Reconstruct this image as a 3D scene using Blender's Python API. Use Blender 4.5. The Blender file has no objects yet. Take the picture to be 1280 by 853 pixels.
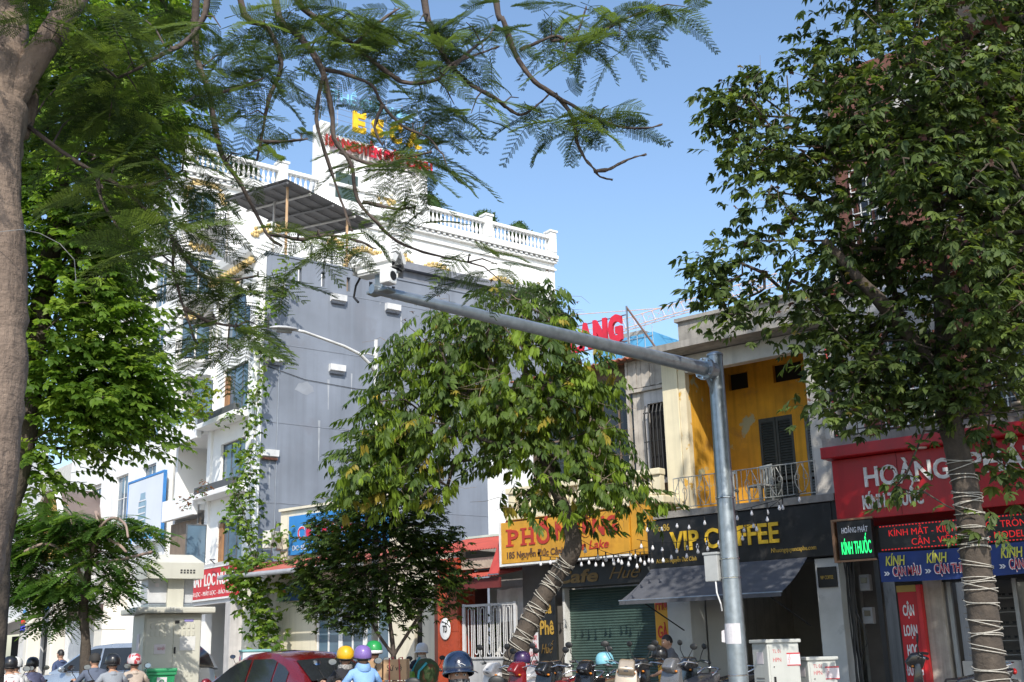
import bpy, bmesh, math, random
import numpy as np
from mathutils import Vector, Matrix
random.seed(7); RNG = np.random.default_rng(11)
R = math.radians
SC = bpy.context.scene
COL = SC.collection
# ---------------------------------------------------------------- camera
CAMZ = 1.4
YAW, PITCH, ROLL = R(129.2), R(15.2), R(1.45)
_f = Vector((math.cos(YAW)*math.cos(PITCH), math.sin(YAW)*math.cos(PITCH), math.sin(PITCH)))
_r0 = Vector((math.sin(YAW), -math.cos(YAW), 0)); _u0 = _r0.cross(_f)
_r = _r0*math.cos(ROLL) - _u0*math.sin(ROLL); _u = _r.cross(_f)
cam = bpy.data.cameras.new('camera'); camo = bpy.data.objects.new('camera', cam); COL.objects.link(camo)
cam.sensor_width = 36.0; cam.lens = 36.0*1432/1280; cam.clip_end = 3000; cam.clip_start = 0.05
M = Matrix((( _r.x, _u.x, -_f.x, 0), (_r.y, _u.y, -_f.y, 0), (_r.z, _u.z, -_f.z, CAMZ), (0,0,0,1)))
camo.matrix_world = M
SC.camera = camo
# ---------------------------------------------------------------- sky, sun, exposure
SUN_AZ = R(-51+4)      # direction towards the sun, math angle in the ground plane
SUN_EL = R(41)
w = bpy.data.worlds.new('World'); SC.world = w; w.use_nodes = True
nt = w.node_tree; bg = nt.nodes['Background']
sky = nt.nodes.new('ShaderNodeTexSky'); sky.sky_type = 'NISHITA'; sky.sun_disc = False
sky.sun_elevation = SUN_EL; sky.sun_rotation = R(90) - SUN_AZ
sky.air_density = 1.2; sky.dust_density = 1.3; sky.ozone_density = 3.5; sky.altitude = 0
nt.links.new(sky.outputs[0], bg.inputs[0]); bg.inputs[1].default_value = 0.15
sl = bpy.data.lights.new('sun', 'SUN'); sl.energy = 3.1; sl.angle = R(0.5); sl.color = (1.0, 0.94, 0.84)
so = bpy.data.objects.new('sun', sl); COL.objects.link(so); so.location = (20, -30, 40)
_sd = Vector((math.cos(SUN_EL)*math.cos(SUN_AZ), math.cos(SUN_EL)*math.sin(SUN_AZ), math.sin(SUN_EL)))
so.rotation_euler = (-_sd).to_track_quat('-Z', 'Y').to_euler()
SC.view_settings.view_transform = 'Standard'; SC.view_settings.look = 'None'
SC.view_settings.exposure = 0.6; SC.view_settings.gamma = 1.0; SC.view_settings.use_curve_mapping = False
SC.cycles.max_bounces = 8; SC.cycles.transmission_bounces = 6; SC.cycles.transparent_max_bounces = 8
SC.cycles.use_denoising = True; SC.cycles.sample_clamp_indirect = 8

# ---------------------------------------------------------------- materials
MATS = {}
def _nodes(name):
    m = bpy.data.materials.new(name); m.use_nodes = True
    return m, m.node_tree, m.node_tree.nodes['Principled BSDF']
def mat(name, col=None, rough=.6, metal=0., var=.18, scale=3., streak=0., bump=0., bscale=60., spec=.5, emit=0.,
        peel=None, stain=None, coat=0., ecol=None, sscale=(5,5,.22)):
    """procedural surface: base colour with soft variation, optional vertical weather streaks,
       flaked-off patches (peel=(colour, threshold, scale)), dirt blotches (stain=...)"""
    if name in MATS: return MATS[name]
    m, t, b = _nodes(name); N = t.nodes; L = t.links
    tc = N.new('ShaderNodeTexCoord')
    def noise(sc, det=6, vec=None, rgh=.55):
        n = N.new('ShaderNodeTexNoise'); n.inputs['Scale'].default_value = sc; n.inputs['Detail'].default_value = det
        n.inputs['Roughness'].default_value = rgh
        L.new(vec if vec else tc.outputs['Object'], n.inputs['Vector']); return n
    def mix(fac, a, c, mode='MIX'):
        x = N.new('ShaderNodeMix'); x.data_type = 'RGBA'; x.blend_type = mode
        for i, v in ((0, fac), (6, a), (7, c)):
            if hasattr(v, 'links'): L.new(v, x.inputs[i])
            elif i == 0: x.inputs[0].default_value = v
            else: x.inputs[i].default_value = (*v, 1)
        return x.outputs[2]
    def ramp(src, p0, p1, c0=(0,0,0), c1=(1,1,1)):
        r_ = N.new('ShaderNodeValToRGB'); r_.color_ramp.elements[0].position = p0; r_.color_ramp.elements[1].position = p1
        r_.color_ramp.elements[0].color = (*c0, 1); r_.color_ramp.elements[1].color = (*c1, 1)
        L.new(src, r_.inputs[0]); return r_.outputs[0]
    n1 = noise(scale)
    lo = tuple(c*(1-var) for c in col); hi = tuple(min(1, c*(1+var*.8)) for c in col)
    out = ramp(n1.outputs[0], .3, .7, lo, hi)
    if streak:
        mp = N.new('ShaderNodeMapping'); mp.inputs['Scale'].default_value = sscale; L.new(tc.outputs['Object'], mp.inputs[0])
        n2 = noise(1.6, 5, mp.outputs[0]); s = ramp(n2.outputs[0], .48, .78)
        sm = N.new('ShaderNodeMath'); sm.operation = 'MULTIPLY'; sm.inputs[1].default_value = streak; L.new(s, sm.inputs[0])
        out = mix(sm.outputs[0], out, tuple(c*.35 for c in col))
    if stain:
        n3 = noise(stain[2], 8, None, .65); s = ramp(n3.outputs[0], stain[1], stain[1]+.16)
        out = mix(s, out, stain[0])
    if peel:
        n4 = noise(peel[2], 9, None, .62); s = ramp(n4.outputs[0], peel[1], peel[1]+.03)
        out = mix(s, out, peel[0])
    L.new(out, b.inputs['Base Color'])
    rv = ramp(n1.outputs[0], .2, .8, (max(0, rough-.08),)*3, (min(1, rough+.08),)*3); L.new(rv, b.inputs['Roughness'])
    b.inputs['Metallic'].default_value = metal; b.inputs['Specular IOR Level'].default_value = spec
    if coat: b.inputs['Coat Weight'].default_value = coat; b.inputs['Coat Roughness'].default_value = .04
    if bump:
        nb = noise(bscale, 5); bp = N.new('ShaderNodeBump'); bp.inputs['Strength'].default_value = bump; bp.inputs['Distance'].default_value = .02
        L.new(nb.outputs[0], bp.inputs['Height']); L.new(bp.outputs[0], b.inputs['Normal'])
    if emit:
        b.inputs['Emission Color'].default_value = (*(ecol or col), 1); b.inputs['Emission Strength'].default_value = emit
    MATS[name] = m; return m
def leafmat(name, col, trans=.4, tcol=None, rough=.52, var=.3):
    if name in MATS: return MATS[name]
    m, t, b = _nodes(name); N = t.nodes; L = t.links
    tc = N.new('ShaderNodeTexCoord'); n = N.new('ShaderNodeTexNoise'); n.inputs['Scale'].default_value = 2.3; n.inputs['Detail'].default_value = 3
    L.new(tc.outputs['Object'], n.inputs['Vector'])
    r_ = N.new('ShaderNodeValToRGB'); e = r_.color_ramp.elements; e[0].position = .3; e[1].position = .72
    e[0].color = (*[c*(1-var) for c in col], 1); e[1].color = (*[c*(1+var) for c in col], 1)
    L.new(n.outputs[0], r_.inputs[0]); L.new(r_.outputs[0], b.inputs['Base Color'])
    b.inputs['Roughness'].default_value = rough; b.inputs['Specular IOR Level'].default_value = .26
    tr = N.new('ShaderNodeBsdfTranslucent'); tr.inputs[0].default_value = (*(tcol or (col[0]*1.8, col[1]*1.7, col[2]*.7)), 1)
    mx = N.new('ShaderNodeMixShader'); mx.inputs[0].default_value = trans
    L.new(b.outputs[0], mx.inputs[1]); L.new(tr.outputs[0], mx.inputs[2]); L.new(mx.outputs[0], N['Material Output'].inputs[0])
    MATS[name] = m; return m

# ---------------------------------------------------------------- mesh builder
class MB:
    def __init__(s): s.v = []; s.f = []; s.mi = []; s.cur = 0; s.segs = []
    def add(s, vs, fs):
        o = len(s.v); s.v += [tuple(v) for v in vs]
        for f in fs: s.f.append(tuple(i+o for i in f)); s.mi.append(s.cur)
        return s
    def box(s, x0, x1, y0, y1, z0, z1):
        if x0 > x1: x0, x1 = x1, x0
        if y0 > y1: y0, y1 = y1, y0
        if z0 > z1: z0, z1 = z1, z0
        return s.add([(x0,y0,z0),(x1,y0,z0),(x1,y1,z0),(x0,y1,z0),(x0,y0,z1),(x1,y0,z1),(x1,y1,z1),(x0,y1,z1)],
              [(0,3,2,1),(4,5,6,7),(0,1,5,4),(1,2,6,5),(2,3,7,6),(3,0,4,7)])
    def cbox(s, x0, x1, y0, y1, z0, z1, b=.01):
        """box with chamfered edges"""
        bm = bmesh.new(); r_ = bmesh.ops.create_cube(bm, size=1)
        for v in bm.verts: v.co = Vector(((x0+x1)/2+v.co.x*(x1-x0), (y0+y1)/2+v.co.y*(y1-y0), (z0+z1)/2+v.co.z*(z1-z0)))
        bmesh.ops.bevel(bm, geom=bm.edges[:], offset=b, segments=2, affect='EDGES', profile=.6)
        bm.verts.index_update(); s.add([v.co[:] for v in bm.verts], [[v.index for v in f.verts] for f in bm.faces]); bm.free(); return s
    def prism(s, poly, axis, a, b):
        """extrude a closed polygon: axis 'x' -> poly is (y,z), 'y' -> (x,z), 'z' -> (x,y)"""
        n = len(poly)
        def P(p, t): return (t, p[0], p[1]) if axis == 'x' else (p[0], t, p[1]) if axis == 'y' else (p[0], p[1], t)
        vs = [P(p, a) for p in poly] + [P(p, b) for p in poly]
        return s.add(vs, [tuple(range(n-1, -1, -1)), tuple(range(n, 2*n))] + [(i, (i+1) % n, n+(i+1) % n, n+i) for i in range(n)])
    def tube(s, pts, rad, n=8, cap=True):
        pts = [Vector(p) for p in pts]; k = len(pts)
        if not hasattr(rad, '__len__'): rad = [rad]*k
        up = None; vs = []; fs = []
        for i, p in enumerate(pts):
            t = (pts[min(i+1, k-1)] - pts[max(i-1, 0)])
            if t.length < 1e-9: t = Vector((0,0,1))
            t.normalize()
            if up is None: up = Vector((0,0,1)) if abs(t.z) < .9 else Vector((1,0,0))
            a = t.cross(up)
            if a.length < 1e-6: a = t.cross(Vector((1,0,0)))
            a.normalize(); up = a.cross(t).normalized()
            for j in range(n):
                an = 2*math.pi*j/n; vs.append(p + (a*math.cos(an) + up*math.sin(an))*rad[i])
        for i in range(k-1):
            for j in range(n): fs.append((i*n+j, i*n+(j+1) % n, (i+1)*n+(j+1) % n, (i+1)*n+j))
        if cap: fs.append(tuple(range(n-1, -1, -1))); fs.append(tuple(range((k-1)*n, k*n)))
        return s.add(vs, fs)
    def lathe(s, prof, n=16, c=(0,0,0), axis='z', arc=1.):
        vs = []; fs = []; k = len(prof); m = n if arc == 1 else n+1
        for j in range(m):
            a = 2*math.pi*arc*j/n
            for r_, h in prof:
                p = (r_*math.cos(a), r_*math.sin(a), h)
                if axis == 'x': p = (p[2], p[0], p[1])
                elif axis == 'y': p = (p[0], p[2], p[1])
                vs.append((p[0]+c[0], p[1]+c[1], p[2]+c[2]))
        for j in range(n if arc == 1 else n):
            j2 = (j+1) % m if arc == 1 else j+1
            for i in range(k-1): fs.append((j*k+i, j2*k+i, j2*k+i+1, j*k+i+1))
        return s.add(vs, fs)
    def sphere(s, c, r_, n=12, m=8, sc=(1,1,1)):
        vs = []; fs = []
        for i in range(m+1):
            th = math.pi*i/m
            for j in range(n):
                ph = 2*math.pi*j/n
                vs.append((c[0]+r_*sc[0]*math.sin(th)*math.cos(ph), c[1]+r_*sc[1]*math.sin(th)*math.sin(ph), c[2]+r_*sc[2]*math.cos(th)))
        for i in range(m):
            for j in range(n): fs.append((i*n+j, (i+1)*n+j, (i+1)*n+(j+1) % n, i*n+(j+1) % n))
        return s.add(vs, fs)
    def wall(s, x0, x1, z0, z1, y, th, holes=()):
        """wall in the x-z plane (outer face at y, inner at y+th) with real rectangular openings (hx0,hx1,hz0,hz1)"""
        xs = sorted({x0, x1, *[h[0] for h in holes], *[h[1] for h in holes]}); zs = sorted({z0, z1, *[h[2] for h in holes], *[h[3] for h in holes]})
        xs = [a for a in xs if x0 <= a <= x1]; zs = [a for a in zs if z0 <= a <= z1]
        inh = lambda a, c: any(h[0] < a < h[1] and h[2] < c < h[3] for h in holes)
        for a, b in zip(xs, xs[1:]):
            for c, d in zip(zs, zs[1:]):
                if not inh((a+b)/2, (c+d)/2):
                    s.add([(a,y,c),(b,y,c),(b,y,d),(a,y,d)], [(0,1,2,3)]); s.add([(a,y+th,c),(b,y+th,c),(b,y+th,d),(a,y+th,d)], [(3,2,1,0)])
        for (a, b, c, d) in list(holes):
            s.add([(a,y,c),(b,y,c),(b,y,d),(a,y,d),(a,y+th,c),(b,y+th,c),(b,y+th,d),(a,y+th,d)], [(0,4,5,1),(1,5,6,2),(2,6,7,3),(3,7,4,0)])
        s.add([(x0,y,z0),(x1,y,z0),(x1,y,z1),(x0,y,z1),(x0,y+th,z0),(x1,y+th,z0),(x1,y+th,z1),(x0,y+th,z1)], [(0,1,5,4),(1,2,6,5),(2,3,7,6),(3,0,4,7)])
        return s
    def ywall(s, y0, y1, z0, z1, x, th, holes=()):
        """wall in the y-z plane, outer face at x, inner at x-th"""
        q = MB(); q.wall(y0, y1, z0, z1, 0, th, holes)
        return s.add([(x-v[1], v[0], v[2]) for v in q.v], [f for f in q.f])
    def move(s, mtx, start=0):
        for i in range(start, len(s.v)): s.v[i] = tuple(mtx @ Vector(s.v[i]))
        return s
    def corr(s, x0, x1, pts, pitch=.08, amp=.012, th=.006):
        """corrugated sheet: runs along x, section pts [(y,z),(y,z)]"""
        n = max(4, int((x1-x0)/pitch*4)); (ya, za), (yb, zb) = pts; vs = []; fs = []
        for i in range(n+1):
            x = x0+(x1-x0)*i/n; d = amp*math.sin(i*math.pi/2)
            vs += [(x, ya, za+d), (x, yb, zb+d), (x, ya, za+d-th), (x, yb, zb+d-th)]
        for i in range(n):
            a = i*4; b = a+4
            fs += [(a, b, b+1, a+1), (a+2, a+3, b+3, b+2), (a, a+2, b+2, b), (a+1, b+1, b+3, a+3)]
        return s.add(vs, fs)
    def text(s, body, x, y, z, w=None, h=.3, depth=.02, bold=.0, shear=0., align='l'):
        """lettering on a wall that faces -y: left edge x, baseline z, fitted to width w and height h"""
        vs, fs, bb = glyphs(body, bold, shear)
        kx = kz = h/bb[2]
        if w: kx = w/max(1e-6, bb[1]-bb[0])
        wd = (bb[1]-bb[0])*kx
        if align == 'c': x -= wd/2
        s.segs.append((len(s.v), len(s.f)))
        return s.add([(x+(v[0]-bb[0])*kx, y-v[2]*depth, z+v[1]*kz) for v in vs], fs)
_GC = {}
def glyphs(body, bold, shear):
    key = (body, bold, shear)
    if key in _GC: return _GC[key]
    c = bpy.data.curves.new('t', 'FONT'); c.body = body; c.size = 1; c.extrude = .5; c.offset = bold; c.shear = shear; c.resolution_u = 3; c.fill_mode = 'BOTH'
    o = bpy.data.objects.new('t', c); COL.objects.link(o)
    dg = bpy.context.evaluated_depsgraph_get(); me = o.evaluated_get(dg).to_mesh()
    vs = [(v.co.x, v.co.y, v.co.z+.5) for v in me.vertices]; fs = [tuple(p.vertices) for p in me.polygons]
    o.evaluated_get(dg).to_mesh_clear(); bpy.data.objects.remove(o); bpy.data.curves.remove(c)
    if not vs: vs = [(0,0,0),(1,0,0),(1,.7,0)]; fs = [(0,1,2)]
    xs = [v[0] for v in vs]
    _GC[key] = (vs, fs, (min(xs), max(xs), .72)); return _GC[key]

# ---------------------------------------------------------------- objects
ROOTM = {}
CURF = Matrix.Identity(4)             # frame in which part coordinates are written
GROT = R(-12.8)
FR_ROW = Matrix.Identity(4)           # the near row of shops
FR_FAR = Matrix.Translation((-36.49, 28.31, 0)) @ Matrix.Rotation(GROT, 4, 'Z')   # the houses past the bend of the street
def frame(f):
    global CURF; CURF = f
def props(o, label=None, cat=None, group=None, kind=None):
    if label: o['label'] = label
    if cat: o['category'] = cat
    if group: o['group'] = group
    if kind: o['kind'] = kind
    return o
def thing(name, label, cat, loc=(0,0,0), rz=0., group=None, f=None):
    o = bpy.data.objects.new(name, None); COL.objects.link(o); o.empty_display_size = .2
    m = (CURF if f is None else f) @ Matrix.Translation(loc) @ Matrix.Rotation(rz, 4, 'Z')
    o.matrix_world = m; ROOTM[o.name] = m
    return props(o, label, cat, group)
def mesh_from(name, mb, mats, smooth=False, mtx=None):
    me = bpy.data.meshes.new(name)
    vs = [tuple(mtx @ Vector(v)) for v in mb.v] if mtx is not None else mb.v
    me.from_pydata(vs, [], mb.f)
    for m in (mats if isinstance(mats, (list, tuple)) else [mats]): me.materials.append(m)
    if any(mb.mi): me.polygons.foreach_set('material_index', mb.mi)
    if smooth: me.polygons.foreach_set('use_smooth', [True]*len(me.polygons))
    me.update(); return me
def part(name, mb, mats, parent=None, smooth=False, local=False, autos=False, **kw):
    """one mesh object; coordinates are in the current frame unless local=True (then in the parent's own frame)"""
    if len(mb.segs) > 1 and name.startswith('lettering'):      # one part for each line of writing
        sg_ = mb.segs+[(len(mb.v), len(mb.f))]
        for i, ((v0, f0), (v1, f1)) in enumerate(zip(sg_, sg_[1:])):
            m1 = MB(); m1.v = mb.v[v0:v1]; m1.f = [tuple(j-v0 for j in f) for f in mb.f[f0:f1]]; m1.mi = mb.mi[f0:f1]; o = part(name, m1, mats, parent, smooth, local, autos, **kw)
        return o
    mtx = None
    if not local:
        mtx = CURF
        if parent is not None: mtx = ROOTM[parent.name].inverted() @ CURF
    me = mesh_from(name, mb, mats, smooth, mtx)
    o = bpy.data.objects.new(name, me); COL.objects.link(o)
    if parent is not None:
        o.parent = parent; ROOTM[o.name] = ROOTM[parent.name]
    else: ROOTM[o.name] = Matrix.Identity(4)
    if autos:
        try: me.shade_smooth_by_angle(angle=R(40)) if hasattr(me, 'shade_smooth_by_angle') else me.set_sharp_from_angle(angle=R(40))
        except Exception: pass
        me.polygons.foreach_set('use_smooth', [True]*len(me.polygons))
        try: me.set_sharp_from_angle(angle=R(40))
        except Exception: pass
    return props(o, **kw)
def inst(o, parent, mtx, local=True):
    """copy of a part sharing its mesh, placed in the parent's frame"""
    c = o.copy(); COL.objects.link(c); c.parent = parent; c.matrix_basis = mtx; ROOTM[c.name] = ROOTM[parent.name]; return c
def proto_inst(me, name, parent, mtx):
    o = bpy.data.objects.new(name, me); COL.objects.link(o); o.parent = parent; o.matrix_basis = mtx; ROOTM[o.name] = ROOTM.get(parent.name, Matrix.Identity(4)); return o
def seen(x, y, D):
    """point at horizontal distance D ahead of the camera that a sight line through (x,y) of the 1280x853 frame meets"""
    d = _f + _r*((x-640)/1432) + _u*((426.5-y)/1432)
    h = Vector((math.cos(YAW), math.sin(YAW), 0)); return Vector((0,0,CAMZ)) + d*(D/d.dot(h))

# shared surfaces
def C(r_, g, b): # sRGB 0-255 -> linear
    return tuple((c/255/12.92 if c/255 <= .04045 else ((c/255+.055)/1.055)**2.4) for c in (r_, g, b))
GLASS = mat('dark window glass', (.022,.025,.028), .06, 0, .3, 1.2, spec=.5)
GLASSB = mat('blue tinted glass', (.10,.16,.22), .07, 0, .25, .8, spec=.8)
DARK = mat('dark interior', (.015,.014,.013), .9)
BLACK = mat('black paint', (.012,.012,.013), .55, 0, .3, 4)
WMETAL = mat('white painted metal', (.72,.72,.70), .45, 0, .1, 5)
GALV = mat('galvanised steel', (.36,.40,.43), .38, .75, .18, 9, bump=.05, bscale=30)
WHITE = mat('white wall paint', (.82,.82,.80), .75, 0, .05, 1.2, bump=.05, bscale=90)
CONC = mat('weathered concrete', (.30,.28,.25), .9, 0, .3, 2.5, streak=.5, bump=.4, bscale=25, stain=((.08,.075,.07), .6, 1.3))
GOLD = mat('gold paint', (.62,.46,.20), .55, .15, .25, 6)
RUBBER = mat('tyre rubber', (.018,.018,.018), .85, 0, .25, 20)
CHROME = mat('chrome', (.62,.62,.63), .16, 1., .1, 5)
# ================================================================= ground
ASPH = mat('asphalt', (.055,.055,.058), .9, 0, .25, 1.5, bump=.35, bscale=120, stain=((.03,.03,.03), .62, .5))
PAVE = mat('paving blocks', (.30,.27,.24), .85, 0, .2, 6, bump=.2, bscale=30, stain=((.16,.14,.12), .58, 1.1))
KERB = mat('kerb stone', (.36,.35,.33), .8, 0, .2, 5, bump=.2)
LINE = mat('road paint', (.75,.74,.70), .7, 0, .2, 9, stain=((.3,.3,.3), .62, 6))
frame(FR_ROW)
def structure(name, mb, m, **kw): return part(name, mb, m, None, kind='structure', **kw)
structure('ground', MB().add([(-900,-900,-.02),(900,-900,-.02),(900,900,-.02),(-900,900,-.02)], [(0,1,2,3)]), mat('bare ground', (.2,.17,.13), .95, 0, .3, .2))
FD = Vector((-.9751, .2215, 0)); bend = Vector((-28, 14.3, 0)); farend = bend + FD*70
fb = Vector((-30, 24, 0)); fbe = fb + FD*70
near = [(40,-4), (4,.6), (-3,3.2), (-11,6.2), (-30,10.0), (farend.x+4, farend.y-9)]
road = [(40,14.3), (bend.x,bend.y), (farend.x,farend.y)] + near[::-1]
structure('road', MB().add([(x,y,0) for x,y in road], [tuple(range(len(road)))]), ASPH)
def slab(poly, z0, z1): return MB().prism(poly, 'z', z0, z1)
structure('pavement', slab([(40,14.3),(40,21.9),(-21,21.9),(-31,24),(fbe.x,fbe.y+4),(farend.x,farend.y),(bend.x,bend.y)][::-1], -.01, .13), PAVE)
structure('near_pavement', slab(near + [(farend.x,farend.y-22),(-20,-12),(40,-14)], -.01, .13), PAVE)
k = MB()
k.prism([(40,14.0),(40,14.28),(bend.x,14.28),(bend.x-.06,14.0)], 'z', 0, .15)
structure('kerb', k, KERB)
k = MB()
for i in range(-9, 6):
    if i % 2: continue
    x = i*4.5; k.add([(x,10.0,.004),(x+3,10.0,.004),(x+3,10.14,.004),(x,10.14,.004)], [(0,1,2,3)])
structure('lane_marking', k, LINE)

# ================================================================= small building kit
def window(parent, x0, x1, z0, z1, y, fm=WMETAL, gm=GLASS, nx=2, nz=1, fw=.05, name='window', dep=.06):
    """frame, mullions and a pane set back in an opening of a wall that faces -y"""
    f = MB(); f.box(x0,x1,y,y+dep,z0,z0+fw).box(x0,x1,y,y+dep,z1-fw,z1).box(x0,x0+fw,y,y+dep,z0+fw,z1-fw).box(x1-fw,x1,y,y+dep,z0+fw,z1-fw)
    for i in range(1, nx): a = x0+(x1-x0)*i/nx; f.box(a-fw*.4,a+fw*.4,y+.004,y+dep-.004,z0+fw,z1-fw)
    for i in range(1, nz): a = z0+(z1-z0)*i/nz; f.box(x0+fw,x1-fw,y+.007,y+dep-.007,a-fw*.4,a+fw*.4)
    o = part(name, f, fm, parent)
    part('pane', MB().box(x0+fw*.5,x1-fw*.5,y+dep*.5,y+dep*.5+.012,z0+fw*.5,z1-fw*.5), gm, o)
    return o
BAL_PROF = [(0,0),(.055,0),(.055,.05),(.032,.07),(.03,.10),(.06,.24),(.064,.30),(.035,.42),(.028,.52),(.03,.58),(.045,.61),(.055,.64),(.055,.68),(0,.68)]
_bal = {}
def balusters(parent, p0, p1, z, h, n, m, sc=1.):
    """a row of turned balusters, each a part of its own"""
    if m.name not in _bal:
        b = MB().lathe(BAL_PROF, 8); _bal[m.name] = mesh_from('baluster', b, m, True)
    inv = ROOTM[parent.name].inverted() @ CURF
    for i in range(n):
        t = (i+.5)/n; p = Vector((p0[0]+(p1[0]-p0[0])*t, p0[1]+(p1[1]-p0[1])*t, z))
        proto_inst(_bal[m.name], 'baluster', parent, inv @ Matrix.Translation(p) @ Matrix.Diagonal((sc, sc, h/.68, 1)))
def railing(x0, x1, y, z0, z1, nb, m=None, r_=.012, base=None):
    b = MB() if base is None else base
    b.tube([(x0,y,z1),(x1,y,z1)], r_*1.5, 6).tube([(x0,y,z0),(x1,y,z0)], r_*1.2, 6)
    for i in range(nb+1):
        x = x0+(x1-x0)*i/nb; b.tube([(x,y,z0),(x,y,z1)], r_, 5)
    return b

# ================================================================= yellow house with the VIP COFFEE shop
YEL = mat('ochre limewash', (.66,.335,.028), .88, 0, .22, 1.6, streak=.45, bump=.25, bscale=30, peel=((.42,.40,.24), .62, 1.3), stain=((.40,.20,.045), .56, 2.0))
YPEEL = mat('flaking ochre and cream plaster', (.72,.62,.42), .88, 0, .15, 2, streak=.3, bump=.3, bscale=25, peel=((.60,.34,.05), .56, 1.4))
GREYP = mat('stained grey white plaster', (.50,.47,.42), .9, 0, .2, 2, streak=.7, bump=.3, bscale=25, stain=((.14,.12,.10), .6, 1.6))
CREAM = mat('cream render', (.74,.66,.46), .85, 0, .1, 1.5, streak=.3, bump=.12, bscale=40)
DGREEN = mat('faded dark green shutter paint', (.045,.055,.05), .65, 0, .3, 8, streak=.3)
h = thing('yellow_house', 'two storey ochre yellow house with recessed balcony above the black VIP COFFEE sign', 'house', (-11.35, 22, 0))
b = MB()
# recess: back wall, reveals, ceiling
b.wall(-13.0,-9.7,4.2,8.0,23.6,.2,[(-12.02,-11.18,4.22,6.42),(-10.9,-10.25,4.22,6.42),(-12.7,-12.2,7.2,7.6),(-11.55,-10.85,7.2,7.62)])
part('back_wall', b, YEL, h)
part('left_reveal', MB().box(-13.05,-12.86,22.02,23.58,4.2,8.0), YEL, h)
part('right_reveal', MB().box(-9.95,-9.72,22.02,23.58,4.2,8.0), YEL, h)
part('pilaster', MB().box(-13.02,-12.84,21.84,22.02,4.2,7.75).box(-13.44,-13.02,21.9,22.6,4.05,7.75), YPEEL, h)
part('pilaster', MB().cbox(-9.98,-9.35,21.84,22.6,4.05,7.75,.02), GREYP, h)
part('balcony_slab', MB().box(-13.3,-9.2,20.92,23.6,4.06,4.2), CONC, h)
part('eave_beam', MB().box(-12.85,-9.4,21.86,22.1,7.36,7.75), mat('pale eave paint', (.55,.53,.48), .85, 0, .15, 2, streak=.4), h)
part('roof_slab', MB().box(-13.5,-9.2,21.2,29,7.77,7.92), CONC, h)
part('parapet', MB().box(-12.85,-9.25,21.7,21.95,7.93,8.5).box(-12.9,-9.2,21.62,22.0,8.5,8.58), CONC, h)
part('side_wall', MB().box(-13.42,-13.25,22.62,29,0,7.76).box(-9.6,-9.4,22.62,29,0,7.76), GREYP, h)
for z in (7.2,):
    part('vent_opening', MB().box(-12.7,-12.2,23.72,23.76,7.2,7.6), DARK, h); part('vent_opening', MB().box(-11.55,-10.85,23.72,23.76,7.2,7.62), DARK, h)
def louvre_door(parent, x0, x1, z0, z1, y, m, leaves=2):
    n = leaves
    for i in range(n):
        a = x0+(x1-x0)*i/n+.006; c = x0+(x1-x0)*(i+1)/n-.006
        f = MB(); st = .055
        f.box(a,a+st,y,y+.04,z0,z1).box(c-st,c,y,y+.04,z0,z1)
        for zz in (z0, z0+(z1-z0)*.34, z1-.09): f.box(a+st,c-st,y+.002,y+.038,zz,zz+.09)
        d = part('shutter_leaf', f, m, parent)
        s = MB(); nn = int((z1-z0)/.06)
        for j in range(nn):
            zz = z0+.1+j*.06
            if zz > z1-.12 or abs(zz-(z0+(z1-z0)*.34)-.03) < .08: continue
            s.add([(a+st,y+.004,zz),(c-st,y+.004,zz),(c-st,y+.034,zz+.045),(a+st,y+.034,zz+.045),(a+st,y+.004,zz+.008),(c-st,y+.004,zz+.008),(c-st,y+.034,zz+.053),(a+st,y+.034,zz+.053)],
                  [(0,1,2,3),(7,6,5,4),(0,4,5,1),(3,2,6,7),(0,3,7,4),(1,5,6,2)])
        part('louvre_slats', s, m, d, kind='stuff')
louvre_door(h,-12.02,-11.18,4.22,6.42,23.6,DGREEN)
louvre_door(h,-10.9,-10.25,4.22,6.42,23.6,mat('grey blue door paint', (.16,.18,.18), .7, 0, .25, 6, streak=.4))
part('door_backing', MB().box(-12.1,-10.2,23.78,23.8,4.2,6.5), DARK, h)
# wrought balcony rail: scroll bars
WRT = mat('chipped white wrought iron', (.42,.42,.38), .6, .3, .3, 12, stain=((.12,.06,.03), .58, 14))
rl = MB(); railing(-12.78,-9.55,20.98,4.26,4.88,26,base=rl,r_=.008)
part('balcony_rail', rl, WRT, h)
for i in range(6):
    x = -12.6+i*.55; q = MB()
    for sgn in (-1, 1):
        pts = [(x+sgn*(.02+.16*abs(math.sin(t*math.pi))*(1-.5*t)), 20.97, 4.29+.56*t) for t in np.linspace(0,1,9)]
        q.tube(pts, .009, 5)
        q.tube([(x+sgn*(.09+.055*math.cos(a)), 20.965, 4.6+.055*math.sin(a)) for a in np.linspace(0,5.2,9)], .007, 4)
    part('scroll_panel', q, WRT, h)
# clutter on the balcony: white slatted chairs
def stool(loc, rz, label):
    t = thing('balcony_chair', label, 'chair', loc, rz, 'slatted chairs on the yellow balcony')
    m = mat('faded wooden slats', (.42,.42,.38), .7, 0, .2, 9)
    part('seat', MB().cbox(-.2,.2,-.2,.2,.40,.44,.008), m, t, local=True)
    for sx in (-.17,.17):
        for sy in (-.17,.17): part('leg', MB().box(sx-.018,sx+.018,sy-.018,sy+.018,0,.40), m, t, local=True)
    q = MB().box(-.19,-.16,.17,.2,.44,.86).box(.16,.19,.17,.2,.44,.86).box(-.19,.19,.168,.198,.80,.87)
    for i in range(3): q.box(-.1+i*.09,-.06+i*.09,.172,.194,.44,.80)
    part('backrest', q, m, t, local=True)
stool((-12.0,21.9,4.2), .3, 'slatted chair on the yellow balcony in front of the dark shutters')
stool((-11.15,21.75,4.2), -.4, 'slatted chair on the yellow balcony right of the shutters')
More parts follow.
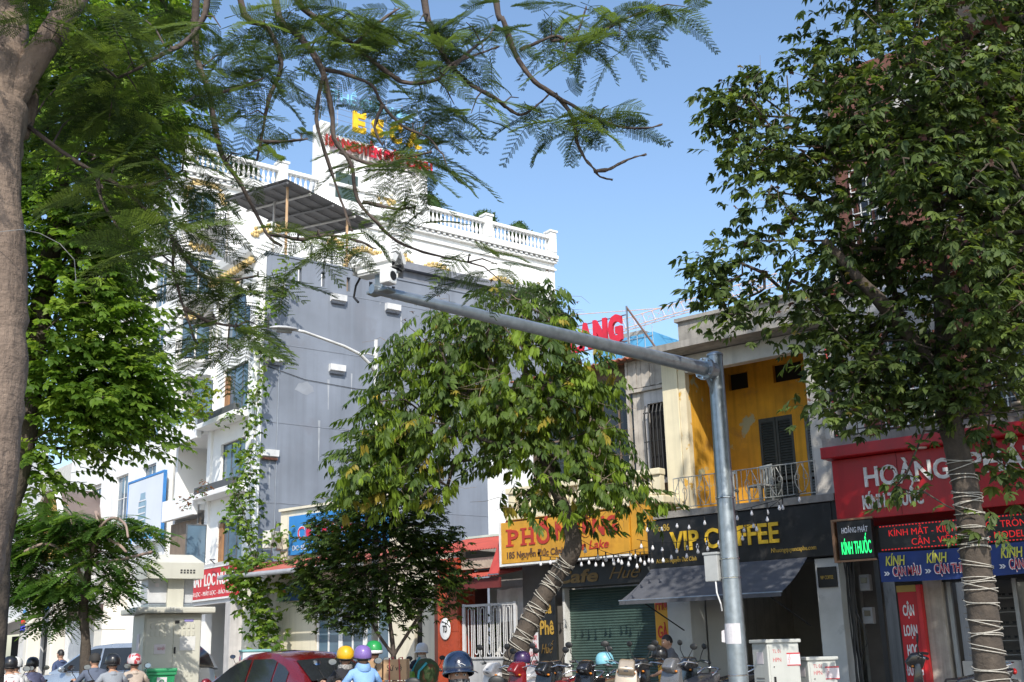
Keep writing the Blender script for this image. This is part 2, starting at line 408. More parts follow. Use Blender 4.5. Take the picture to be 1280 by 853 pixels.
# ground floor
part('shop_pillar', MB().cbox(-9.78,-9.3,21.05,21.6,.13,3.0,.015), mat('pale marble cladding', (.52,.53,.52), .35, 0, .2, 1.2, stain=((.25,.26,.26), .62, 2.5)), h)
part('shop_pillar', MB().cbox(-13.32,-12.75,21.3,21.9,.13,3.9,.015), MATS['pale marble cladding'], h)
part('shop_wall', MB().box(-13.24,-9.62,27,27.2,.13,4.05), mat('shop interior wall', (.42,.42,.40), .8, 0, .15, 1), h); part('shop_screen', MB().box(-12.72,-11.9,21.9,22.05,.13,3.0), MATS['shop interior wall'], h)
part('shop_floor', MB().box(-13.24,-9.62,21.9,27,.1,.15), mat('shop floor tile', (.25,.24,.22), .4), h)
part('shop_counter', MB().cbox(-11.9,-10.6,24.0,24.6,.15,1.1,.02), mat('shop counter', (.20,.19,.18), .5), h)
part('lintel', MB().box(-13.3,-9.3,21.3,21.9,3.0,4.05), mat('dark painted lintel', (.10,.10,.10), .8), h)
# sign
sg = thing('shop_sign', 'black fascia sign with yellow VIP COFFEE lettering', 'sign', (-11.35, 20.95, 3.05))
SBLK = mat('black sign panel', (.014,.014,.014), .45, 0, .4, 3, stain=((.055,.05,.045), .56, 3.5))
SYEL = mat('yellow letter paint', (.78,.50,.03), .55, 0, .15, 5, streak=.35, stain=((.45,.30,.04), .62, 6))
part('panel', MB().cbox(-13.49,-9.3,20.96,21.28,3.03,4.04,.012), SBLK, sg)
part('side_panel', MB().box(-9.3,-9.16,20.98,21.26,2.92,4.06), SBLK, sg)
part('lettering', MB().text('VIP COFFEE', -12.92, 20.958, 3.37, 2.5, .40, .03, .02), SYEL, sg)
q = MB().text('No.86', -13.33, 20.958, 3.80, .40, .15, .012, .01); part('lettering', q, mat('dull gold paint', (.42,.28,.05), .6), sg)
q = MB().text('Add: 186 Nguyễn Đức Cảnh', -13.30, 20.958, 3.14, .98, .09, .008, .008); part('lettering', q, MATS['dull gold paint'], sg)
q = MB().text('Nhuongquyencaphe.com', -10.62, 20.958, 3.17, .95, .09, .008, .008); part('lettering', q, MATS['dull gold paint'], sg)
for x in (-12.1,-10.75): part('panel_seam', MB().box(x,x+.008,20.955,20.959,3.04,4.03), mat('seam grime', (.035,.033,.03), .9), sg)
# plaque on the pillar
pq = thing('plaque', 'small black VIP COFFEE plaque fixed to the pale pillar', 'sign', (-9.55,21.03,2.4))
part('plate', MB().cbox(-9.72,-9.34,21.0,21.05,2.45,2.83,.006), SBLK, pq)
part('lettering', MB().text('VIP COFFEE', -9.66, 20.998, 2.60, .26, .07, .006, .01), MATS['dull gold paint'], pq)
# awning
aw = thing('awning', 'dark grey canvas awning under the VIP COFFEE sign', 'awning', (-11.7, 20.9, 3.0))
CANV = mat('grey canvas', (.085,.09,.105), .85, 0, .2, 3, bump=.1, bscale=200, stain=((.16,.16,.17), .66, 3))
q = MB(); nx, ny = 24, 10; vs = []; fs = []
for i in range(nx+1):
    for j in range(ny+1):
        s_, t_ = i/nx, j/ny
        x = -13.42+(3.56)*s_ + (-.16*t_ if s_ < .5 else -.10*t_); y = 20.93-1.0*t_; z = 3.03-.67*t_ - .05*math.sin(math.pi*t_) + .012*math.sin(s_*19)*t_
        vs.append((x, y, z))
for i in range(nx):
    for j in range(ny): a = i*(ny+1)+j; fs.append((a, a+1, a+ny+2, a+ny+1))
q.add(vs, fs); q.add([(v[0], v[1], v[2]-.006) for v in vs], [f[::-1] for f in fs]); part('canvas', q, CANV, aw, smooth=True)
part('front_bar', MB().tube([(-13.6,19.92,2.36),(-9.94,19.92,2.36)], .018, 8), GALV, aw)
for x in (-13.1,-10.3): part('support_arm', MB().tube([(x,19.95,2.35),(x+.35,21.0,1.75)], .013, 6), MATS['black paint'], aw)
part('valance', MB().box(-13.58,-9.96,19.9,19.906,2.28,2.35), CANV, aw)
# vertical pho sign
ps = thing('shop_sign', 'tall yellow PHỞ GÀ sign with red letters beside the green shutter', 'sign', (-13.55,21.5,0))
part('panel', MB().cbox(-13.72,-13.36,21.44,21.5,.5,2.85,.008), mat('orange yellow sign film', (.72,.36,.03), .55, 0, .15, 2), ps)
q = MB(); [q.text(t, -13.54, 21.436, z, w_, .26, .012, .02, 0, 'c') for t, z, w_ in (('PHỞ',2.2,.30),('GÀ',1.62,.24))]
part('lettering', q, mat('red letter paint', (.55,.04,.025), .55), ps)

# ================================================================= house with the yellow PHO sign and the cafe
BRW = mat('old brown timber', (.17,.12,.085), .85, 0, .35, 5, streak=.5, bump=.2, bscale=20)
PLANK = mat('grey weathered planks', (.42,.38,.33), .9, 0, .25, 4, streak=.6, bump=.25, bscale=22)
h = thing('cafe_house', 'narrow old house with timber upper storey above the yellow PHỐ sign', 'house', (-15.5,22,0))
part('upper_wall', MB().wall(-17.6,-13.46,4.4,8.1,22.3,.2,[(-17.2,-15.9,5.2,7.6),(-15.5,-14.5,5.2,7.6),(-14.12,-13.47,5.12,6.75)]), BRW, h)
for x in (-17.2,-15.5): window(h, x, x+(1.3 if x < -16 else 1.0), 5.2, 7.6, 22.34, BRW, GLASS, 2, 2)
for i in range(10):
    x = -14.46+i*.121; part('plank', MB().box(x,x+.115,22.0-.012*(i % 3 == 1),22.05,7.26+.01*(i % 2),8.06), PLANK, h)
for i in range(3): x = -14.4+i*.11; part('plank', MB().box(x,x+.104,22.06,22.1,5.2,7.24), PLANK, h)
part('panel_frame', MB().box(-14.52,-14.46,21.97,22.08,5.0,8.1).box(-14.46,-13.26,21.96,22.08,8.06,8.13).box(-14.46,-13.26,21.97,22.08,7.16,7.24), PLANK, h)
part('window_surround', MB().wall(-14.08,-13.26,5.0,7.15,22.04,.1,[(-14.0,-13.36,5.12,6.85)]), mat('pale blue grey plaster', (.46,.44,.42), .9, 0, .2, 3, streak=.5), h)
part('window_pane', MB().box(-14.02,-13.34,22.2,22.22,5.1,6.86), DARK, h)
g = MB()
for i in range(7): x = -14.0+i*.105; g.tube([(x,21.93,5.05),(x,21.90,6.6),(x+.0,21.97,6.8)], .017, 6)
for z in (5.1,5.95,6.62): g.tube([(-14.05,21.93,z),(-13.32,21.93,z)], .014, 6)
part('window_grille', g, BLACK, h)
part('corner_pier', MB().cbox(-13.44,-13.03,21.82,22.3,4.5,7.7,.02), CREAM, h)
part('balcony_base', MB().cbox(-17.5,-13.1,21.05,22.0,4.42,4.58,.02).box(-17.4,-13.2,21.12,22.0,4.58,4.62), CREAM, h)
part('balcony_coping', MB().cbox(-17.5,-13.16,21.05,21.3,5.04,5.18,.02), CREAM, h)
for x in (-17.45,-15.4,-13.38): part('balcony_post', MB().cbox(x,x+.2,21.1,21.28,4.62,5.04,.01), CREAM, h)
balusters(h, (-17.2,21.19), (-15.45,21.19), 4.62, .42, 13, CREAM, .9); balusters(h, (-15.15,21.19), (-13.42,21.19), 4.62, .42, 13, CREAM, .9)
part('side_wall', MB().box(-17.6,-17.4,22.5,30,.1,8.1), GREYP, h)
TILE = mat('red clay tile', (.36,.12,.07), .8, 0, .3, 6, bump=.3, bscale=30, stain=((.12,.06,.05), .6, 2))
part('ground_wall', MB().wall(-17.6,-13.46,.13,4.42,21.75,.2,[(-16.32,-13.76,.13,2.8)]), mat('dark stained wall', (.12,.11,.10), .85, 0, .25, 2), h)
# roof: rows of clay tile as a corrugated sheet with ridge
q = MB().corr(-17.8,-13.3,((21.7,7.95),(25,8.3)),.18,.03,.02); part('roof', q, TILE, h, smooth=True)
part('rafter_end', MB().box(-17.7,-13.5,21.85,22.0,7.92,8.0), BRW, h)
# roller shutter: one corrugated curtain
q = MB(); vs = []; fs = []; n = 44
for i in range(n*2+1):
    z = .15+2.62*i/(2*n); d = .016 if i % 2 else 0; vs += [(-16.32,21.86+d,z),(-13.76,21.86+d,z)]
for i in range(n*2): fs.append((i*2, i*2+1, i*2+3, i*2+2))
part('roller_shutter', q.add(vs, fs), mat('grey green shutter paint', (.055,.095,.08), .5, .2, .2, 3, streak=.25), h)
part('shutter_guide', MB().box(-16.37,-16.31,21.68,21.9,.13,2.8), WMETAL, h); part('shutter_guide', MB().box(-13.77,-13.71,21.68,21.9,.13,2.8), WMETAL, h)
part('lock_plate', MB().cbox(-14.6,-14.4,21.84,21.862,1.2,1.24,.004), BLACK, h)
# yellow PHO sign
OR = mat('yellow orange sign film', (.58,.29,.025), .5, 0, .2, 1.5, streak=.3, stain=((.48,.22,.02), .56, 1.6))
sg = thing('shop_sign', 'large yellow PHỐ sign with dark red serif letters above the cafe', 'sign', (-15.5,20.95,3.4))
part('panel', MB().cbox(-17.58,-13.95,20.96,21.3,3.40,4.36,.015), OR, sg)
part('panel', MB().cbox(-13.94,-13.46,21.0,21.3,3.36,4.55,.015), OR, sg)
part('frame_edge', MB().box(-17.63,-17.58,20.94,21.3,3.34,4.38).box(-17.58,-13.95,20.97,21.3,3.35,3.395), WMETAL, sg)
RL = mat('dark red letter film', (.42,.035,.02), .55)
q = MB().text('P', -17.36, 20.958, 3.80, .32, .38, .02, .02).box(-17.42,-17.20,20.94,20.957,3.79,3.835).box(-17.42,-17.25,20.94,20.957,4.15,4.19)
q.text('H', -16.93, 20.958, 3.80, .34, .38, .02, .02)
for x in (-16.93,-16.68): q.box(x-.05,x+.13,20.94,20.957,3.79,3.835).box(x-.05,x+.13,20.94,20.957,4.15,4.19)
q.text('Ố', -16.50, 20.958, 3.80, .40, .38, .02, .03)
q.text('NƯỚNG', -15.95, 20.958, 3.86, 1.7, .40, .02, .03)
part('lettering', q, RL, sg)
q = MB().text('185 Nguyễn Đức Cảnh', -17.40, 20.958, 3.52, 1.68, .15, .012, .018); part('lettering', q, mat('dark brown letter film', (.12,.06,.03), .6), sg)
q = MB().text('Side Lake', -15.6, 20.958, 3.57, 1.1, .19, .012, .012, .25); part('lettering', q, RL, sg)
for x in (-16.38,-15.17): part('panel_seam', MB().box(x,x+.008,20.955,20.959,3.41,4.35), mat('brown seam', (.30,.15,.02), .8), sg)
aw2 = thing('awning', 'narrow red fabric awning at the left end of the yellow PHỐ sign', 'awning', (-17.75,21.3,3.6))
part('canvas', MB().prism([(20.9,3.2),(21.6,4.5),(21.6,4.46),(20.93,3.17)], 'x', -17.95, -17.66), mat('faded red canvas', (.45,.06,.05), .85, 0, .2, 4), aw2)
part('rail', MB().tube([(-17.97,20.91,3.18),(-17.64,20.91,3.18)], .015, 6), GALV, aw2)
sg = thing('shop_sign', 'black Cafe Huế fascia with faded gold script over the green shutter', 'sign', (-15,21.4,2.8))
part('panel', MB().cbox(-16.55,-13.5,21.42,21.7,2.8,3.32,.01), SBLK, sg)
GS = mat('tarnished gold film', (.22,.13,.03), .55, 0, .25, 6)
q = MB().text('Cafe', -16.35, 21.418, 2.9, 1.2, .28, .012, .03, .15); q.text('Huế', -14.85, 21.418, 2.92, .95, .27, .012, .0, .45); part('lettering', q, GS, sg)
part('coffee_cup_mark', MB().lathe([(.0,0),(.09,.01),(.13,.09),(.14,.14),(.125,.14)], 12, (-13.72,21.5,2.98)), mat('pale print', (.5,.48,.44), .7), sg)
sg = thing('shop_sign', 'tall black Cà Phê Huế panel with gold letters left of the green shutter', 'sign', (-16.6,21.4,.4))
part('panel', MB().cbox(-16.92,-16.40,21.44,21.52,.35,2.74,.01), SBLK, sg)
q = MB(); [q.text(t, -16.66, 21.436, z, w_, hh, .01, .02, sh, 'c') for t, z, w_, hh, sh in (('Cà',2.25,.3,.28,0),('Phê',1.78,.4,.32,0))]; part('lettering', q, mat('gold letter film', (.45,.27,.04), .55), sg)
q = MB(); q.text('Huế', -16.66, 21.436, 1.36, .36, .22, .01, 0, .4, 'c'); q.text('Gia truyền', -16.66, 21.436, 1.0, .4, .11, .01, .01, 0, 'c'); part('lettering', q, GS, sg)
sg = thing('poster', 'white notice poster with red lines beside the Cà Phê panel', 'poster', (-17.1,21.5,.9))
part('sheet', MB().cbox(-17.36,-16.98,21.5,21.53,.8,2.0,.005), mat('white notice print', (.66,.64,.64), .7, 0, .1, 4), sg)
part('header', MB().box(-17.36,-16.98,21.492,21.499,1.84,2.0), mat('dark green print', (.05,.08,.05), .7), sg)
q = MB().text('VINH', -17.17, 21.488, 1.87, .3, .10, .004, .01, 0, 'c'); part('lettering', q, mat('pale yellow print', (.6,.58,.25), .7), sg)
q = MB(); [q.text(t, -17.17, 21.498, z, .32, .11, .004, .02, 0, 'c') for t, z in (('CHUYÊN MAY',1.66),('ĐO, SỬA',1.48),('QUẦN',1.30),('ÁO VEST',1.10))]; part('lettering', q, mat('red print', (.5,.05,.06), .7), sg)

# ================================================================= optician's house
h = thing('optician_house', 'four storey brick red house with white window grilles behind the large right hand tree', 'house', (-6,22,0))
BRED = mat('brick red render', (.16,.065,.048), .85, 0, .25, 2, streak=.4, bump=.2, bscale=30)
GRW = mat('grey rendered wall', (.28,.26,.24), .88, 0, .2, 1.5, streak=.6, bump=.2, bscale=25, stain=((.10,.09,.08), .6, 1.2))
wins = [(-8.6,-7.9,9.3,11.0),(-7.0,-6.0,9.4,11.1),(-5.4,-4.4,9.4,11.1),(-8.4,-7.3,5.5,8.0),(-6.3,-4.9,5.5,7.35),(-3.9,-2.8,5.5,7.4),(-3.9,-2.8,9.4,11.1)]
part('front_wall', MB().wall(-8.95,-1.0,5.0,13.4,22.0,.25,wins), BRED, h)
part('party_wall', MB().box(-9.2,-8.97,22.3,31,.13,13.4), GRW, h)
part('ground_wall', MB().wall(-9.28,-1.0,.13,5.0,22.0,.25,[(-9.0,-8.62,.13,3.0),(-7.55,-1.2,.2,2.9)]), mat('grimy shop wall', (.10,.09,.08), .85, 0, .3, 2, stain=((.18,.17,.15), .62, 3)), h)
for (a,b_,c,d) in wins:
    window(h, a, b_, c, d, 22.08, BRED, GLASS, 2, 1)
    g = MB(); nx = max(4, int((b_-a)/.2)); nz = int((d-c)/.22)
    for i in range(nx+1): x = a+(b_-a)*i/nx; g.box(x-.010,x+.010,21.90,21.92,c,d)
    for j in range(nz+1):
        z = c+(d-c)*j/nz; g.box(a,b_,21.896,21.916,z-.010,z+.010)
    part('window_grille', g, WMETAL, h)
part('pier', MB().cbox(-9.2,-8.8,21.8,22.0,5.2,9.0,.02), GREYP, h)
part('floor_band', MB().cbox(-9.2,-1.0,21.7,22.0,8.35,8.6,.02), mat('red oxide trim', (.33,.08,.05), .8), h)
part('balcony_slab', MB().box(-9.1,-1.0,20.4,22.0,5.0,5.16), CONC, h)
part('roof_soffit', MB().box(-6.3,-1.0,20.3,31,13.4,13.6), mat('white soffit', (.62,.60,.56), .85), h)
part('top_beam', MB().box(-7.2,-4.4,20.9,22,11.6,12.4), mat('pale grey beam', (.5,.49,.46), .85, 0, .15, 2, streak=.4), h)
q = MB(); railing(-8.9,-1.0,20.55,5.2,5.85,34,base=q,r_=.012); railing(-8.9,-1.0,20.57,5.3,5.6,10,base=q,r_=.01)
part('balcony_rail', q, mat('rusty dark rail', (.06,.05,.045), .7, .3, .3, 10), h)
tp = thing('tarpaulin', 'grey tarpaulin sheet tied across the upper balcony behind the right tree', 'tarpaulin', (-7.6,21.2,7.6))
q = MB(); vs = []; fs = []
for i in range(13):
    for j in range(9):
        s_, t_ = i/12, j/8; vs.append((-8.5+1.9*s_, 21.2-.25*math.sin(t_*3.1)+.05*math.sin(s_*9+t_*4), 8.35-1.15*t_+.10*math.sin(s_*3.1)-.25*s_))
for i in range(12):
    for j in range(8): a = i*9+j; fs.append((a, a+1, a+10, a+9))
q.add(vs, fs); q.add([(v[0],v[1]+.008,v[2]) for v in vs], [f[::-1] for f in fs]); part('sheet', q, mat('grey tarpaulin', (.40,.40,.41), .6, 0, .15, 3), tp, smooth=True)
part('rope', MB().tube([(-8.5,21.2,8.35),(-8.9,21.7,8.6)], .008, 5), BLACK, tp); part('rope', MB().tube([(-6.6,21.2,8.1),(-6.3,21.8,8.5)], .008, 5), BLACK, tp)
# objects drying / stored on the balcony
for i, (x, c_, lb) in enumerate(((-8.3,(.35,.12,.10),'terracotta flower pot with dry plant at the left end of the red shop balcony'),(-7.2,(.6,.58,.55),'white plastic pot on the red shop balcony behind the rail'),(-5.6,(.45,.36,.28),'beige jar on the red shop balcony behind the trunk'))):
    t = thing('flower_pot', lb, 'pot', (x,21.0,5.16))
    part('pot', MB().lathe([(0,0),(.11,0),(.15,.22),(.17,.22),(.17,.27),(.13,.27),(.12,.1),(0,.1)], 12), mat('pot %d' % i, c_, .7), t, local=True, smooth=True)
    q = MB()
    for j in range(14): a = j*2.4; q.tube([(0,0,.15),(.08*math.cos(a),.08*math.sin(a),.4),(.2*math.cos(a),.2*math.sin(a),.5+.03*(j % 5))], [.01,.007,.002], 4)
    part('stems', q, mat('dry stems', (.22,.15,.08), .9), t, local=True)
# red fascia with raised letters
sg = thing('shop_sign', 'big red fascia sign with raised white HOÀNG PHÁT letters', 'sign', (-6,20.4,3.6))
RED = mat('red aluminium panel', (.42,.008,.014), .36, 0, .18, 1.2, streak=.3, stain=((.27,.012,.014), .55, 1.6))
part('panel', MB().cbox(-8.96,-1.2,20.42,21.9,3.6,4.74,.012), RED, sg)
part('canopy_lip', MB().cbox(-9.06,-1.1,20.18,21.9,4.75,4.97,.02), RED, sg)
for x in (-7.2,-5.0): part('downlight', MB().lathe([(0,0),(.10,0),(.10,.02),(.0,.02)], 14, (x,20.3,4.735)), mat('pale lamp lens', (.7,.65,.6), .4), sg)
LETW = mat('white raised letters', (.72,.71,.69), .55, 0, .12, 6, streak=.3)
part('lettering', MB().text('HOÀNG', -8.34, 20.418, 4.18, 1.56, .36, .04, .02), LETW, sg)
part('lettering', MB().text('PHÁT', -6.45, 20.418, 4.2, 1.25, .38, .04, .02), LETW, sg)
part('lettering', MB().text('KÍNH THUỐC', -8.42, 20.418, 3.78, 1.12, .25, .03, .03), LETW, sg)
for x in (-7.72,-6.5,-5.28,-4.06): part('panel_seam', MB().box(x,x+.008,20.414,20.419,3.61,4.73), mat('dark red seam', (.12,.004,.006), .8), sg)
# red LED board
sg = thing('led_board', 'black LED message board with red running text under the red fascia', 'sign', (-5,20.5,3))
part('case', MB().cbox(-8.22,-1.6,20.46,20.66,2.99,3.46,.01), SBLK, sg)
LEDR = mat('red leds', (.8,.02,.02), .5, emit=.28, ecol=(1,.03,.03))
q = MB().text('KÍNH MẮT - KÍNH THUỐC - TRÒNG KÍNH', -8.02, 20.458, 3.25, 2.9, .12, .004, -.004); q.text('CẬN - VIỄN LOẠN - MODEL THỜI TRANG', -7.62, 20.458, 3.07, 2.9, .12, .004, -.004)
part('lettering', q, LEDR, sg)
q = MB()
for i in range(110):
    x = -8.18+i*.06; q.box(x,x+.03,20.452,20.458,3.425,3.445); q.box(x,x+.03,20.452,20.458,3.01,3.03)
part('led_dots', q, LEDR, sg, kind='stuff')
# green LED sign
sg = thing('led_sign', 'small black sign box with glowing green KÍNH THUỐC letters', 'sign', (-8.6,20.3,2.85))
part('case', MB().cbox(-8.92,-8.26,20.28,20.42,2.88,3.58,.012), SBLK, sg)
part('side_frame', MB().box(-9.02,-8.97,20.26,20.44,2.84,3.62).box(-8.97,-8.22,20.262,20.3,3.585,3.62).box(-8.97,-8.22,20.262,20.3,2.84,2.875), mat('copper strip', (.30,.17,.10), .5, .4), sg)
part('lettering', MB().text('KÍNH THUỐC', -8.86, 20.278, 2.98, .56, .23, .006, .012), mat('green leds', (.02,.8,.2), .5, emit=.9, ecol=(.03,1,.25)), sg)
part('lettering', MB().text('HOÀNG PHÁT', -8.83, 20.278, 3.36, .50, .10, .006, .012), mat('white leds', (.75,.75,.8), .5), sg)
# blue banner
sg = thing('banner', 'blue cloth banner reading KÍNH CẬN MÀU below the LED board', 'banner', (-5,20.4,2.45))
q = MB(); vs = []; fs = []
for i in range(41):
    for j in range(6): s_, t_ = i/40, j/5; vs.append((-8.22+6.4*s_, 20.36+.012*math.sin(s_*31+t_*2), 2.97-.52*t_-.02*math.sin(s_*9)))
for i in range(40):
    for j in range(5): a = i*6+j; fs.append((a, a+1, a+7, a+6))
q.add(vs, fs); part('cloth', q, mat('blue banner cloth', (.018,.045,.19), .7, 0, .15, 2), sg, smooth=True)
YK = mat('yellow print', (.62,.60,.08), .6); RP = mat('red banner print', (.50,.03,.05), .6); WP = mat('white banner print', (.72,.72,.74), .6)
qy = MB(); qr = MB(); qw = MB()
for x, t in ((-8.12,'CẬN MÀU'),(-7.38,'CẬN THỂ THAO'),(-6.12,'CẬN VIỄN')):
    w_ = .52 if len(t) < 9 else .92
    qy.text('KÍNH', x+.03, 20.335, 2.73, .36, .17, .004, .02, .2); qw.text('»', x-.02, 20.335, 2.56, .11, .10, .004, .02)
    qw.text(t, x+.14, 20.336, 2.54, w_, .165, .003, .045); qr.text(t, x+.155, 20.332, 2.545, w_-.03, .155, .003, .008)
part('lettering', qy, YK, sg); part('lettering', qw, WP, sg); part('lettering', qr, RP, sg)
# vertical red sign
sg = thing('shop_sign', 'tall red sign with white CẬN LOẠN HỌC ĐƯỜNG letters', 'sign', (-8.2,21.4,0))
part('panel', MB().cbox(-8.34,-7.98,21.36,21.5,.2,2.42,.01), mat('bright red sign film', (.48,.012,.02), .45, 0, .1, 2), sg)
part('edge', MB().box(-7.975,-7.90,21.34,21.5,.2,2.42), mat('bright red edge', (.6,.02,.025), .4), sg)
part('top_cap', MB().box(-8.34,-7.98,21.34,21.355,2.30,2.42), mat('gold print', (.45,.30,.06), .5), sg)
q = MB(); [q.text(t, -8.16, 21.356, z, w_, .19, .008, .03, 0, 'c') for t, z, w_ in (('CẬN',1.88,.21),('LOẠN',1.52,.25),('HỌC',1.17,.2),('ĐƯỜNG',.82,.30))]; part('lettering', q, WP, sg)
# shop front: posts, glazed display, shelves with spectacles
part('wood_post', MB().cbox(-7.9,-7.56,21.5,21.98,.13,2.95,.01), PLANK, h)
part('header', MB().box(-7.55,-1.2,21.55,21.98,2.45,2.98), SBLK, h)
q = MB().text('AMOR', -7.35, 21.548, 2.56, .45, .12, .004, 0); q.text('PRADA', -5.75, 21.548, 2.56, .6, .12, .004, 0); part('lettering', q, mat('dim grey print', (.16,.16,.16), .6), h)
part('back_panel', MB().box(-7.5,-1.2,23.2,23.25,.2,2.9), mat('display back panel', (.22,.21,.20), .7), h)
for i, x in enumerate((-7.5,-6.35,-5.2,-4.05,-2.9)):
    part('display_frame', MB().box(x,x+.07,21.6,21.68,.2,2.45), mat('grey aluminium', (.32,.32,.32), .4, .5), h)
    part('display_base', MB().cbox(x+.08,x+1.12,21.7,22.1,.2,1.05,.01), mat('white cabinet', (.5,.48,.45), .6), h)
    part('display_pane', MB().box(x+.07,x+1.14,21.63,21.64,1.06,2.44), mat('clear shop glass', (.06,.06,.06), .05, spec=.8), h) if i % 2 else None
    q = MB()
    for r_ in range(5):
        for c_ in range(5):
            cx, cz = x+.2+c_*.19, 1.2+r_*.25
            for sx in (-.033,.033): q.box(cx+sx-.027,cx+sx+.027,22.2,22.21,cz-.018,cz+.018)
            q.box(cx-.07,cx+.07,22.2,22.21,cz+.015,cz+.022)
    part('spectacle_rows', q, BLACK, h, kind='stuff')
    for r_ in range(5): part('shelf', MB().box(x+.08,x+1.12,22.12,22.34,1.13+r_*.25,1.145+r_*.25), mat('pale shelf', (.42,.40,.37), .6), h)

# cables and meter boxes at the party wall
cb = thing('cable_bundle', 'bundle of black cables running down between the two shops', 'cables', (-9.1,21.3,.2))
for i in range(9):
    pts = [(-9.12+.05*math.sin(i*2+z*1.3)+.012*i, 21.0+.03*math.cos(i*3+z), z) for z in np.linspace(3.0,.2,9)]; part('cable', MB().tube(pts, .012+.004*(i % 3), 5), BLACK, cb)
part('cable', MB().tube([(-9.02,21.0,2.0),(-8.88,20.95,1.7),(-8.85,20.95,1.4),(-9.0,21,1.15)], .01, 5), BLACK, cb)
for z, nm in ((2.35,'meter_box'),(1.75,'meter_box')):
    t = thing('meter_box', 'grey electricity meter box on the wall, %s of two' % ('upper' if z > 2 else 'lower'), 'meter box', (-8.85,21.2,z))
    part('case', MB().cbox(-.1,.1,-.09,.05,0,.3,.015), mat('grey box plastic', (.22,.22,.22), .6), t, local=True); part('window', MB().cbox(-.06,.06,-.096,-.088,.14,.24,.004), GLASS, t, local=True)
rp = thing('flag_pole', 'thin red pole standing at the corner of the yellow house', 'pole', (-9.2,21.3,4.2))
part('shaft', MB().tube([(-9.22,21.5,4.25),(-9.32,21.5,7.2)], .022, 6), mat('faded red plastic', (.65,.10,.09), .6), rp); part('clip', MB().cbox(-9.34,-9.2,21.46,21.56,6.1,6.3,.01), BLACK, rp)
# ================================================================= gate with red piers between the cafe and the cream house
frame(FR_ROW)
RTIL = mat('glazed red tile', (.36,.055,.02), .28, 0, .2, 3, stain=((.22,.03,.02), .6, 2))
RCOR = mat('red corrugated sheet', (.50,.10,.07), .5, .1, .15, 2, streak=.25)
h = thing('gateway', 'gateway with red tiled pier, red corrugated roofs and low wall', 'gateway', (-19,21.7,0))
for (a,b_,zt) in ((-20.2,-19.52,3.72),):
    for r_ in range(6):
        z0 = .13+r_*.6
        for c_ in range(2): part('tile', MB().cbox(a+c_*.34,a+c_*.34+.335,21.55,21.575,z0,min(zt,z0+.594),.004), RTIL, h)
    part('pier', MB().box(a,b_,21.58,22.2,.13,zt), RTIL, h)
part('pier_return', MB().box(-20.55,-20.22,21.8,23.5,.13,3.3), mat('dark red brown wall', (.10,.03,.02), .8), h)
part('low_wall', MB().cbox(-19.5,-17.62,21.62,21.8,.13,1.26,.01), mat('grey white low wall', (.42,.42,.42), .8, 0, .15, 2, streak=.4), h)
part('coping', MB().cbox(-19.52,-17.6,21.58,21.84,1.262,1.31,.01), MATS['grey white low wall'], h)
part('roof', MB().corr(-21.7,-17.66,((21.5,3.86),(24.4,4.5)),.09,.014), RCOR, h)
part('fascia_beam', MB().box(-21.6,-17.68,21.7,21.9,3.42,3.68), mat('bare masonry beam', (.42,.36,.28), .95, 0, .3, 5, bump=.6, bscale=20, stain=((.2,.17,.13), .55, 5)), h)
part('roof', MB().corr(-19.5,-17.66,((20.9,3.16),(22.4,3.42)),.09,.014), RCOR, h)
part('eave_board', MB().box(-19.48,-17.68,21.0,21.05,2.88,3.12), mat('dark red board', (.13,.018,.016), .7), h)
part('ridge_flashing', MB().box(-21.7,-17.66,24.3,24.5,4.5,4.56), mat('pale green flashing', (.45,.55,.48), .6), h)
part('back_wall', MB().box(-21.5,-17.62,25.5,25.7,.13,3.4), mat('grey yard wall', (.30,.28,.26), .9), h)  # yard wall in one warm grey
g = thing('fence', 'white steel fence with looped bars on the low wall', 'fence', (-18.6,21.7,1.3))
FW = mat('off white fence paint', (.62,.62,.62), .5, 0, .1, 6)
part('frame', MB().box(-19.48,-19.40,21.66,21.72,1.31,2.58).box(-17.84,-17.76,21.66,21.72,1.31,2.58).box(-19.40,-17.84,21.67,21.71,2.50,2.56), FW, g)
for i in range(7):
    x = -19.30+i*.205; up = i % 2 == 0; q = MB(); r_ = .05
    arc = [(x+r_-r_*math.cos(t), 21.69, (2.42+r_*math.sin(t)) if up else (1.42-r_*math.sin(t))) for t in np.linspace(0,math.pi,8)]
    e0 = 1.31 if up else 2.5
    q.tube([(x,21.69,e0)]+arc+[(x+2*r_,21.69,e0)], .013, 6); part('loop_bar', q, FW, g)
    part('bar', MB().tube([(x+.152,21.69,1.31),(x+.152,21.69,2.5)], .011, 6), FW, g)
sh = thing('cloth_sheet', 'white cloth sheet hung under the lower red roof behind the fence', 'cloth', (-18.2,22.1,2.1))
q = MB(); vs = []; fs = []
for i in range(15):
    for j in range(7): s_, t_ = i/14, j/6; vs.append((-18.75+1.05*s_, 22.15+.05*math.sin(s_*13)*(.4+t_), 2.92-.78*t_-.03*math.sin(s_*7)))
for i in range(14):
    for j in range(6): a = i*7+j; fs.append((a, a+1, a+8, a+7))
q.add(vs, fs); part('cloth', q, mat('white sheet', (.66,.66,.66), .85), sh, smooth=True); part('rod', MB().tube([(-18.85,22.15,2.93),(-17.6,22.15,2.93)], .015, 6), GALV, sh)
ov = thing('oval_sign', 'small white oval sign on the red tiled pier', 'sign', (-19.85,21.5,1.9))
q = MB().lathe([(0,0),(.17,0),(.185,.01),(.17,.02),(0,.02)], 28, (0,0,0), 'y'); q.move(Matrix.Diagonal((1,1,1.45,1))); q.v = [(v[0]-19.92, v[1]+21.51, v[2]+2.0) for v in q.v]
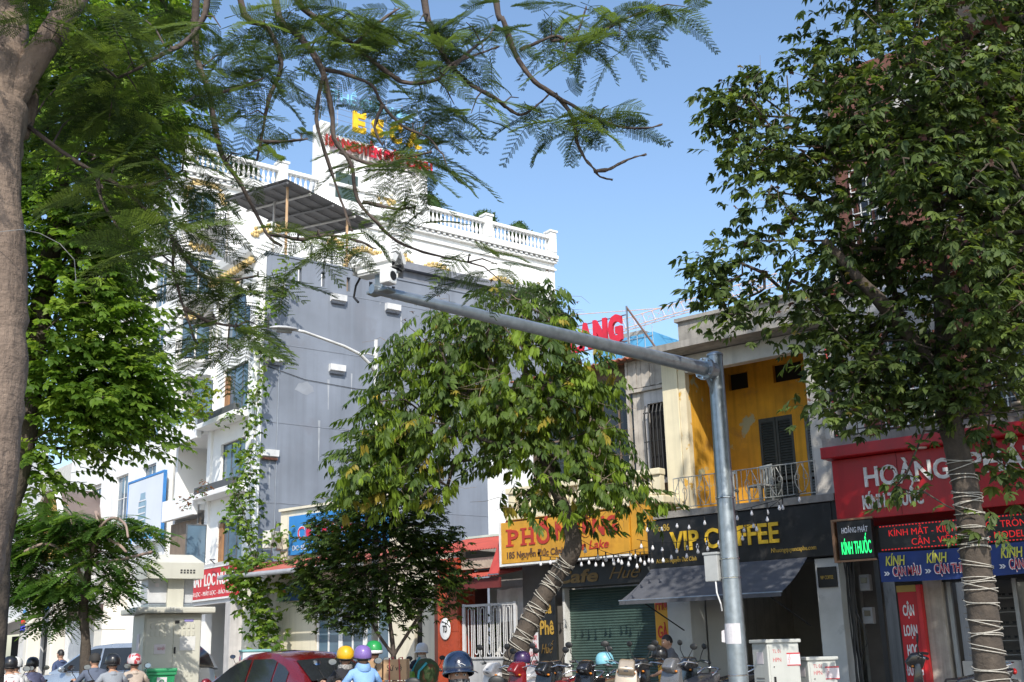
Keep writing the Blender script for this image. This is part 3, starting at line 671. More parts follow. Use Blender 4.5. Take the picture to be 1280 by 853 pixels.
part('plate', q, mat('white enamel', (.7,.7,.7), .3), ov, smooth=True); part('lettering', MB().text('TD', -19.92, 21.508, 1.92, .15, .17, .01, .02, 0, 'c'), BLACK, ov)

# ================================================================= cream single storey house with the blue sign
CRM2 = mat('pale cream wall', (.66,.61,.48), .85, 0, .08, 1, streak=.25, bump=.1, bscale=40, stain=((.42,.38,.3), .66, 1.2))
h = thing('cream_house', 'low cream house with white framed glass doors and a red tin awning', 'house', (-26,24,0))
part('front_wall', MB().wall(-31.2,-21.6,.13,4.3,24.0,.2,[(-27.6,-24.4,.3,3.0),(-23.4,-22.9,.3,3.2)]), CRM2, h)
part('upper_wall', MB().box(-29.4,-24.2,24.0,24.2,4.3,5.95).box(-29.4,-24.2,23.9,24.25,5.96,6.04), CRM2, h)
part('side_wall', MB().box(-29.4,-29.2,24.22,30,4.3,5.95).box(-31.2,-31.0,24.22,30,.13,4.3), CRM2, h)
part('roof_deck', MB().box(-31.2,-21.6,24.2,31,4.2,4.32), CONC, h)
for i in range(3): window(h, -27.58+i*1.06, -27.58+i*1.06+1.04, .32, 2.98, 24.04, WMETAL, GLASSB, 2, 1, .07, 'glass_door')
part('corner_pier', MB().box(-22.9,-21.6,23.8,24.0,.13,3.4), CRM2, h)
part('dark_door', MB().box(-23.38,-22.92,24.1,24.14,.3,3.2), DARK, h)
q = MB().corr(-30.2,-24.0,((22.5,3.96),(24.0,4.4)),.1,.014); part('awning_sheet', q, mat('faded red tin', (.42,.12,.09), .6, .1, .2, 2, stain=((.3,.2,.15), .6, 3)), h)
part('gutter', MB().tube([(-30.4,22.42,3.88),(-23.9,22.42,3.90)], .075, 10), mat('grey pvc gutter', (.34,.35,.37), .45), h)
for x in (-30.0,-24.2): part('bracket', MB().tube([(x,22.45,3.85),(x,24.0,3.3)], .02, 6), GALV, h)
part('cable', MB().tube([(-30.2,23.9,3.7),(-29.9,23.7,3.0),(-29.6,23.8,2.6),(-29.3,23.95,2.5)], .02, 6), BLACK, h)
part('conduit', MB().tube([(-29.9,23.95,4.2),(-29.9,23.95,.2)], .03, 6), GREYP, h)
sg = thing('shop_sign', 'blue sign with red CƠ SỞ MAY letters on the cream parapet', 'sign', (-27,23.9,4.5))
BLU = mat('sky blue sign film', (.03,.20,.50), .5, 0, .08, 1.5)
part('panel', MB().cbox(-28.8,-24.4,23.84,23.98,4.52,5.75,.01), BLU, sg)
q = MB().text('CƠ SỞ MAY', -28.35, 23.838, 4.98, 2.6, .42, .012, .022); part('lettering_outline', q, WP, sg)
q = MB().text('CƠ SỞ MAY', -28.33, 23.824, 4.99, 2.56, .40, .01, .0); part('lettering', q, mat('crimson print', (.55,.02,.06), .55), sg)
q = MB().text('ĐC: SỐ 187 NGUYỄN ĐỨC CẢNH', -28.6, 23.838, 4.66, 3.2, .15, .008, .0); part('lettering', q, WP, sg)
sg = thing('shop_sign', 'small dark blue sign under the tin awning of the cream house', 'sign', (-29,23.9,3))
part('panel', MB().cbox(-29.2,-27.9,23.84,23.97,3.12,3.6,.01), mat('deep blue sign film', (.02,.07,.2), .5), sg); part('mark', MB().lathe([(0,0),(.1,0),(.1,.01),(0,.01)], 14, (-28.95,23.828,3.38), 'y'), mat('orange print', (.6,.2,.03), .6), sg)
def aircon(loc, rz, label, f):
    t = thing('air_conditioner', label, 'air conditioner', loc, rz, None, f); m = mat('aircon casing', (.62,.60,.54), .5, 0, .1, 4, stain=((.4,.35,.26), .64, 3))
    part('casing', MB().cbox(-.4,.4,-.15,.15,0,.55,.02), m, t, local=True)
    q = MB()
    for i in range(7): q.lathe([(.03+i*.03,0),(.036+i*.03,0),(.036+i*.03,.01),(.03+i*.03,.01)], 18, (-.08,-.163,.28), 'y')
    part('fan_grille', q, mat('aircon grille', (.2,.2,.2), .6), t, local=True); part('fan_recess', MB().lathe([(0,0),(.23,0)], 20, (-.08,-.152,.28), 'y'), DARK, t, local=True)
    for x in (-.3,.3): part('bracket', MB().box(x-.02,x+.02,-.15,.3,-.05,0), GALV, t, local=True)
    return t
aircon((-29.25,23.6,4.75), R(-70), 'white outdoor air conditioner on the end of the cream parapet', FR_ROW)

# ================================================================= tall grey house past the bend
frame(FR_FAR)
GREY = mat('blue grey side render', (.20,.225,.27), .88, 0, .16, .5, streak=.35, sscale=(1.5,1.5,.07), bump=.12, bscale=30, stain=((.18,.195,.23), .56, .6), peel=((.30,.32,.35), .70, 1.1))
h = thing('grey_house', 'tall narrow house with blank blue grey side wall and white balcony front', 'house', (-3.9,0,0))
slots = [(y-.09,y+.09,16.75,17.4) for y in (1.85,2.95,4.2,5.33,6.5)]
part('side_wall', MB().ywall(.32,16,.0,17.75,-.001,.25,slots), GREY, h)
part('coping', MB().box(-.3,.04,.3,16,17.752,17.84), GREY, h)
for z in (4.2,7.35,10.6,13.9,16.55): part('joint_line', MB().box(-.0,.012,.34,15.9,z,z+.035), mat('joint line grey', (.20,.22,.26), .9), h)  # thin raised strips in a grey close to the wall colour
part('rainwater_pipe', MB().tube([(.03,1.0,1),(.03,1.0,16.4)], .022, 6), mat('grey pipe', (.25,.28,.33), .6), h)
for (y, z) in ((.75,13.22),(3.66,13.2),(3.67,16.32),(6.42,16.35),(.72,16.4),(.67,9.3)):
    v = part('wall_vent', MB().prism([(0,z-.16),(.02,z-.16),(.20,z-.10),(.22,z+.16),(0,z+.18)], 'y', y-.36, y+.36), mat('white vent hood', (.66,.66,.66), .6), h)
    v2 = MB()
    for i in range(3): v2.box(.02,.15,y-.34,y+.34,z-.175-.0-i*.03,z-.165-i*.03)
    part('vent_louvre', v2, mat('rust brown louvre', (.28,.12,.08), .7) if z < 10 else GREY, h)
rr = random.Random(4)
for (y, z, w_, hh) in ((2.2,12.2,.9,.5),(7.2,14.2,1.6,.7),(4.6,8.1,1.1,.8),(9.0,11.5,1.4,.6),(1.6,6.2,.7,.6),(8.2,16.9,1.2,.3)):
    pts = [(.004, y+w_*(.5+.12*rr.uniform(-1,1))*math.cos(a), z+hh*(.5+.15*rr.uniform(-1,1))*math.sin(a)) for a in np.linspace(0,2*math.pi,15)[:-1]]; part('render_patch', MB().add(pts, [tuple(range(14))]), mat('repaired render', (.255,.275,.31), .9, 0, .12, 2), h)
for (y, z0, z1) in ((2.9,9.2,10.9),(3.3,11.4,12.7),(4.4,12.3,13.1),(4.7,9.9,10.8),(6.9,14.9,16.2),(.72,7.9,9.1),(6.2,11.0,12.6)):
    pts = [(.006, y-.03-.03*rr.random(), z1), (.006, y+.05, z1), (.006, y+.02, z0), (.006, y-.005, z0)]; part('lime_run', MB().add(pts, [(0,3,2,1)]), mat('pale lime run', (.33,.35,.38), .9), h)
part('loose_cable', MB().tube([(.03,.5,12.9),(.03,2.2,12.55),(.03,4.6,12.45),(.03,7.0,12.5),(.03,10,12.9)], .012, 4), BLACK, h)
# front bay: white frame with windows and planter balconies
holes = [(-3.15,-.75,5.15,6.9),(-3.15,-.75,8.35,10.1),(-3.15,-.75,11.35,13.3),(-3.15,-.75,14.4,16.6)]
part('front_wall', MB().wall(-4.25,0,4.9,17.2,0,.3,holes), WHITE, h)
part('front_wall_lower', MB().wall(-8.0,0,0,4.9,.0,.3,[(-4.0,-.5,.13,3.7),(-7.6,-4.6,.13,3.7)]), WHITE, h)
for (a,b_,c,d) in holes:
    window(h, a, b_, c, d, .12, mat('dark grey frames', (.10,.11,.12), .5), GLASSB, 3, 1, .06)
part('wood_jamb', MB().box(-3.1,-2.75,.05,.14,11.4,13.0), mat('brown timber jamb', (.33,.17,.08), .7), h); part('wood_jamb', MB().box(-3.1,-2.75,.05,.14,5.2,6.8), MATS['brown timber jamb'], h)
for z in (8.05,11.05):
    part('planter_slab', MB().cbox(-4.2,-.35,-.75,0,z-.22,z,.03), WHITE, h)
    part('planter_trough', MB().cbox(-4.1,-.45,-.7,-.45,z,z+.3,.02), mat('dark planter', (.08,.085,.09), .6), h)
part('corner_column', MB().cbox(-.38,.03,-.12,.3,4.9,17.6,.03), WHITE, h); part('corner_column', MB().cbox(-4.3,-3.95,-.12,.3,4.9,17.3,.03), WHITE, h)
# arched top storey head and cornice with gold dentils
part('cornice', MB().prism([(.1,17.2),(-.15,17.3),(-.45,17.75),(-.55,18.05),(.1,18.05)], 'x', -4.5, .06), WHITE, h)
for i in range(14): x = -4.3+i*.31; part('dentil', MB().cbox(x,x+.17,-.44,-.16,17.28,17.5,.02), GOLD, h)
q = MB().tube([(-1.95+1.15*math.cos(a), -.05, 15.6+1.15*math.sin(a)) for a in np.linspace(0,math.pi,17)], .10, 6); part('arch_moulding', q, WHITE, h)
q = MB(); 
for i in range(5): a = i*1.257; q.sphere((-1.95+.14*math.cos(a), -.14, 16.85+.14*math.sin(a)), .1, 8, 6)
part('arch_rosette', q, GOLD, h)
# left bay: recessed balconies
part('bay_side_wall', MB().box(-8.05,-7.8,0,10,0,13.9), WHITE, h)
part('bay_roof', MB().prism([(-4.3,13.35),(-8.05,13.9),(-8.05,14.25),(-4.3,13.7)], 'y', -.3, 8), WHITE, h)
for z, kind in ((4.9,0),(7.75,1),(11.0,2)):
    part('bay_floor', MB().box(-7.8,-4.3,-.3,3,z-.25,z), WHITE, h)
    part('bay_parapet', MB().cbox(-7.8,-4.32,-.62,-.4,z-.45,z+.45,.02), WHITE if kind else mat('grey brown fascia', (.22,.20,.19), .8, 0, .1, 1), h)
part('bay_back_wall', MB().box(-7.8,-4.3,2.6,2.75,4.9,13.5), mat('bay plaster', (.62,.60,.55), .8), h)
window(h, -6.9, -4.6, 8.1, 10.7, 2.4, MATS['dark grey frames'], mat('brown curtain glass', (.14,.11,.09), .2), 2)
q = MB()
for i in range(22): x = -7.7+i*.15; q.box(x,x+.10,-.2,-.16,5.3,7.2)
part('slat_screen', q, mat('brown slat screen', (.22,.17,.13), .7), h, kind='stuff')
part('glass_balustrade', MB().box(-7.7,-4.4,-.6,-.585,11.45,12.0), mat('pale glass sheet', (.25,.32,.34), .05), h)
part('screen_post', MB().box(-4.72,-4.64,-.25,-.1,5.3,7.4), mat('grey post', (.25,.25,.25), .6), h)
# casement sashes standing open
for z0 in (5.2,11.4):
    f = MB(); a = Vector((-3.9,-.15)); 
    f.box(-4.0,-3.96,-1.0,-.1,z0,z0+.05).box(-4.0,-3.96,-1.0,-.1,z0+1.6,z0+1.65).box(-4.0,-3.96,-1.0,-.95,z0+.05,z0+1.6).box(-4.0,-3.96,-.15,-.1,z0+.05,z0+1.6)
    o = part('open_sash', f, MATS['dark grey frames'], h); part('pane', MB().box(-3.985,-3.975,-.95,-.15,z0+.05,z0+1.6), GLASSB, o)
# roof terrace
part('roof_deck', MB().box(-7.8,-.26,.3,16,16.55,16.7), CONC, h)
part('stair_house', MB().box(-5.0,-.9,7.6,15,16.7,18.6).box(-5.2,-.6,6.6,15.4,18.62,18.95), mat('slate grey render', (.20,.21,.24), .85), h)
cn = thing('roof_canopy', 'sloping corrugated steel canopy on posts over the grey house terrace', 'canopy', (-2,3,16.7))
STL = mat('grey canopy sheet', (.20,.20,.205), .6, .3, .12, 2); CR = mat('canopy rust white', (.55,.53,.5), .6)
def rz_(x, y): return 22.45-.21*(x+6.1)-.25*(y-1)
q = MB(); n = 44; vs = []; fs = []
for i in range(n*2+1):
    y = .9+4.4*i/(2*n); d = .03*(i % 2)
    vs += [(-6.15,y,rz_(-6.15,y)+d),(.35,y,rz_(.35,y)+d)]
for i in range(n*2): fs.append((i*2, i*2+1, i*2+3, i*2+2))
part('sheet', q.add(vs, fs), STL, cn)
for i, y in enumerate((1.0,2.1,3.2,4.3,5.2)): part('rafter', MB().tube([(-6.15,y,rz_(-6.15,y)-.12),(.3,y,rz_(.3,y)-.12)], .06, 4), CR if i % 2 else STL, cn)
for x in (-6.0,-4.9,-3.8,-2.7,-1.6,-.5): part('purlin', MB().tube([(x,.9,rz_(x,.9)-.05),(x,5.3,rz_(x,5.3)-.05)], .035, 4), STL, cn)
for (x,y) in ((-6.0,1.1),(-6.0,5.5),(-3.0,2.0),(-.2,4.2),(-.3,1.3),(-3.2,5.1)): part('post', MB().tube([(x,y,16.7),(x,y,rz_(x,y)-.1)], .06, 6), (CR if x < -2 else mat('peeling orange steel', (.55,.36,.2), .6)), cn)
part('brace', MB().tube([(-6.0,1.1,17.8),(-6.0,5.5,21.0)], .02, 5), STL, cn); part('brace', MB().tube([(-6.0,5.5,17.4),(-6.0,1.1,21.4)], .02, 5), STL, cn)
aircon((-.55,6.6,17.75), R(90), 'white air conditioner unit on the grey house roof terrace', FR_FAR)
# shop sign and ground floor
part('sign_soffit', MB().box(-5.0,.25,-.4,0,3.55,3.72).box(-5.0,.25,-.45,0,5.03,5.15).box(.1,.28,-.42,0,3.72,5.03), mat('pale sign housing', (.5,.5,.5), .7, 0, .1, 1), h)
part('ground_pillar', MB().cbox(-.95,-.45,-.5,0,.13,3.55,.03), mat('grey white pillar', (.48,.46,.44), .8, 0, .15, 2, streak=.4), h); part('ground_pillar', MB().cbox(-4.9,-4.4,-.5,0,.13,3.55,.03), MATS['grey white pillar'], h)
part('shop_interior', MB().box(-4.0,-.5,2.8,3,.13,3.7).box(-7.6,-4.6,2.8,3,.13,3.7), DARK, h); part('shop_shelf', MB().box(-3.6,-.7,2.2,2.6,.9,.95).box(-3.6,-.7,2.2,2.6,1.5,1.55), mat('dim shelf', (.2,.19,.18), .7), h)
sg = thing('shop_sign', 'red sign with white MÁY LỌC NƯỚC letters below the vine', 'sign', (-2.3,-.4,3.8))
part('panel', MB().cbox(-4.75,.02,-.46,-.35,3.78,4.95,.01), mat('crimson sign film', (.55,.02,.03), .5, 0, .1, 1), sg)
part('frame_edge', MB().box(-4.85,-4.76,-.48,-.34,3.7,5.0).box(-4.76,.1,-.48,-.34,3.7,3.775).box(-4.76,.1,-.48,-.34,4.955,5.02), WMETAL, sg)
part('lettering', MB().text('MÁY LỌC NƯỚC', -4.45, -.462, 4.28, 4.2, .46, .02, .02), LETW, sg); part('lettering', MB().text('LÕI LỌC - MÁY LỌC - BẢO HÀNH', -4.6, -.462, 3.90, 4.4, .17, .01, .0), LETW, sg)
for x in (-4.2,-2.3,-.4): part('lamp_bracket', MB().tube([(x,-.4,5.1),(x+.3,-.75,5.25),(x+.9,-.8,5.2)], .025, 5), STL, sg)

# ================================================================= white hotel behind
h = thing('white_hotel', 'tall white ornate building with balustraded roof and gold trim', 'building', (-16,12,0))
HW = mat('bright white stucco', (.84,.84,.82), .7, 0, .06, 1, streak=.18, bump=.08, bscale=50)
SX = -9.4                                   # side wall plane
hw = [(.45,2.0,z+.05,z+2.35) for z in (8.1,11.55,15.1,18.3,21.9)]
part('side_wall', MB().ywall(.2,24,0,24.9,SX,.3,hw), HW, h)
part('front_wall', MB().wall(-24,-9.72,0,24.9,.2,.3,[(x,x+1.8,z,z+2.3) for x in (-12.8,-16.5,-20.5) for z in (8.2,11.6,15.2,18.4,21.9)]), HW, h)
part('back_wall', MB().box(-24,SX-.31,23.7,24,0,24.9), HW, h); part('roof_deck', MB().box(-24,SX-.3,.5,23.7,24.6,24.8), CONC, h)
for (x0,x1) in ((-12.8,-11.0),(-16.5,-14.7),(-20.5,-18.7)):
    for z in (8.2,11.6,15.2,18.4,21.9): window(h, x0, x1, z, z+2.3, .35, WMETAL, GLASSB, 2, 2)
# cornice mouldings on the side wall
for z, d, t in ((24.05,.12,.12),(24.5,.22,.14),(24.75,.38,.2)): part('cornice', MB().box(SX+.002,SX+d,.1,24.05,z,z+t), HW, h)
for i in range(60): y = .3+i*.4; part('bracket_block', MB().box(SX+.003,SX+.30,y,y+.18,24.62,24.75), HW, h)
part('balustrade_base', MB().box(SX-.25,SX+.2,.1,24.05,24.95,25.2), HW, h)
part('balustrade_rail', MB().cbox(SX-.2,SX+.18,.1,24.05,26.05,26.25,.04), HW, h)
for y in (.1,5.2,13.7,18.6,23.55): part('balustrade_pier', MB().cbox(SX-.3,SX+.25,y,y+.5,25.2,26.5,.04).box(SX-.36,SX+.31,y-.06,y+.56,26.5,26.62), HW, h)
for (a,b_,n) in ((.7,5.1,16),(5.8,7.6,6),(14.3,18.5,15),(19.2,23.5,15)):
    balusters(h, (SX-.02,a), (SX-.02,b_), 25.2, .85, n, HW, 1.7)
# round balconies with iron rails
for k_, z in enumerate((15.1,18.28,21.85)):
    prof = [(0,-.42),(.7,-.40),(1.0,-.2),(1.12,-.14),(1.15,0),(0,0)]
    q = MB().lathe(prof, 16, (0,0,0), 'z', .5); q.move(Matrix.Translation((SX,1.3,z)) @ Matrix.Rotation(R(-90),4,'Z'))
    part('balcony', q, HW, h, smooth=False)
    q = MB(); N_ = 15
    arc = lambda a, r_, zz: (SX+r_*math.sin(a), 1.3-r_*math.cos(a), zz)
    for zz in (z+.08,z+.5,z+.95): q.tube([arc(a,1.06,zz) for a in np.linspace(0.02,math.pi-.02,15)], .025, 5)
    for i in range(N_): a = .05+(math.pi-.1)*i/(N_-1); q.tube([arc(a,1.06,z+.05),arc(a,1.12,z+.3),arc(a,1.06,z+.95)], .016, 4)
    part('balcony_rail', q, BLACK, h)
    # door behind
    f = MB(); y0, y1 = .45, 2.0
    f.box(SX-.14,SX-.06,y0,y0+.09,z,z+2.3).box(SX-.14,SX-.06,y1-.09,y1,z,z+2.3).box(SX-.14,SX-.06,y0+.09,y1-.09,z+2.21,z+2.3).box(SX-.13,SX-.07,1.18,1.27,z,z+2.21)
    o = part('window', f, WMETAL, h); part('pane', MB().box(SX-.11,SX-.10,y0+.05,y1-.05,z,z+2.25), GLASSB, o)
    q = MB(); rr = random.Random(k_)
    for i in range(26): q.sphere((SX+.03, .65+i*.05, z-.85+.16*math.sin(i*1.1)+rr.uniform(-.05,.05)), .09, 6, 4)
    part('gold_relief', q, GOLD, h)
for k_, z in enumerate((8.1,11.55)):
    f = MB().box(SX-.14,SX-.06,.45,.54,z,z+2.4).box(SX-.14,SX-.06,1.91,2.0,z,z+2.4).box(SX-.14,SX-.06,.54,1.91,z+2.3,z+2.4); o = part('window', f, WMETAL, h); part('pane', MB().box(SX-.11,SX-.10,.5,1.95,z,z+2.35), GLASSB, o)
# gold arches and reliefs high on the side wall
def gold_arch(yc, zc, r_, nm='gold_arch'):
    q = MB(); q.tube([(SX+.03, yc+r_*math.cos(a), zc+r_*1.05*math.sin(a)) for a in np.linspace(.1,math.pi-.1,19)], .09, 6)
    for i in range(15): a = .15+2.85*i/14; q.sphere((SX+.06, yc+(r_+.12)*math.cos(a), zc+(r_+.14)*1.05*math.sin(a)), .11, 6, 4)
    part(nm, q, GOLD, h); part('arch_panel', MB().tube([(SX+.02, yc+(r_-.35)*math.cos(a), zc+(r_-.35)*math.sin(a)) for a in np.linspace(0,math.pi,15)], .06, 5), HW, h)
gold_arch(19.8,21.4,1.25); gold_arch(15.2,21.4,1.25); gold_arch(10.6,21.4,1.25); gold_arch(1.3,23.6-.2,.95)
for (y,z) in ((5.5,22.9),(8.6,22.8),(11.5,22.6),(13.0,22.7),(11.9,25.9),(4.4,22.5)):
    q = MB(); rr = random.Random(int(y*7))
    for i in range(16): q.sphere((SX+.05, y+rr.gauss(0,.28), z+rr.gauss(0,.16)), .11, 6, 4)
    part('gold_relief', q, GOLD, h)
# pediment block that carries the letters
part('pediment', MB().box(SX-.6,SX+.05,7.7,14.4,24.95,28.75).box(SX-.7,SX+.2,7.6,14.5,28.75,28.95), HW, h)
part('pediment_pier', MB().cbox(SX-.7,SX+.2,7.55,8.15,25.2,29.6,.04), HW, h); part('pediment_pier', MB().cbox(SX-.7,SX+.2,13.9,14.5,25.2,28.7,.04), HW, h)
part('pediment_window', MB().box(SX+.052,SX+.06,8.6,10.0,25.4,26.9), mat('dark green glass', (.06,.09,.08), .2), h)  # dark green pane set on the pediment face
sg = thing('rooftop_sign', 'rooftop letters reading ESCA in yellow on a wire frame above red and pale blue words', 'sign', (SX,11,28.5))
def side_text(body, y, z, w_, hh, m, dep=.12, bold=.04, xx=0., nm='lettering'):
    q = MB().text(body, 0, 0, 0, w_, hh, dep, bold); q.v = [(SX+xx-v[1], y+v[0], z+v[2]) for v in q.v]; part(nm, q, m, sg)
RLET = mat('red channel letters', (.60,.02,.045), .5); YLET = mat('yellow channel letters', (.85,.55,.02), .5); CLET = mat('pale cyan letters', (.25,.58,.80), .5)
side_text('184 NGUYỄN ĐỨC CẢNH', 7.85, 28.2, 6.9, .62, RLET, .12, .02, .22)
# ESCA: slab letters, each letter a part of its own
def slab_letter(ch, y):
    q = MB(); q.text(ch, 0, 0, 0, .78, 1.05, .14, .045)
    feet = {'E':((0,0,.22,.16),(0,1,.22,.16),(.62,.9,.2,.3),(.62,-.02,.2,.3)), 'S':((.55,.8,.2,.3),(0,0,.18,.32)), 'C':((.6,.78,.2,.32),), 'A':((-.1,0,.42,.14),(.52,0,.42,.14))}[ch]
    for (a,c,w_,hh) in feet: q.box(a,a+w_,-.14,0,c,c+hh)
    q.v = [(SX+.05-v[1], y+v[0], 29.6+v[2]) for v in q.v]; part('letter', q, YLET, sg)
for i, ch in enumerate('ESCA'): slab_letter(ch, 9.6+i*1.2)
side_text('THẾ GIỚI SƠN', 8.3, 31.1, 5.2, .6, CLET, .08, .0, .05)
q = MB()
for i in range(7): y = 7.7+i*1.05; q.tube([(SX-.1,y,28.5),(SX-.1,y,32.2)], .018, 4)
for i in range(11): z = 28.7+i*.34; q.tube([(SX-.08,7.6,z),(SX-.08,14.2,z)], .012, 4)
part('wire_frame', q, mat('thin steel frame', (.35,.35,.38), .5, .5), sg, kind='stuff')
def topiary(loc, r_, label, sq=1.):
    t = thing('topiary_bush', label, 'bush', loc, 0, 'clipped bushes on the white roof')
    part('trunk', MB().tube([(0,0,0),(0,0,.9)], .06, 6), BRW, t, local=True)
    rr = np.random.default_rng(int(abs(loc[1])*10)); q = MB(); vs = []; fs = []
    for i in range(900):
        d = rr.normal(size=3); d /= np.linalg.norm(d); p = d*r_*rr.uniform(.8,1.02); p[2] = p[2]*sq+.95; a = rr.normal(size=3)*.07; b_ = rr.normal(size=3)*.07; o = len(vs)
        vs += [tuple(p), tuple(p+a), tuple(p+b_)]; fs.append((o,o+1,o+2))
    q.add(vs, fs); q.sphere((0,0,.95), r_*.86, 12, 8, (1,1,sq)); part('crown', q, leafmat('topiary leaf', (.045,.09,.02), .2), t, local=True)
topiary((SX-1.0,19.4,25.6), .85, 'large clipped round bush behind the white roof balustrade'); topiary((SX-1.0,22.0,25.5), .75, 'smaller clipped bush near the right end of the white roof balustrade')
topiary((SX-1.4,15.2,25.6), 1.4, 'dark bush beside the red letters on the white roof', .9); topiary((SX-1.0,3.8,25.4), .8, 'low bush at the left end of the white roof balustrade', .7)

# ================================================================= houses further along the left
bs = thing('billboard', 'white billboard with blue edge and drawn bottle above the pavement', 'billboard', (-11.5,-.1,7))
part('panel', MB().cbox(-13.6,-9.1,-.12,-.02,6.7,9.75,.02), mat('pale lilac print', (.66,.70,.78), .55, 0, .06, .6), bs)
part('edge', MB().box(-13.68,-9.02,-.14,0,9.76,9.86).box(-13.68,-13.61,-.14,0,6.6,9.75).box(-9.09,-9.02,-.14,0,6.6,9.75), mat('blue edge trim', (.05,.22,.55), .5), bs)
q = MB().lathe([(0,0),(.42,0),(.5,.1),(.5,1.1),(.32,1.35),(.32,1.55),(0,1.55)], 18); q.move(Matrix.Translation((-11.6,-.13,7.55)) @ Matrix.Diagonal((1,.04,1,1))); part('bottle_mark', q, mat('blue grey print', (.25,.38,.48), .5), bs)
q = MB()
for z in (7.8,8.1,8.4,8.7): q.box(-12.05,-11.15,-.165,-.155,z,z+.06)
part('bottle_band', q, WP, bs); part('lettering', MB().text('NƯỚC', -12.9, -.122, 6.85, 3.0, .38, .01, .03), mat('bright blue print', (.05,.35,.7), .5), bs)
h = thing('arched_house', 'house with brown barrel vaulted porch and gold lattice arch', 'house', (-22,0,0))
AW = mat('off white house paint', (.62,.62,.62), .75, 0, .1, 1, streak=.25)
part('front_wall', MB().wall(-30,-13.7,0,12.5,.6,.3,[(-29,-26.5,6.6,9.5),(-19,-14.5,9.0,11.8),(-28.5,-25,.3,3.4),(-20.5,-17.8,.3,3.4),(-16.5,-14.6,.3,3.3)]), AW, h)
window(h, -29, -26.5, 6.6, 9.5, .7, WMETAL, GLASS, 5, 2); window(h, -19, -14.5, 9.0, 11.8, .7, WMETAL, GLASSB, 3, 1); window(h, -20.5, -17.8, .3, 3.4, .7, WMETAL, GLASS, 3, 2, .07, 'glass_door'); window(h, -28.5, -25, .3, 3.4, .75, MATS['dark grey frames'], GLASS, 4, 1); window(h, -16.5, -14.6, .3, 3.3, .75, WMETAL, GLASS, 2, 2)
# vault runs back from the street
q = MB(); vs = []; fs = []
for a in np.linspace(0,math.pi,19):
    for y in (-1.8,2.6): vs += [(-20.6+2.3*math.cos(a), y, 8.0+2.3*math.sin(a)), (-20.6+2.15*math.cos(a), y, 8.0+2.15*math.sin(a))]
for i in range(18): a = i*4; b_ = a+4; fs += [(a,b_,b_+2,a+2),(a+1,a+3,b_+3,b_+1),(a,a+1,b_+1,b_),(a+2,b_+2,b_+3,a+3)]
part('barrel_roof', MB().add(vs, fs), mat('brown vault sheet', (.16,.125,.115), .5, .2, .15, 1), h, smooth=False)
q = MB().tube([(-20.6+2.36*math.cos(a), -1.85, 8.0+2.36*math.sin(a)) for a in np.linspace(0,math.pi,19)], .16, 6); part('arch_trim', q, WHITE, h)
part('arch_backing', MB().box(-22.7,-18.5,-1.2,-1.1,6.2,8.0), mat('brown gold panel', (.30,.17,.05), .6, 0, .2, 2), h)
for i in range(5):
    for j in range(5):
        x = -22.3+i*.74; z = 6.3+j*.75
        if math.hypot(x+.3+20.6, max(0, z+.3-8.0)) > 2.1: continue
        g2 = MB().wall(x,x+.68,z,z+.7,-1.5,.12,[(x+.16,x+.52,z+.16,z+.54)]); o = part('lattice_cell', g2, mat('gilded lattice', (.55,.34,.08), .5, .1), h); part('pane', MB().box(x+.15,x+.53,-1.42,-1.41,z+.15,z+.55), mat('dull mirror pane', (.35,.35,.36), .3), o)
part('porch_column', MB().cbox(-22.9,-22.3,-1.9,-1.2,.13,6.1,.05), mat('cream tile cladding', (.70,.66,.58), .5, 0, .08, 1), h); part('porch_column', MB().cbox(-18.8,-18.2,-1.9,-1.2,.13,6.1,.05), MATS['cream tile cladding'], h)
part('porch_beam', MB().box(-22.9,-18.2,-1.88,-1.2,6.12,6.5), AW, h)
part('brown_fascia', MB().box(-20.4,-13.8,-1.0,.59,3.5,4.1), mat('dark brown fascia', (.07,.045,.04), .7), h)
part('side_pier', MB().cbox(-14.9,-13.75,-.9,.58,.13,6.0,.03), MATS['cream tile cladding'], h)
for z in (1.5,2.9,4.3): part('pier_joint', MB().box(-14.9,-13.73,-.92,.5,z,z+.03), mat('tile joint', (.4,.38,.33), .8), h)
part('brick_band', MB().box(-29.5,-18.4,.3,.58,10.3,12.4), mat('white brick band', (.6,.58,.54), .8, 0, .15, 8, bump=.4, bscale=14), h)
sg = thing('shop_sign', 'white shop sign with small black letters and blue line on the left row', 'sign', (-25,-.5,4))
part('panel', MB().cbox(-28.8,-22.2,-.5,-.3,4.1,6.6,.02), mat('grey white sign sheet', (.6,.61,.63), .5), sg); part('blue_line', MB().box(-28.6,-22.3,-.52,-.502,4.25,4.42), mat('blue line print', (.05,.25,.55), .5), sg)
part('lettering', MB().text('CONCEPT', -27.2, -.502, 4.8, 3.9, .36, .01, 0), BLACK, sg); part('red_mark', MB().box(-25.6,-24.9,-.52,-.502,5.5,6.1), RLET, sg)
sg = thing('led_board', 'small red and blue electronic board below the white shop sign', 'sign', (-27,-.6,3.2))
part('case', MB().cbox(-28.4,-25.4,-.66,-.5,3.15,4.0,.02), SBLK, sg); part('lettering', MB().text('BÁN SIM THẺ', -28.2, -.664, 3.66, 2.6, .24, .01, .03), LEDR, sg); part('lettering', MB().text('NẠP TIỀN', -28.2, -.664, 3.27, 2.6, .24, .01, .03), mat('blue leds', (.05,.05,.6), .5, emit=.4, ecol=(.1,.12,1)), sg)
h = thing('far_house', 'white house with barred upper window at the left edge of the street', 'house', (-36,0,0))
part('front_wall', MB().wall(-42,-30.2,0,14,.3,.3,[(-40,-36.5,5.6,8.6),(-35,-31.5,5.6,8.6),(-40,-32,.3,3.2),(-40,-36.5,9.6,12.4)]), AW, h)
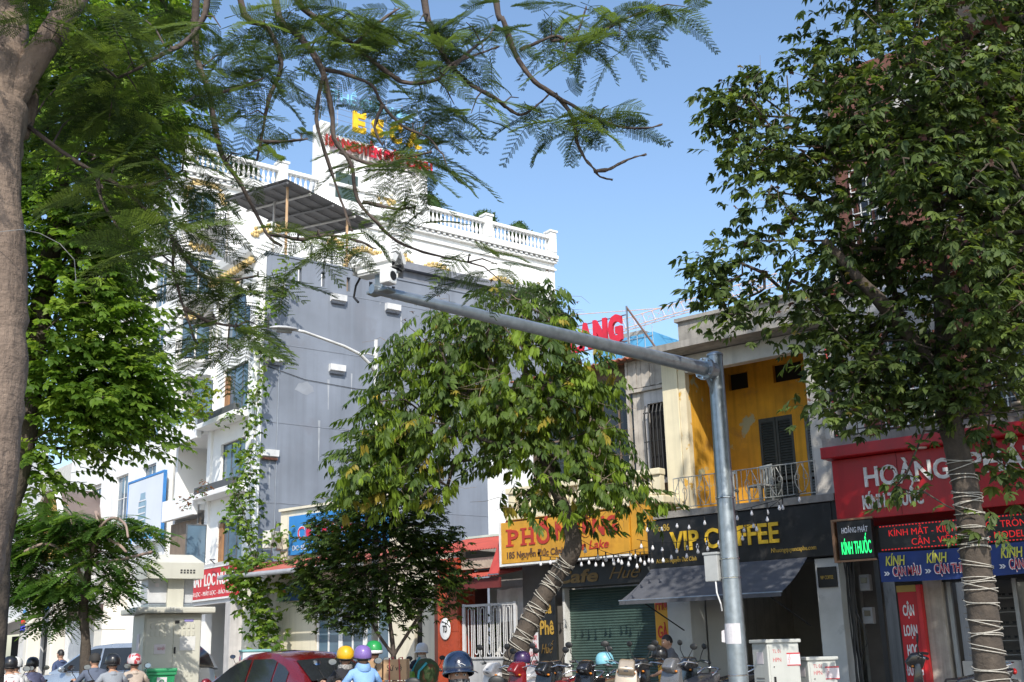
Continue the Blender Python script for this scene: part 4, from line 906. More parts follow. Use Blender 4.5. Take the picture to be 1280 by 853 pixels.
for x in (-40,-35): 
    window(h, x, x+3.5, 5.6, 8.6, .4, WMETAL, GLASS, 2, 1); q = MB()
    for i in range(15): q.box(x+i*.25-.03,x+i*.25+.03,.14,.18,5.5,8.7)
    part('window_bars', q, WMETAL, h)
window(h, -40, -36.5, 9.6, 12.4, .4, WMETAL, GLASSB, 3, 2); part('shop_interior', MB().box(-40,-32,2,2.2,.3,3.2), DARK, h)
part('shop_awning', MB().prism([(-1.8,3.4),(.29,4.2),(.29,4.12),(-1.8,3.3)], 'x', -41, -31), mat('striped grey canvas', (.5,.5,.48), .8), h)
h = thing('far_house', 'plain pale terrace house farthest along the left side of the street', 'house', (-50,0,0))
part('front_wall', MB().wall(-56,-42.2,0,11,.4,.3,[(-54,-51,4.5,7.5),(-48,-45,4.5,7.5),(-54,-45,.3,3.3)]), mat('pale buff paint', (.55,.52,.46), .8, 0, .1, 1, streak=.3), h)
for x in (-54,-48): window(h, x, x+3, 4.5, 7.5, .5, WMETAL, GLASS, 3, 2)
part('shop_interior', MB().box(-54,-45,2,2.2,.3,3.3), DARK, h)

# ================================================================= behind the near row: ANG sign, netted building, crane
frame(FR_ROW)
sg = thing('rooftop_sign', 'red rooftop letters ending in ANG on a steel frame', 'sign', (-18,26,8.5))
for i, ch in enumerate('RANG'):
    q = MB().text(ch, 0, 0, 0, .46, .72, .10, .06)
    for (a,c) in ((-.03,0),(.3,0)) : q.box(a,a+.18,-.1,0,c,c+.09) if ch in 'ANR' else None
    q.v = [(-19.18+i*.52+v[0], 26+v[1], 9.75+i*.012+v[2]) for v in q.v]; part('letter', q, RLET, sg)
part('frame', MB().tube([(-17.05,26.05,8.2),(-17.05,26.05,10.75)], .03, 5).tube([(-19.8,26.05,9.7),(-17.05,26.05,9.74)], .025, 5).tube([(-19.8,26.05,10.5),(-17.05,26.05,10.5)], .02, 5).tube([(-19.8,26.05,8.2),(-19.8,26.05,10.6)], .03, 5), GALV, sg)
part('stay', MB().tube([(-17.05,26.05,10.72),(-16.2,26.4,9.2)], .03, 5), mat('brown steel stay', (.16,.10,.08), .6), sg)
h = thing('white_house', 'white house with red tile roof behind the centre tree', 'house', (-21,29,0))
part('wall', MB().box(-24,-17.2,28,36,0,8.6), WHITE, h); part('roof', MB().corr(-24.4,-16.8,((27.4,8.55),(32,9.2)),.2,.03,.02), TILE, h)
part('window', MB().box(-22,-20.6,27.96,28.0,5.5,7.2), GLASS, h)
h = thing('netted_building', 'building under construction wrapped in blue safety net far behind the shops', 'building', (-82,126,0))
NET = mat('blue safety net', (.10,.36,.62), .8, 0, .12, .2)
part('net', MB().box(-90,-79.9,128.4,140,0,43.0), NET, h); part('concrete_core', MB().box(-89,-82,129,139,43.0,43.8), CONC, h)
for i in range(9): part('scaffold_pole', MB().tube([(-90+i*1.25,128.3,30),(-90+i*1.25,128.3,43.9)], .06, 4), mat('scaffold steel', (.35,.4,.45), .6), h)
for z in (33,35,37,39,41,42.5): part('ledger', MB().tube([(-90,128.3,z),(-79.9,128.3,z)], .05, 4), MATS['scaffold steel'], h)
h = thing('tower_crane', 'orange tower crane with a long lattice jib far behind the roofs', 'crane', (-97,114,0))
OC = mat('hazed orange crane paint', (.72,.46,.30), .7)  # orange lightened: the distance haze is put into the colour
def lattice(name, a, b, w_, n, m, parent):
    a, b = Vector(a), Vector(b); d = (b-a).normalized(); s_ = d.cross(Vector((0,0,1))); s_ = s_.normalized() if s_.length > .1 else Vector((1,0,0)); u_ = s_.cross(d)
    q = MB(); cs = [s_*w_*.5, -s_*w_*.5, u_*w_]
    if abs(d.z) > .9: cs = [s_*w_*.5+u_*w_*.5, s_*w_*.5-u_*w_*.5, -s_*w_*.5-u_*w_*.5, -s_*w_*.5+u_*w_*.5]
    for c in cs: q.tube([a+c, b+c], w_*.035, 4)
    for i in range(n):
        p, p2 = a+(b-a)*i/n, a+(b-a)*(i+1)/n
        for j in range(len(cs)): q.tube([p+cs[j], p2+cs[(j+1) % len(cs)]], w_*.018, 3); q.tube([p+cs[j], p+cs[(j+1) % len(cs)]], w_*.018, 3)
    part(name, q, m, parent)
A0 = Vector((-97.3,114,38)); B0 = Vector((-66,139.6,49.4))
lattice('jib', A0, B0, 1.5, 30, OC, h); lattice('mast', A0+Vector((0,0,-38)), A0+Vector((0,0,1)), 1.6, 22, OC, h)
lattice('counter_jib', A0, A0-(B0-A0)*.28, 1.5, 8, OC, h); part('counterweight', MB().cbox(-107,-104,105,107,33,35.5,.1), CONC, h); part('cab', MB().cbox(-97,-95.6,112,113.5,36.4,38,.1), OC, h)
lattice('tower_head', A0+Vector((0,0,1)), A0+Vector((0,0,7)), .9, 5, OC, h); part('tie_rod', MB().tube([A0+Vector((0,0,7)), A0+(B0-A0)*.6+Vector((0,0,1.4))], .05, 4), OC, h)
# ================================================================= foliage kit
def leaflet(L, W, fold=.18, curl=None):
    if curl is None: curl = random.uniform(-.05,.42)
    fold = fold*random.uniform(.2,2.2)
    m = lambda t: -curl*L*t*t
    v = [(0,0,0),(.30*L,.42*W,m(.3)+fold*W*.4),(.62*L,.46*W,m(.62)+fold*W*.4),(L,0,m(1)),(.62*L,-.46*W,m(.62)+fold*W*.4),(.30*L,-.42*W,m(.3)+fold*W*.4),(.30*L,0,m(.3)),(.62*L,0,m(.62))]
    f = [(0,5,6),(0,6,1),(5,4,7),(5,7,6),(6,7,2),(6,2,1),(4,3,7),(7,3,2)]
    return np.array(v), np.array(f)
def rotm(ax, a):
    return np.array(Matrix.Rotation(a, 3, ax))
class TP:
    """foliage template: triangles only"""
    def __init__(s): s.V = []; s.F = []; s.n = 0
    def add(s, v, f): s.V.append(v); s.F.append(f+s.n); s.n += len(v)
    def done(s): s.V = np.concatenate(s.V); s.F = np.concatenate(s.F); return s
def stick(a, b, r0):
    a, b = np.array(a, float), np.array(b, float); d = b-a; d /= np.linalg.norm(d)+1e-9; s_ = np.cross(d, (0.3,.2,1)); s_ /= np.linalg.norm(s_); u_ = np.cross(s_, d)
    v = [a+s_*r0, a-s_*r0*.5+u_*r0*.86, a-s_*r0*.5-u_*r0*.86, b+s_*r0*.6, b-s_*r0*.3+u_*r0*.5, b-s_*r0*.3-u_*r0*.5]
    return np.array(v), np.array([(0,1,4),(0,4,3),(1,2,5),(1,5,4),(2,0,3),(2,3,5)])
def pinnate(rng, pairs, RL, LL, LW, droop, ang=60, tip=True, sag=.25):
    t = TP(); prev = np.zeros(3)
    for k_ in range(pairs):
        u = (k_+1)/pairs; p = np.array([RL*u, 0, -sag*RL*u*u]); t.add(*stick(prev, p, .004)); prev = p
        for sgn in (-1, 1):
            v, f = leaflet(LL*rng.uniform(.8,1.1)*(1-.25*abs(u-.6)), LW*rng.uniform(.85,1.15))
            M_ = rotm('Z', sgn*R(ang*rng.uniform(.75,1.15)*(1-.35*u))) @ rotm('Y', R(droop*rng.uniform(.6,1.3))) @ rotm('X', R(rng.uniform(-25,25)))
            t.add(v @ M_.T + p, f)
    if tip: v, f = leaflet(LL, LW); t.add(v @ (rotm('Y', R(droop*.8))).T + prev, f)
    return t.done()
def whorl(rng, n, LL, LW, droop):
    t = TP(); t.add(*stick((0,0,0), (.05,0,0), .004))
    for k_ in range(n):
        v, f = leaflet(LL*rng.uniform(.7,1.1), LW*rng.uniform(.85,1.15)); a = (k_-(n-1)/2)*R(230/n)+rng.normal()*.12
        M_ = rotm('Z', a) @ rotm('Y', R(droop*rng.uniform(.4,1.5))) @ rotm('X', R(rng.uniform(-30,30))); t.add(v @ M_.T + np.array([.05,0,0]), f)
    return t.done()
def tassel(rng, n, LL, LW):
    t = TP(); t.add(*stick((0,0,0), (.05,0,-.02), .005))
    for k_ in range(n):
        v, f = leaflet(LL*rng.uniform(.75,1.1), LW*rng.uniform(.85,1.15), .12, .05); a = rng.uniform(0,6.28)
        M_ = rotm('Z', a) @ rotm('Y', R(rng.uniform(62,86))) @ rotm('X', R(rng.uniform(-60,60))); t.add(v @ M_.T + np.array([.05+.035*(k_-n/2)*.6,0,-.02]), f)
    return t.done()
def frond(rng, L, pairs, pl, fine=True, sag=.35):
    """bipinnate feather leaf: rachis, pairs of pinnae, each pinna with two ranks of tiny leaflets"""
    t = TP(); prev = np.zeros(3); pv = []; pf = []
    for k_ in range(pairs):
        u = .18+.82*(k_+1)/pairs; p = np.array([L*u, .03*L*math.sin(u*3), -sag*L*u*u]); t.add(*stick(prev, p, .0045*(1.1-u*.7))); prev = p
        ln = pl*(.55+.75*math.sin(math.pi*min(1, .25+u*.72)))*rng.uniform(.9,1.08)
        for sgn in (-1, 1):
            a = sgn*R(72-34*u+rng.normal()*5); d = np.array([math.cos(a), math.sin(a), -.12-.35*u*sag+rng.normal()*.05]); d /= np.linalg.norm(d); q = np.array([-d[1], d[0], 0.]); q /= np.linalg.norm(q)
            if not fine:
                w_ = .024; b_ = p+d*ln; o = t.n
                t.add(np.array([p, p+d*ln*.5+q*w_, b_, p+d*ln*.5-q*w_]), np.array([(0,1,2),(0,2,3)])); continue
            t.add(*stick(p, p+d*ln, .0016))
            n = max(5, int(ln/.0125))
            for j in range(n):
                c = p+d*ln*(j+.8)/n
                for s2 in (-1, 1):
                    e = q*s2*.86+d*.5; lw = .0058; ll = .0205*(1-.35*abs(j/n-.45)); nz = np.array([0,0,-.003])
                    vv = np.array([c, c+e*ll*.5+d*lw, c+e*ll+nz, c+e*ll*.5-d*lw]); t.add(vv, np.array([(0,1,2),(0,2,3)]))
    return t.done()
def tmesh(name, V, F, mats, mi=None):
    me = bpy.data.meshes.new(name); n = len(F)
    me.vertices.add(len(V)); me.vertices.foreach_set('co', np.ascontiguousarray(V, dtype=np.float32).ravel())
    me.loops.add(n*3); me.loops.foreach_set('vertex_index', np.ascontiguousarray(F, dtype=np.int32).ravel())
    me.polygons.add(n); me.polygons.foreach_set('loop_start', np.arange(0, n*3, 3, dtype=np.int32))
    for m in mats: me.materials.append(m)
    if mi is not None: me.polygons.foreach_set('material_index', np.ascontiguousarray(mi, dtype=np.int32))
    me.update(calc_edges=True); return me
def orient(d, roll, rng):
    """matrix whose x axis is d, z axis close to up"""
    x = np.array(d, float); x /= np.linalg.norm(x)+1e-9; up = np.array([0,0,1.]); y = np.cross(up, x)
    if np.linalg.norm(y) < 1e-3: y = np.array([0,1.,0])
    y /= np.linalg.norm(y); z = np.cross(x, y); c, s_ = math.cos(roll), math.sin(roll)
    return np.stack([x, y*c+z*s_, -y*s_+z*c], 1)
def foliage(parent, temps, mats, inst_list, singles=0, single_name='leaf_spray', crown_name='crown', origin=(0,0,0)):
    """inst_list: (template, material, 3x3, position, scale); the ones nearest the camera become parts of their own"""
    inst_list = sorted(inst_list, key=lambda i: i[3][0]**2+i[3][1]**2+(i[3][2]-CAMZ)**2); org = np.array(origin)
    cache = {}
    for (ti, mi, M_, p, s_) in inst_list[:singles]:
        if (ti, mi) not in cache: cache[(ti, mi)] = tmesh(single_name, temps[ti].V, temps[ti].F, [mats[mi]])
        m4 = Matrix.Identity(4)
        for a in range(3):
            for b in range(3): m4[a][b] = float(M_[a][b]*s_)
            m4[a][3] = float(p[a]-org[a])
        proto_inst(cache[(ti, mi)], single_name, parent, m4)
    rest = inst_list[singles:]; Vs = []; Fs = []; Ms = []; off = 0
    for ti, T in enumerate(temps):
        g = [i for i in rest if i[0] == ti]
        if not g: continue
        A = np.stack([i[2]*i[4] for i in g]); P = np.stack([np.array(i[3]) for i in g])-org; k_ = len(T.V)
        V = np.einsum('nij,vj->nvi', A, T.V)+P[:, None, :]; Vs.append(V.reshape(-1, 3))
        F = T.F[None]+(np.arange(len(g))*k_)[:, None, None]+off; Fs.append(F.reshape(-1, 3)); off += len(g)*k_
        Ms.append(np.repeat([i[1] for i in g], len(T.F)))
    if Vs:
        me = tmesh(crown_name, np.concatenate(Vs), np.concatenate(Fs), mats, np.concatenate(Ms))
        o = bpy.data.objects.new(crown_name, me); COL.objects.link(o); o.parent = parent; o['kind'] = 'stuff'
def skeleton(trunk, centres, rng, tip_r=.006, step=.35, jit=.06, expo=2.2, maxr=None):
    """branches grow from the trunk to every leaf cluster, thick where many twigs meet"""
    nodes = [Vector(p) for p, _ in trunk]; par = [-1]+list(range(len(trunk)-1)); base_r = [r_ for _, r_ in trunk]; ntr = len(trunk); first = max(1, ntr//2)
    arr = [np.array(n) for n in nodes]; tips = [0]*ntr; order = sorted(range(len(centres)), key=lambda i: np.linalg.norm(np.array(centres[i])-arr[-1])); ends = []
    for i in order:
        c = np.array(centres[i]); N_ = np.stack(arr[first:]); d = np.linalg.norm(N_-c, axis=1) + np.maximum(0, N_[:, 2]-c[2]+.1)*.5
        j = int(np.argmin(d))+first; a = Vector(arr[j]); b = Vector(c); n = max(1, int((b-a).length/step)); cur = j
        bow = Vector((rng.normal()*.1, rng.normal()*.1, .10+.06*rng.normal()))*(b-a).length
        for k_ in range(1, n+1):
            t = k_/n; p = a.lerp(b, t)+bow*(4*t*(1-t))*.5
            if k_ < n: p += Vector(rng.normal(size=3)*jit*.6)
            arr.append(np.array(p)); par.append(cur); tips.append(0); cur = len(arr)-1
        ends.append(cur)
    cnt = [0]*len(arr)
    for e in ends:
        x = e
        while x != -1: cnt[x] += 1; x = par[x]
    rad = [tip_r*max(1, c)**(1/expo) for c in cnt]
    for i in range(ntr): rad[i] = base_r[i]
    if maxr:
        for i in range(ntr, len(rad)): rad[i] = min(rad[i], maxr)
    return arr, par, rad, ntr
def limbs_mesh(arr, par, rad, ntr, n=6):
    """chains of nodes turned into tapered tubes"""
    kids = {}
    for i, p in enumerate(par):
        if p >= 0: kids.setdefault(p, []).append(i)
    b = MB(); stack = [(None, k_) for j in range(ntr) for k_ in kids.get(j, []) if k_ >= ntr]; todo = [(par[k_], k_) for _, k_ in stack]
    while todo:
        p, k_ = todo.pop(); ch = [p, k_]
        while True:
            ks = kids.get(ch[-1], [])
            if not ks: break
            ks = sorted(ks, key=lambda q: -rad[q]); ch.append(ks[0])
            for o in ks[1:]: todo.append((ch[-2], o))
        rr = [rad[q] for q in ch]; rr[0] = min(rr[0], rr[1]*1.25); rr[-1] *= .5
        b.tube([Vector(arr[q]) for q in ch], rr, n if max(rr) > .015 else 4, cap=False)
    return b
def bark_trunk(pts, rng, n=14, sub=6, rough=.05):
    """trunk tube with uneven girth"""
    P = [Vector(p) for p, _ in pts]; Rr = [r_ for _, r_ in pts]; out = []; rr = []
    for i in range(len(P)-1):
        for k_ in range(sub):
            t = k_/sub; a = P[max(0,i-1)]; b_ = P[i]; c = P[i+1]; d = P[min(len(P)-1,i+2)]
            out.append(.5*((2*b_)+(c-a)*t+(2*a-5*b_+4*c-d)*t*t+(3*b_-a-3*c+d)*t**3)); rr.append((Rr[i]*(1-t)+Rr[i+1]*t)*(1+rough*rng.normal()*.5))
    out.append(P[-1]); rr.append(Rr[-1]); b = MB().tube(out, rr, n)
    for i in range(len(b.v)):
        v = Vector(b.v[i]); v += Vector((rng.normal(), rng.normal(), rng.normal()))*rough*.08; b.v[i] = tuple(v)
    return b, out, rr
def lobes_points(lobes, n, D0, rng, dscale=1., hollow=.35):
    """points spread through a crown described by overlapping ellipsoids (x,y,rx,ry in frame units) around distance D0"""
    out = []; w_ = np.array([l[2]*l[3] for l in lobes], float); w_ /= w_.sum()
    while len(out) < n:
        l = lobes[rng.choice(len(lobes), p=w_)]; d = rng.normal(size=3); d /= np.linalg.norm(d); r_ = (hollow+(1-hollow)*rng.random())**.6 if hollow else rng.random()**.33
        px, py = l[0]+d[0]*r_*l[2], l[1]+d[1]*r_*l[3]; dm = (l[2]+l[3])/2/1432*D0*dscale; D = (l[4] if len(l) > 4 else D0)+d[2]*r_*dm
        out.append(seen(px, py, D))
    return out
BARKG = mat('grey brown bark', (.085,.067,.052), .92, 0, .35, 7, streak=.4, bump=.9, bscale=22, stain=((.05,.042,.035), .55, 9))
BARKS = mat('smooth tan bark', (.215,.145,.108), .85, 0, .25, 4, bump=.45, bscale=18, stain=((.07,.052,.042), .58, 5))
def trunk_bark():
    m, t, b = _nodes('ringed smooth bark'); N = t.nodes; L = t.links; tc = N.new('ShaderNodeTexCoord')
    def nz(sc, vec, det=6, rg=.6):
        n = N.new('ShaderNodeTexNoise'); n.inputs['Scale'].default_value = sc; n.inputs['Detail'].default_value = det; n.inputs['Roughness'].default_value = rg; L.new(vec, n.inputs['Vector']); return n.outputs[0]
    def rp(src, a, c, ca, cb):
        r_ = N.new('ShaderNodeValToRGB'); e = r_.color_ramp.elements; e[0].position = a; e[1].position = c; e[0].color = (*ca, 1); e[1].color = (*cb, 1); L.new(src, r_.inputs[0]); return r_.outputs[0]
    def mx(f, a, c, mode='MIX'):
        x = N.new('ShaderNodeMix'); x.data_type = 'RGBA'; x.blend_type = mode; L.new(f, x.inputs[0]); L.new(a, x.inputs[6])
        if isinstance(c, tuple): x.inputs[7].default_value = (*c, 1)
        else: L.new(c, x.inputs[7])
        return x.outputs[2]
    mp = N.new('ShaderNodeMapping'); mp.inputs['Scale'].default_value = (3.2,3.2,11); L.new(tc.outputs['Object'], mp.inputs[0])
    ring = nz(2.2, mp.outputs[0], 5); mp2 = N.new('ShaderNodeMapping'); mp2.inputs['Scale'].default_value = (9,9,2.2); L.new(tc.outputs['Object'], mp2.inputs[0]); vert = nz(1.6, mp2.outputs[0], 7, .7)
    base = rp(nz(3.0, tc.outputs['Object'], 8, .65), .3, .72, (.135,.098,.075), (.30,.222,.168))
    c1 = mx(rp(ring, .60, .78, (0,0,0), (.35,.35,.35)), base, (.10,.07,.055)); c2 = mx(rp(vert, .50, .66, (0,0,0), (.85,.85,.85)), c1, (.075,.055,.045)); c3 = mx(rp(nz(1.7, tc.outputs['Object'], 5), .60, .68, (0,0,0), (.5,.5,.5)), c2, (.36,.30,.25))
    L.new(c3, b.inputs['Base Color']); b.inputs['Roughness'].default_value = .85
    ad = N.new('ShaderNodeMath'); ad.operation = 'ADD'; L.new(ring, ad.inputs[0]); L.new(vert, ad.inputs[1]); bp = N.new('ShaderNodeBump'); bp.inputs['Strength'].default_value = .75; bp.inputs['Distance'].default_value = .02; a2 = N.new('ShaderNodeMath'); a2.operation = 'MULTIPLY_ADD'; L.new(nz(38, tc.outputs['Object'], 4), a2.inputs[0]); a2.inputs[1].default_value = .6; L.new(ad.outputs[0], a2.inputs[2]); L.new(a2.outputs[0], bp.inputs['Height']); L.new(bp.outputs[0], b.inputs['Normal'])
    MATS['ringed smooth bark'] = m; return m
BARKR = trunk_bark()
BARKD = mat('dark twig bark', (.085,.065,.055), .9, 0, .3, 9, bump=.4, bscale=40)
LA = [leafmat('saraca leaf', (.095,.150,.028), .36), leafmat('saraca leaf dark', (.055,.095,.021), .30), leafmat('saraca young leaf', (.20,.30,.035), .45, (.42,.52,.05)), leafmat('yellowing leaf', (.32,.26,.04), .4, (.5,.42,.06)), leafmat('brown dry leaf', (.13,.07,.035), .2, (.2,.1,.04))]
LB = [leafmat('shade tree leaf', (.082,.120,.034), .34), leafmat('shade tree leaf dark', (.046,.074,.023), .30), leafmat('shade tree leaf bright', (.135,.19,.046), .42), leafmat('brown seed stalk', (.10,.055,.04), .15, (.15,.08,.05)), leafmat('cream blossom', (.42,.34,.10), .3, (.5,.4,.1))]
LC = [leafmat('fresh compound leaf', (.125,.215,.028), .45, (.30,.48,.04)), leafmat('fresh compound leaf deep', (.065,.125,.018), .4, (.16,.30,.025)), leafmat('fresh compound leaf pale', (.20,.30,.045), .48, (.42,.58,.06))]
LF = [leafmat('feather leaf', (.060,.095,.026), .38, (.17,.25,.035)), leafmat('feather leaf deep', (.036,.064,.021), .34, (.10,.16,.028)), leafmat('feather leaf light', (.11,.165,.034), .42, (.27,.38,.05))]
def spread(cs, per, rad, temps_w, mats_w, rng, elev=(-.5,.3), sc=(.8,1.2), centre=None, out_bias=.5):
    """sprays of leaves round each twig end"""
    L_ = []; tw = np.array(temps_w, float)/sum(temps_w); mw = np.array(mats_w, float)/sum(mats_w)
    for c in cs:
        for k_ in range(max(1, int(rng.poisson(per)))):
            d = rng.normal(size=3); d /= np.linalg.norm(d); p = np.array(c)+d*rad*rng.random()**.5; dirv = d.copy(); dirv[2] = 0; dirv /= np.linalg.norm(dirv)+1e-6
            if centre is not None:
                o = np.array(c)-np.array(centre); o[2] = 0; o /= np.linalg.norm(o)+1e-6; dirv = dirv*(1-out_bias)+o*out_bias; dirv /= np.linalg.norm(dirv)+1e-6
            dirv[2] = rng.uniform(*elev); L_.append((int(rng.choice(len(tw), p=tw)), int(rng.choice(len(mw), p=mw)), orient(dirv, rng.normal()*.35, rng), p, rng.uniform(*sc)))
    return L_
def wrap_cord(trunk_pts, trunk_r, i0, i1, turns, label, group, rng):
    """pale cord wound round the trunk"""
    t = thing('wrapped_cord', label, 'cord', tuple(trunk_pts[i0]), 0, group, FR_ROW); n = turns*14; q = MB(); pts = []
    for i in range(n+1):
        u = i0+(i1-i0)*(i/n)**1.0; k_ = int(min(u, len(trunk_pts)-1.001)); f_ = u-k_; p = trunk_pts[k_].lerp(trunk_pts[k_+1], f_); ax = (trunk_pts[k_+1]-trunk_pts[k_]).normalized(); r_ = trunk_r[k_]*(1-f_)+trunk_r[k_+1]*f_
        s_ = ax.cross(Vector((0,1,0))).normalized(); u_ = s_.cross(ax); a = i/14*2*math.pi; pts.append(p+(s_*math.cos(a)+u_*math.sin(a))*(r_+.02)+ax*(.05*math.sin(a*.37+i*.09)+.055*math.sin(a*.13+2)+.02*math.sin(a*1.0+a*.21)))
    frame(FR_ROW); part('winding', MB().tube(pts, .0065, 5), mat('pale cord sheath', (.46,.43,.37), .6, 0, .15, 20), t)

# ================================================================= centre tree with hanging young leaves
frame(FR_ROW)
rng = np.random.default_rng(5)
base = seen(634, 860, 19.5); base.z = .13
tr = [((base.x-.04,base.y,.1),.24),(tuple(seen(640,840,19.5)),.185),(tuple(seen(657,790,19.5)),.165),(tuple(seen(678,748,19.5)),.15),(tuple(seen(701,712,19.5)),.14),(tuple(seen(716,686,19.4)),.15),(tuple(seen(712,655,19.4)),.125),(tuple(seen(690,600,19.5)),.10),(tuple(seen(668,540,19.6)),.07),(tuple(seen(655,470,19.7)),.045)]
t5 = thing('street_tree', 'leaning street tree with hanging lime green young leaves in the centre', 'tree', tuple(base))
b, tp_, trr = bark_trunk(tr, rng); part('trunk', b, BARKG, t5, smooth=True)
lob = [(640,392,75,40),(682,418,36,32),(728,470,42,36),(560,430,75,60),(530,470,60,50),(492,560,60,48),(452,596,36,32),(600,520,80,70),(680,520,80,70),(745,505,36,48),(755,588,44,32),(650,368,50,22),(700,610,80,50),(515,585,58,48),(505,520,50,45),(650,460,90,70),(790,625,40,18)]
cs = lobes_points(lob, 430, 19.4, rng, .95)
tc_ = tuple(seen(640,520,19.5))
arr, par, rad, ntr = skeleton(tr, [tuple(c) for c in cs], rng, .0065, .35, .06, 2.2, .09)
part('limbs', limbs_mesh(arr, par, rad, ntr), BARKG, t5, smooth=True)
T5 = [pinnate(rng,4,.34,.20,.062,38), pinnate(rng,3,.26,.21,.066,52), pinnate(rng,5,.40,.18,.056,44), tassel(rng,7,.25,.062), tassel(rng,5,.22,.056), whorl(rng,4,.07,.03,20)]
L_ = spread(cs, 3.1, .36, (4,4,4,0,0,0), (6,5,.5,.25,0), rng, (-.6,.2), (.75,1.1), tc_)
ic = sorted(cs, key=lambda c: c.z)
L_ += spread([c for c in cs if rng.random() < .75 and c.z < 7.0], 2.6, .36, (0,0,0,3,2,0), (.2,0,6,.5,0), rng, (-.5,.0), (.8,1.15), tc_)
L_ += spread([c for c in cs if c.z > 6.2 and rng.random() < .55], 1.8, .5, (0,0,0,0,0,1), (0,0,0,.2,2), rng, (-.2,.8), (.7,1.2))
foliage(t5, T5, LA, L_, 300, 'leaf_spray', 'crown', tuple(base))
# bare hanging twigs
q = MB()
for i in range(260):
    c = cs[rng.integers(len(cs))]; p = Vector(c); pts = [p]
    d = Vector((rng.normal(), rng.normal(), rng.normal()*.5)).normalized()
    for k_ in range(4): p = p+d*.16+Vector(rng.normal(size=3)*.05); pts.append(p)
    q.tube(pts, [.006,.005,.004,.003,.002], 4, cap=False)
part('twigs', q, mat('pale dry twig', (.26,.20,.15), .9), t5, kind='stuff')
wrap_cord(tp_, trr, 5, 27, 34, 'pale cord wound round the leaning centre trunk', 'cords wound round trunks', rng)

# ================================================================= large right hand tree
rng = np.random.default_rng(9)
base = seen(1243, 870, 14.7); base.z = .13
tr = [((base.x+.02,base.y,.1),.25),(tuple(seen(1240,853,14.7)),.195),(tuple(seen(1228,760,14.7)),.185),(tuple(seen(1217,680,14.7)),.175),(tuple(seen(1207,610,14.7)),.16),(tuple(seen(1190,540,14.7)),.15),(tuple(seen(1182,490,14.7)),.145),(tuple(seen(1180,420,14.7)),.12),(tuple(seen(1175,330,14.8)),.10),(tuple(seen(1170,230,15)),.075),(tuple(seen(1160,120,15)),.05)]
t6 = thing('street_tree', 'large dark green street tree filling the right side, cord round its trunk', 'tree', tuple(base))
b, tp_, trr = bark_trunk(tr, rng); part('trunk', b, BARKG, t6, smooth=True)
q, _, _ = bark_trunk([(tr[6][0],.12),(tuple(seen(1150,440,14.5)),.11),(tuple(seen(1112,390,14.3)),.10),(tuple(seen(1075,350,14.2)),.075),(tuple(seen(1030,300,14.1)),.05)], rng, 10); part('limb', q, BARKG, t6, smooth=True)
lob = [(1010,130,95,95),(1120,90,120,110),(1230,150,100,130),(1320,280,130,200),(930,150,55,55),(1000,230,90,80),(960,270,60,60),(1100,230,110,90),(1200,280,110,100),(905,330,42,45),(950,370,75,50),(1030,340,90,70),(1060,430,70,55),(1120,350,110,60),(1190,400,90,60),(1140,460,110,50),(1230,470,80,70),(1100,500,80,35),(1045,500,45,55),(1200,520,70,35),
       (1400,120,150,230),(1130,-110,190,120),(1330,-130,190,150),(1480,300,140,220),(1250,-280,260,150),(1560,0,150,250),(1180,60,110,90,13.2),(1230,250,70,110,13.0),(1270,60,80,110,13.4),(1120,180,90,90,13.2),(1260,380,50,80,13.2),(1260,590,55,28),(1120,612,48,20),(1215,660,45,14)]
cs = lobes_points(lob, 1550, 14.6, rng, 1.0)
arr, par, rad, ntr = skeleton(tr, [tuple(c) for c in cs], rng, .0065, .35, .06, 2.2, .085)
part('limbs', limbs_mesh(arr, par, rad, ntr), BARKG, t6, smooth=True)
T6 = [whorl(rng,6,.15,.062,18), whorl(rng,7,.17,.066,28), whorl(rng,5,.13,.058,10), pinnate(rng,3,.22,.13,.05,22,55), whorl(rng,9,.035,.018,10), whorl(rng,4,.12,.05,45), whorl(rng,8,.16,.06,35), pinnate(rng,2,.15,.15,.06,40,60)]
tc_ = tuple(seen(1190,330,14.8))
L_ = spread(cs, 10.5, .36, (4,4,3,4,0,3,4,3), (6,5,2.2,0,0), rng, (-.55,.4), (.6,1.2), tc_)
L_ += spread([c for c in cs if rng.random() < .55], 2.2, .42, (0,0,0,0,1,0,0,0), (0,0,0,5,.8), rng, (0,1.5), (.8,1.6))
foliage(t6, T6, LB, L_, 300, 'leaf_spray', 'crown', tuple(base))
q = MB()
for i in range(220):
    p = Vector(cs[rng.integers(len(cs))]); pts = [p]; d = Vector((rng.normal(), rng.normal(), rng.normal()*.6)).normalized()
    for k_ in range(4): p = p+d*.14+Vector(rng.normal(size=3)*.05); pts.append(p)
    q.tube(pts, [.006,.005,.004,.003,.002], 4, cap=False)
part('twigs', q, MATS['pale dry twig'], t6, kind='stuff')
wrap_cord(tp_, trr, 5, 27, 40, 'pale cord wound round the trunk in front of the blue banner', 'cords wound round trunks', rng)

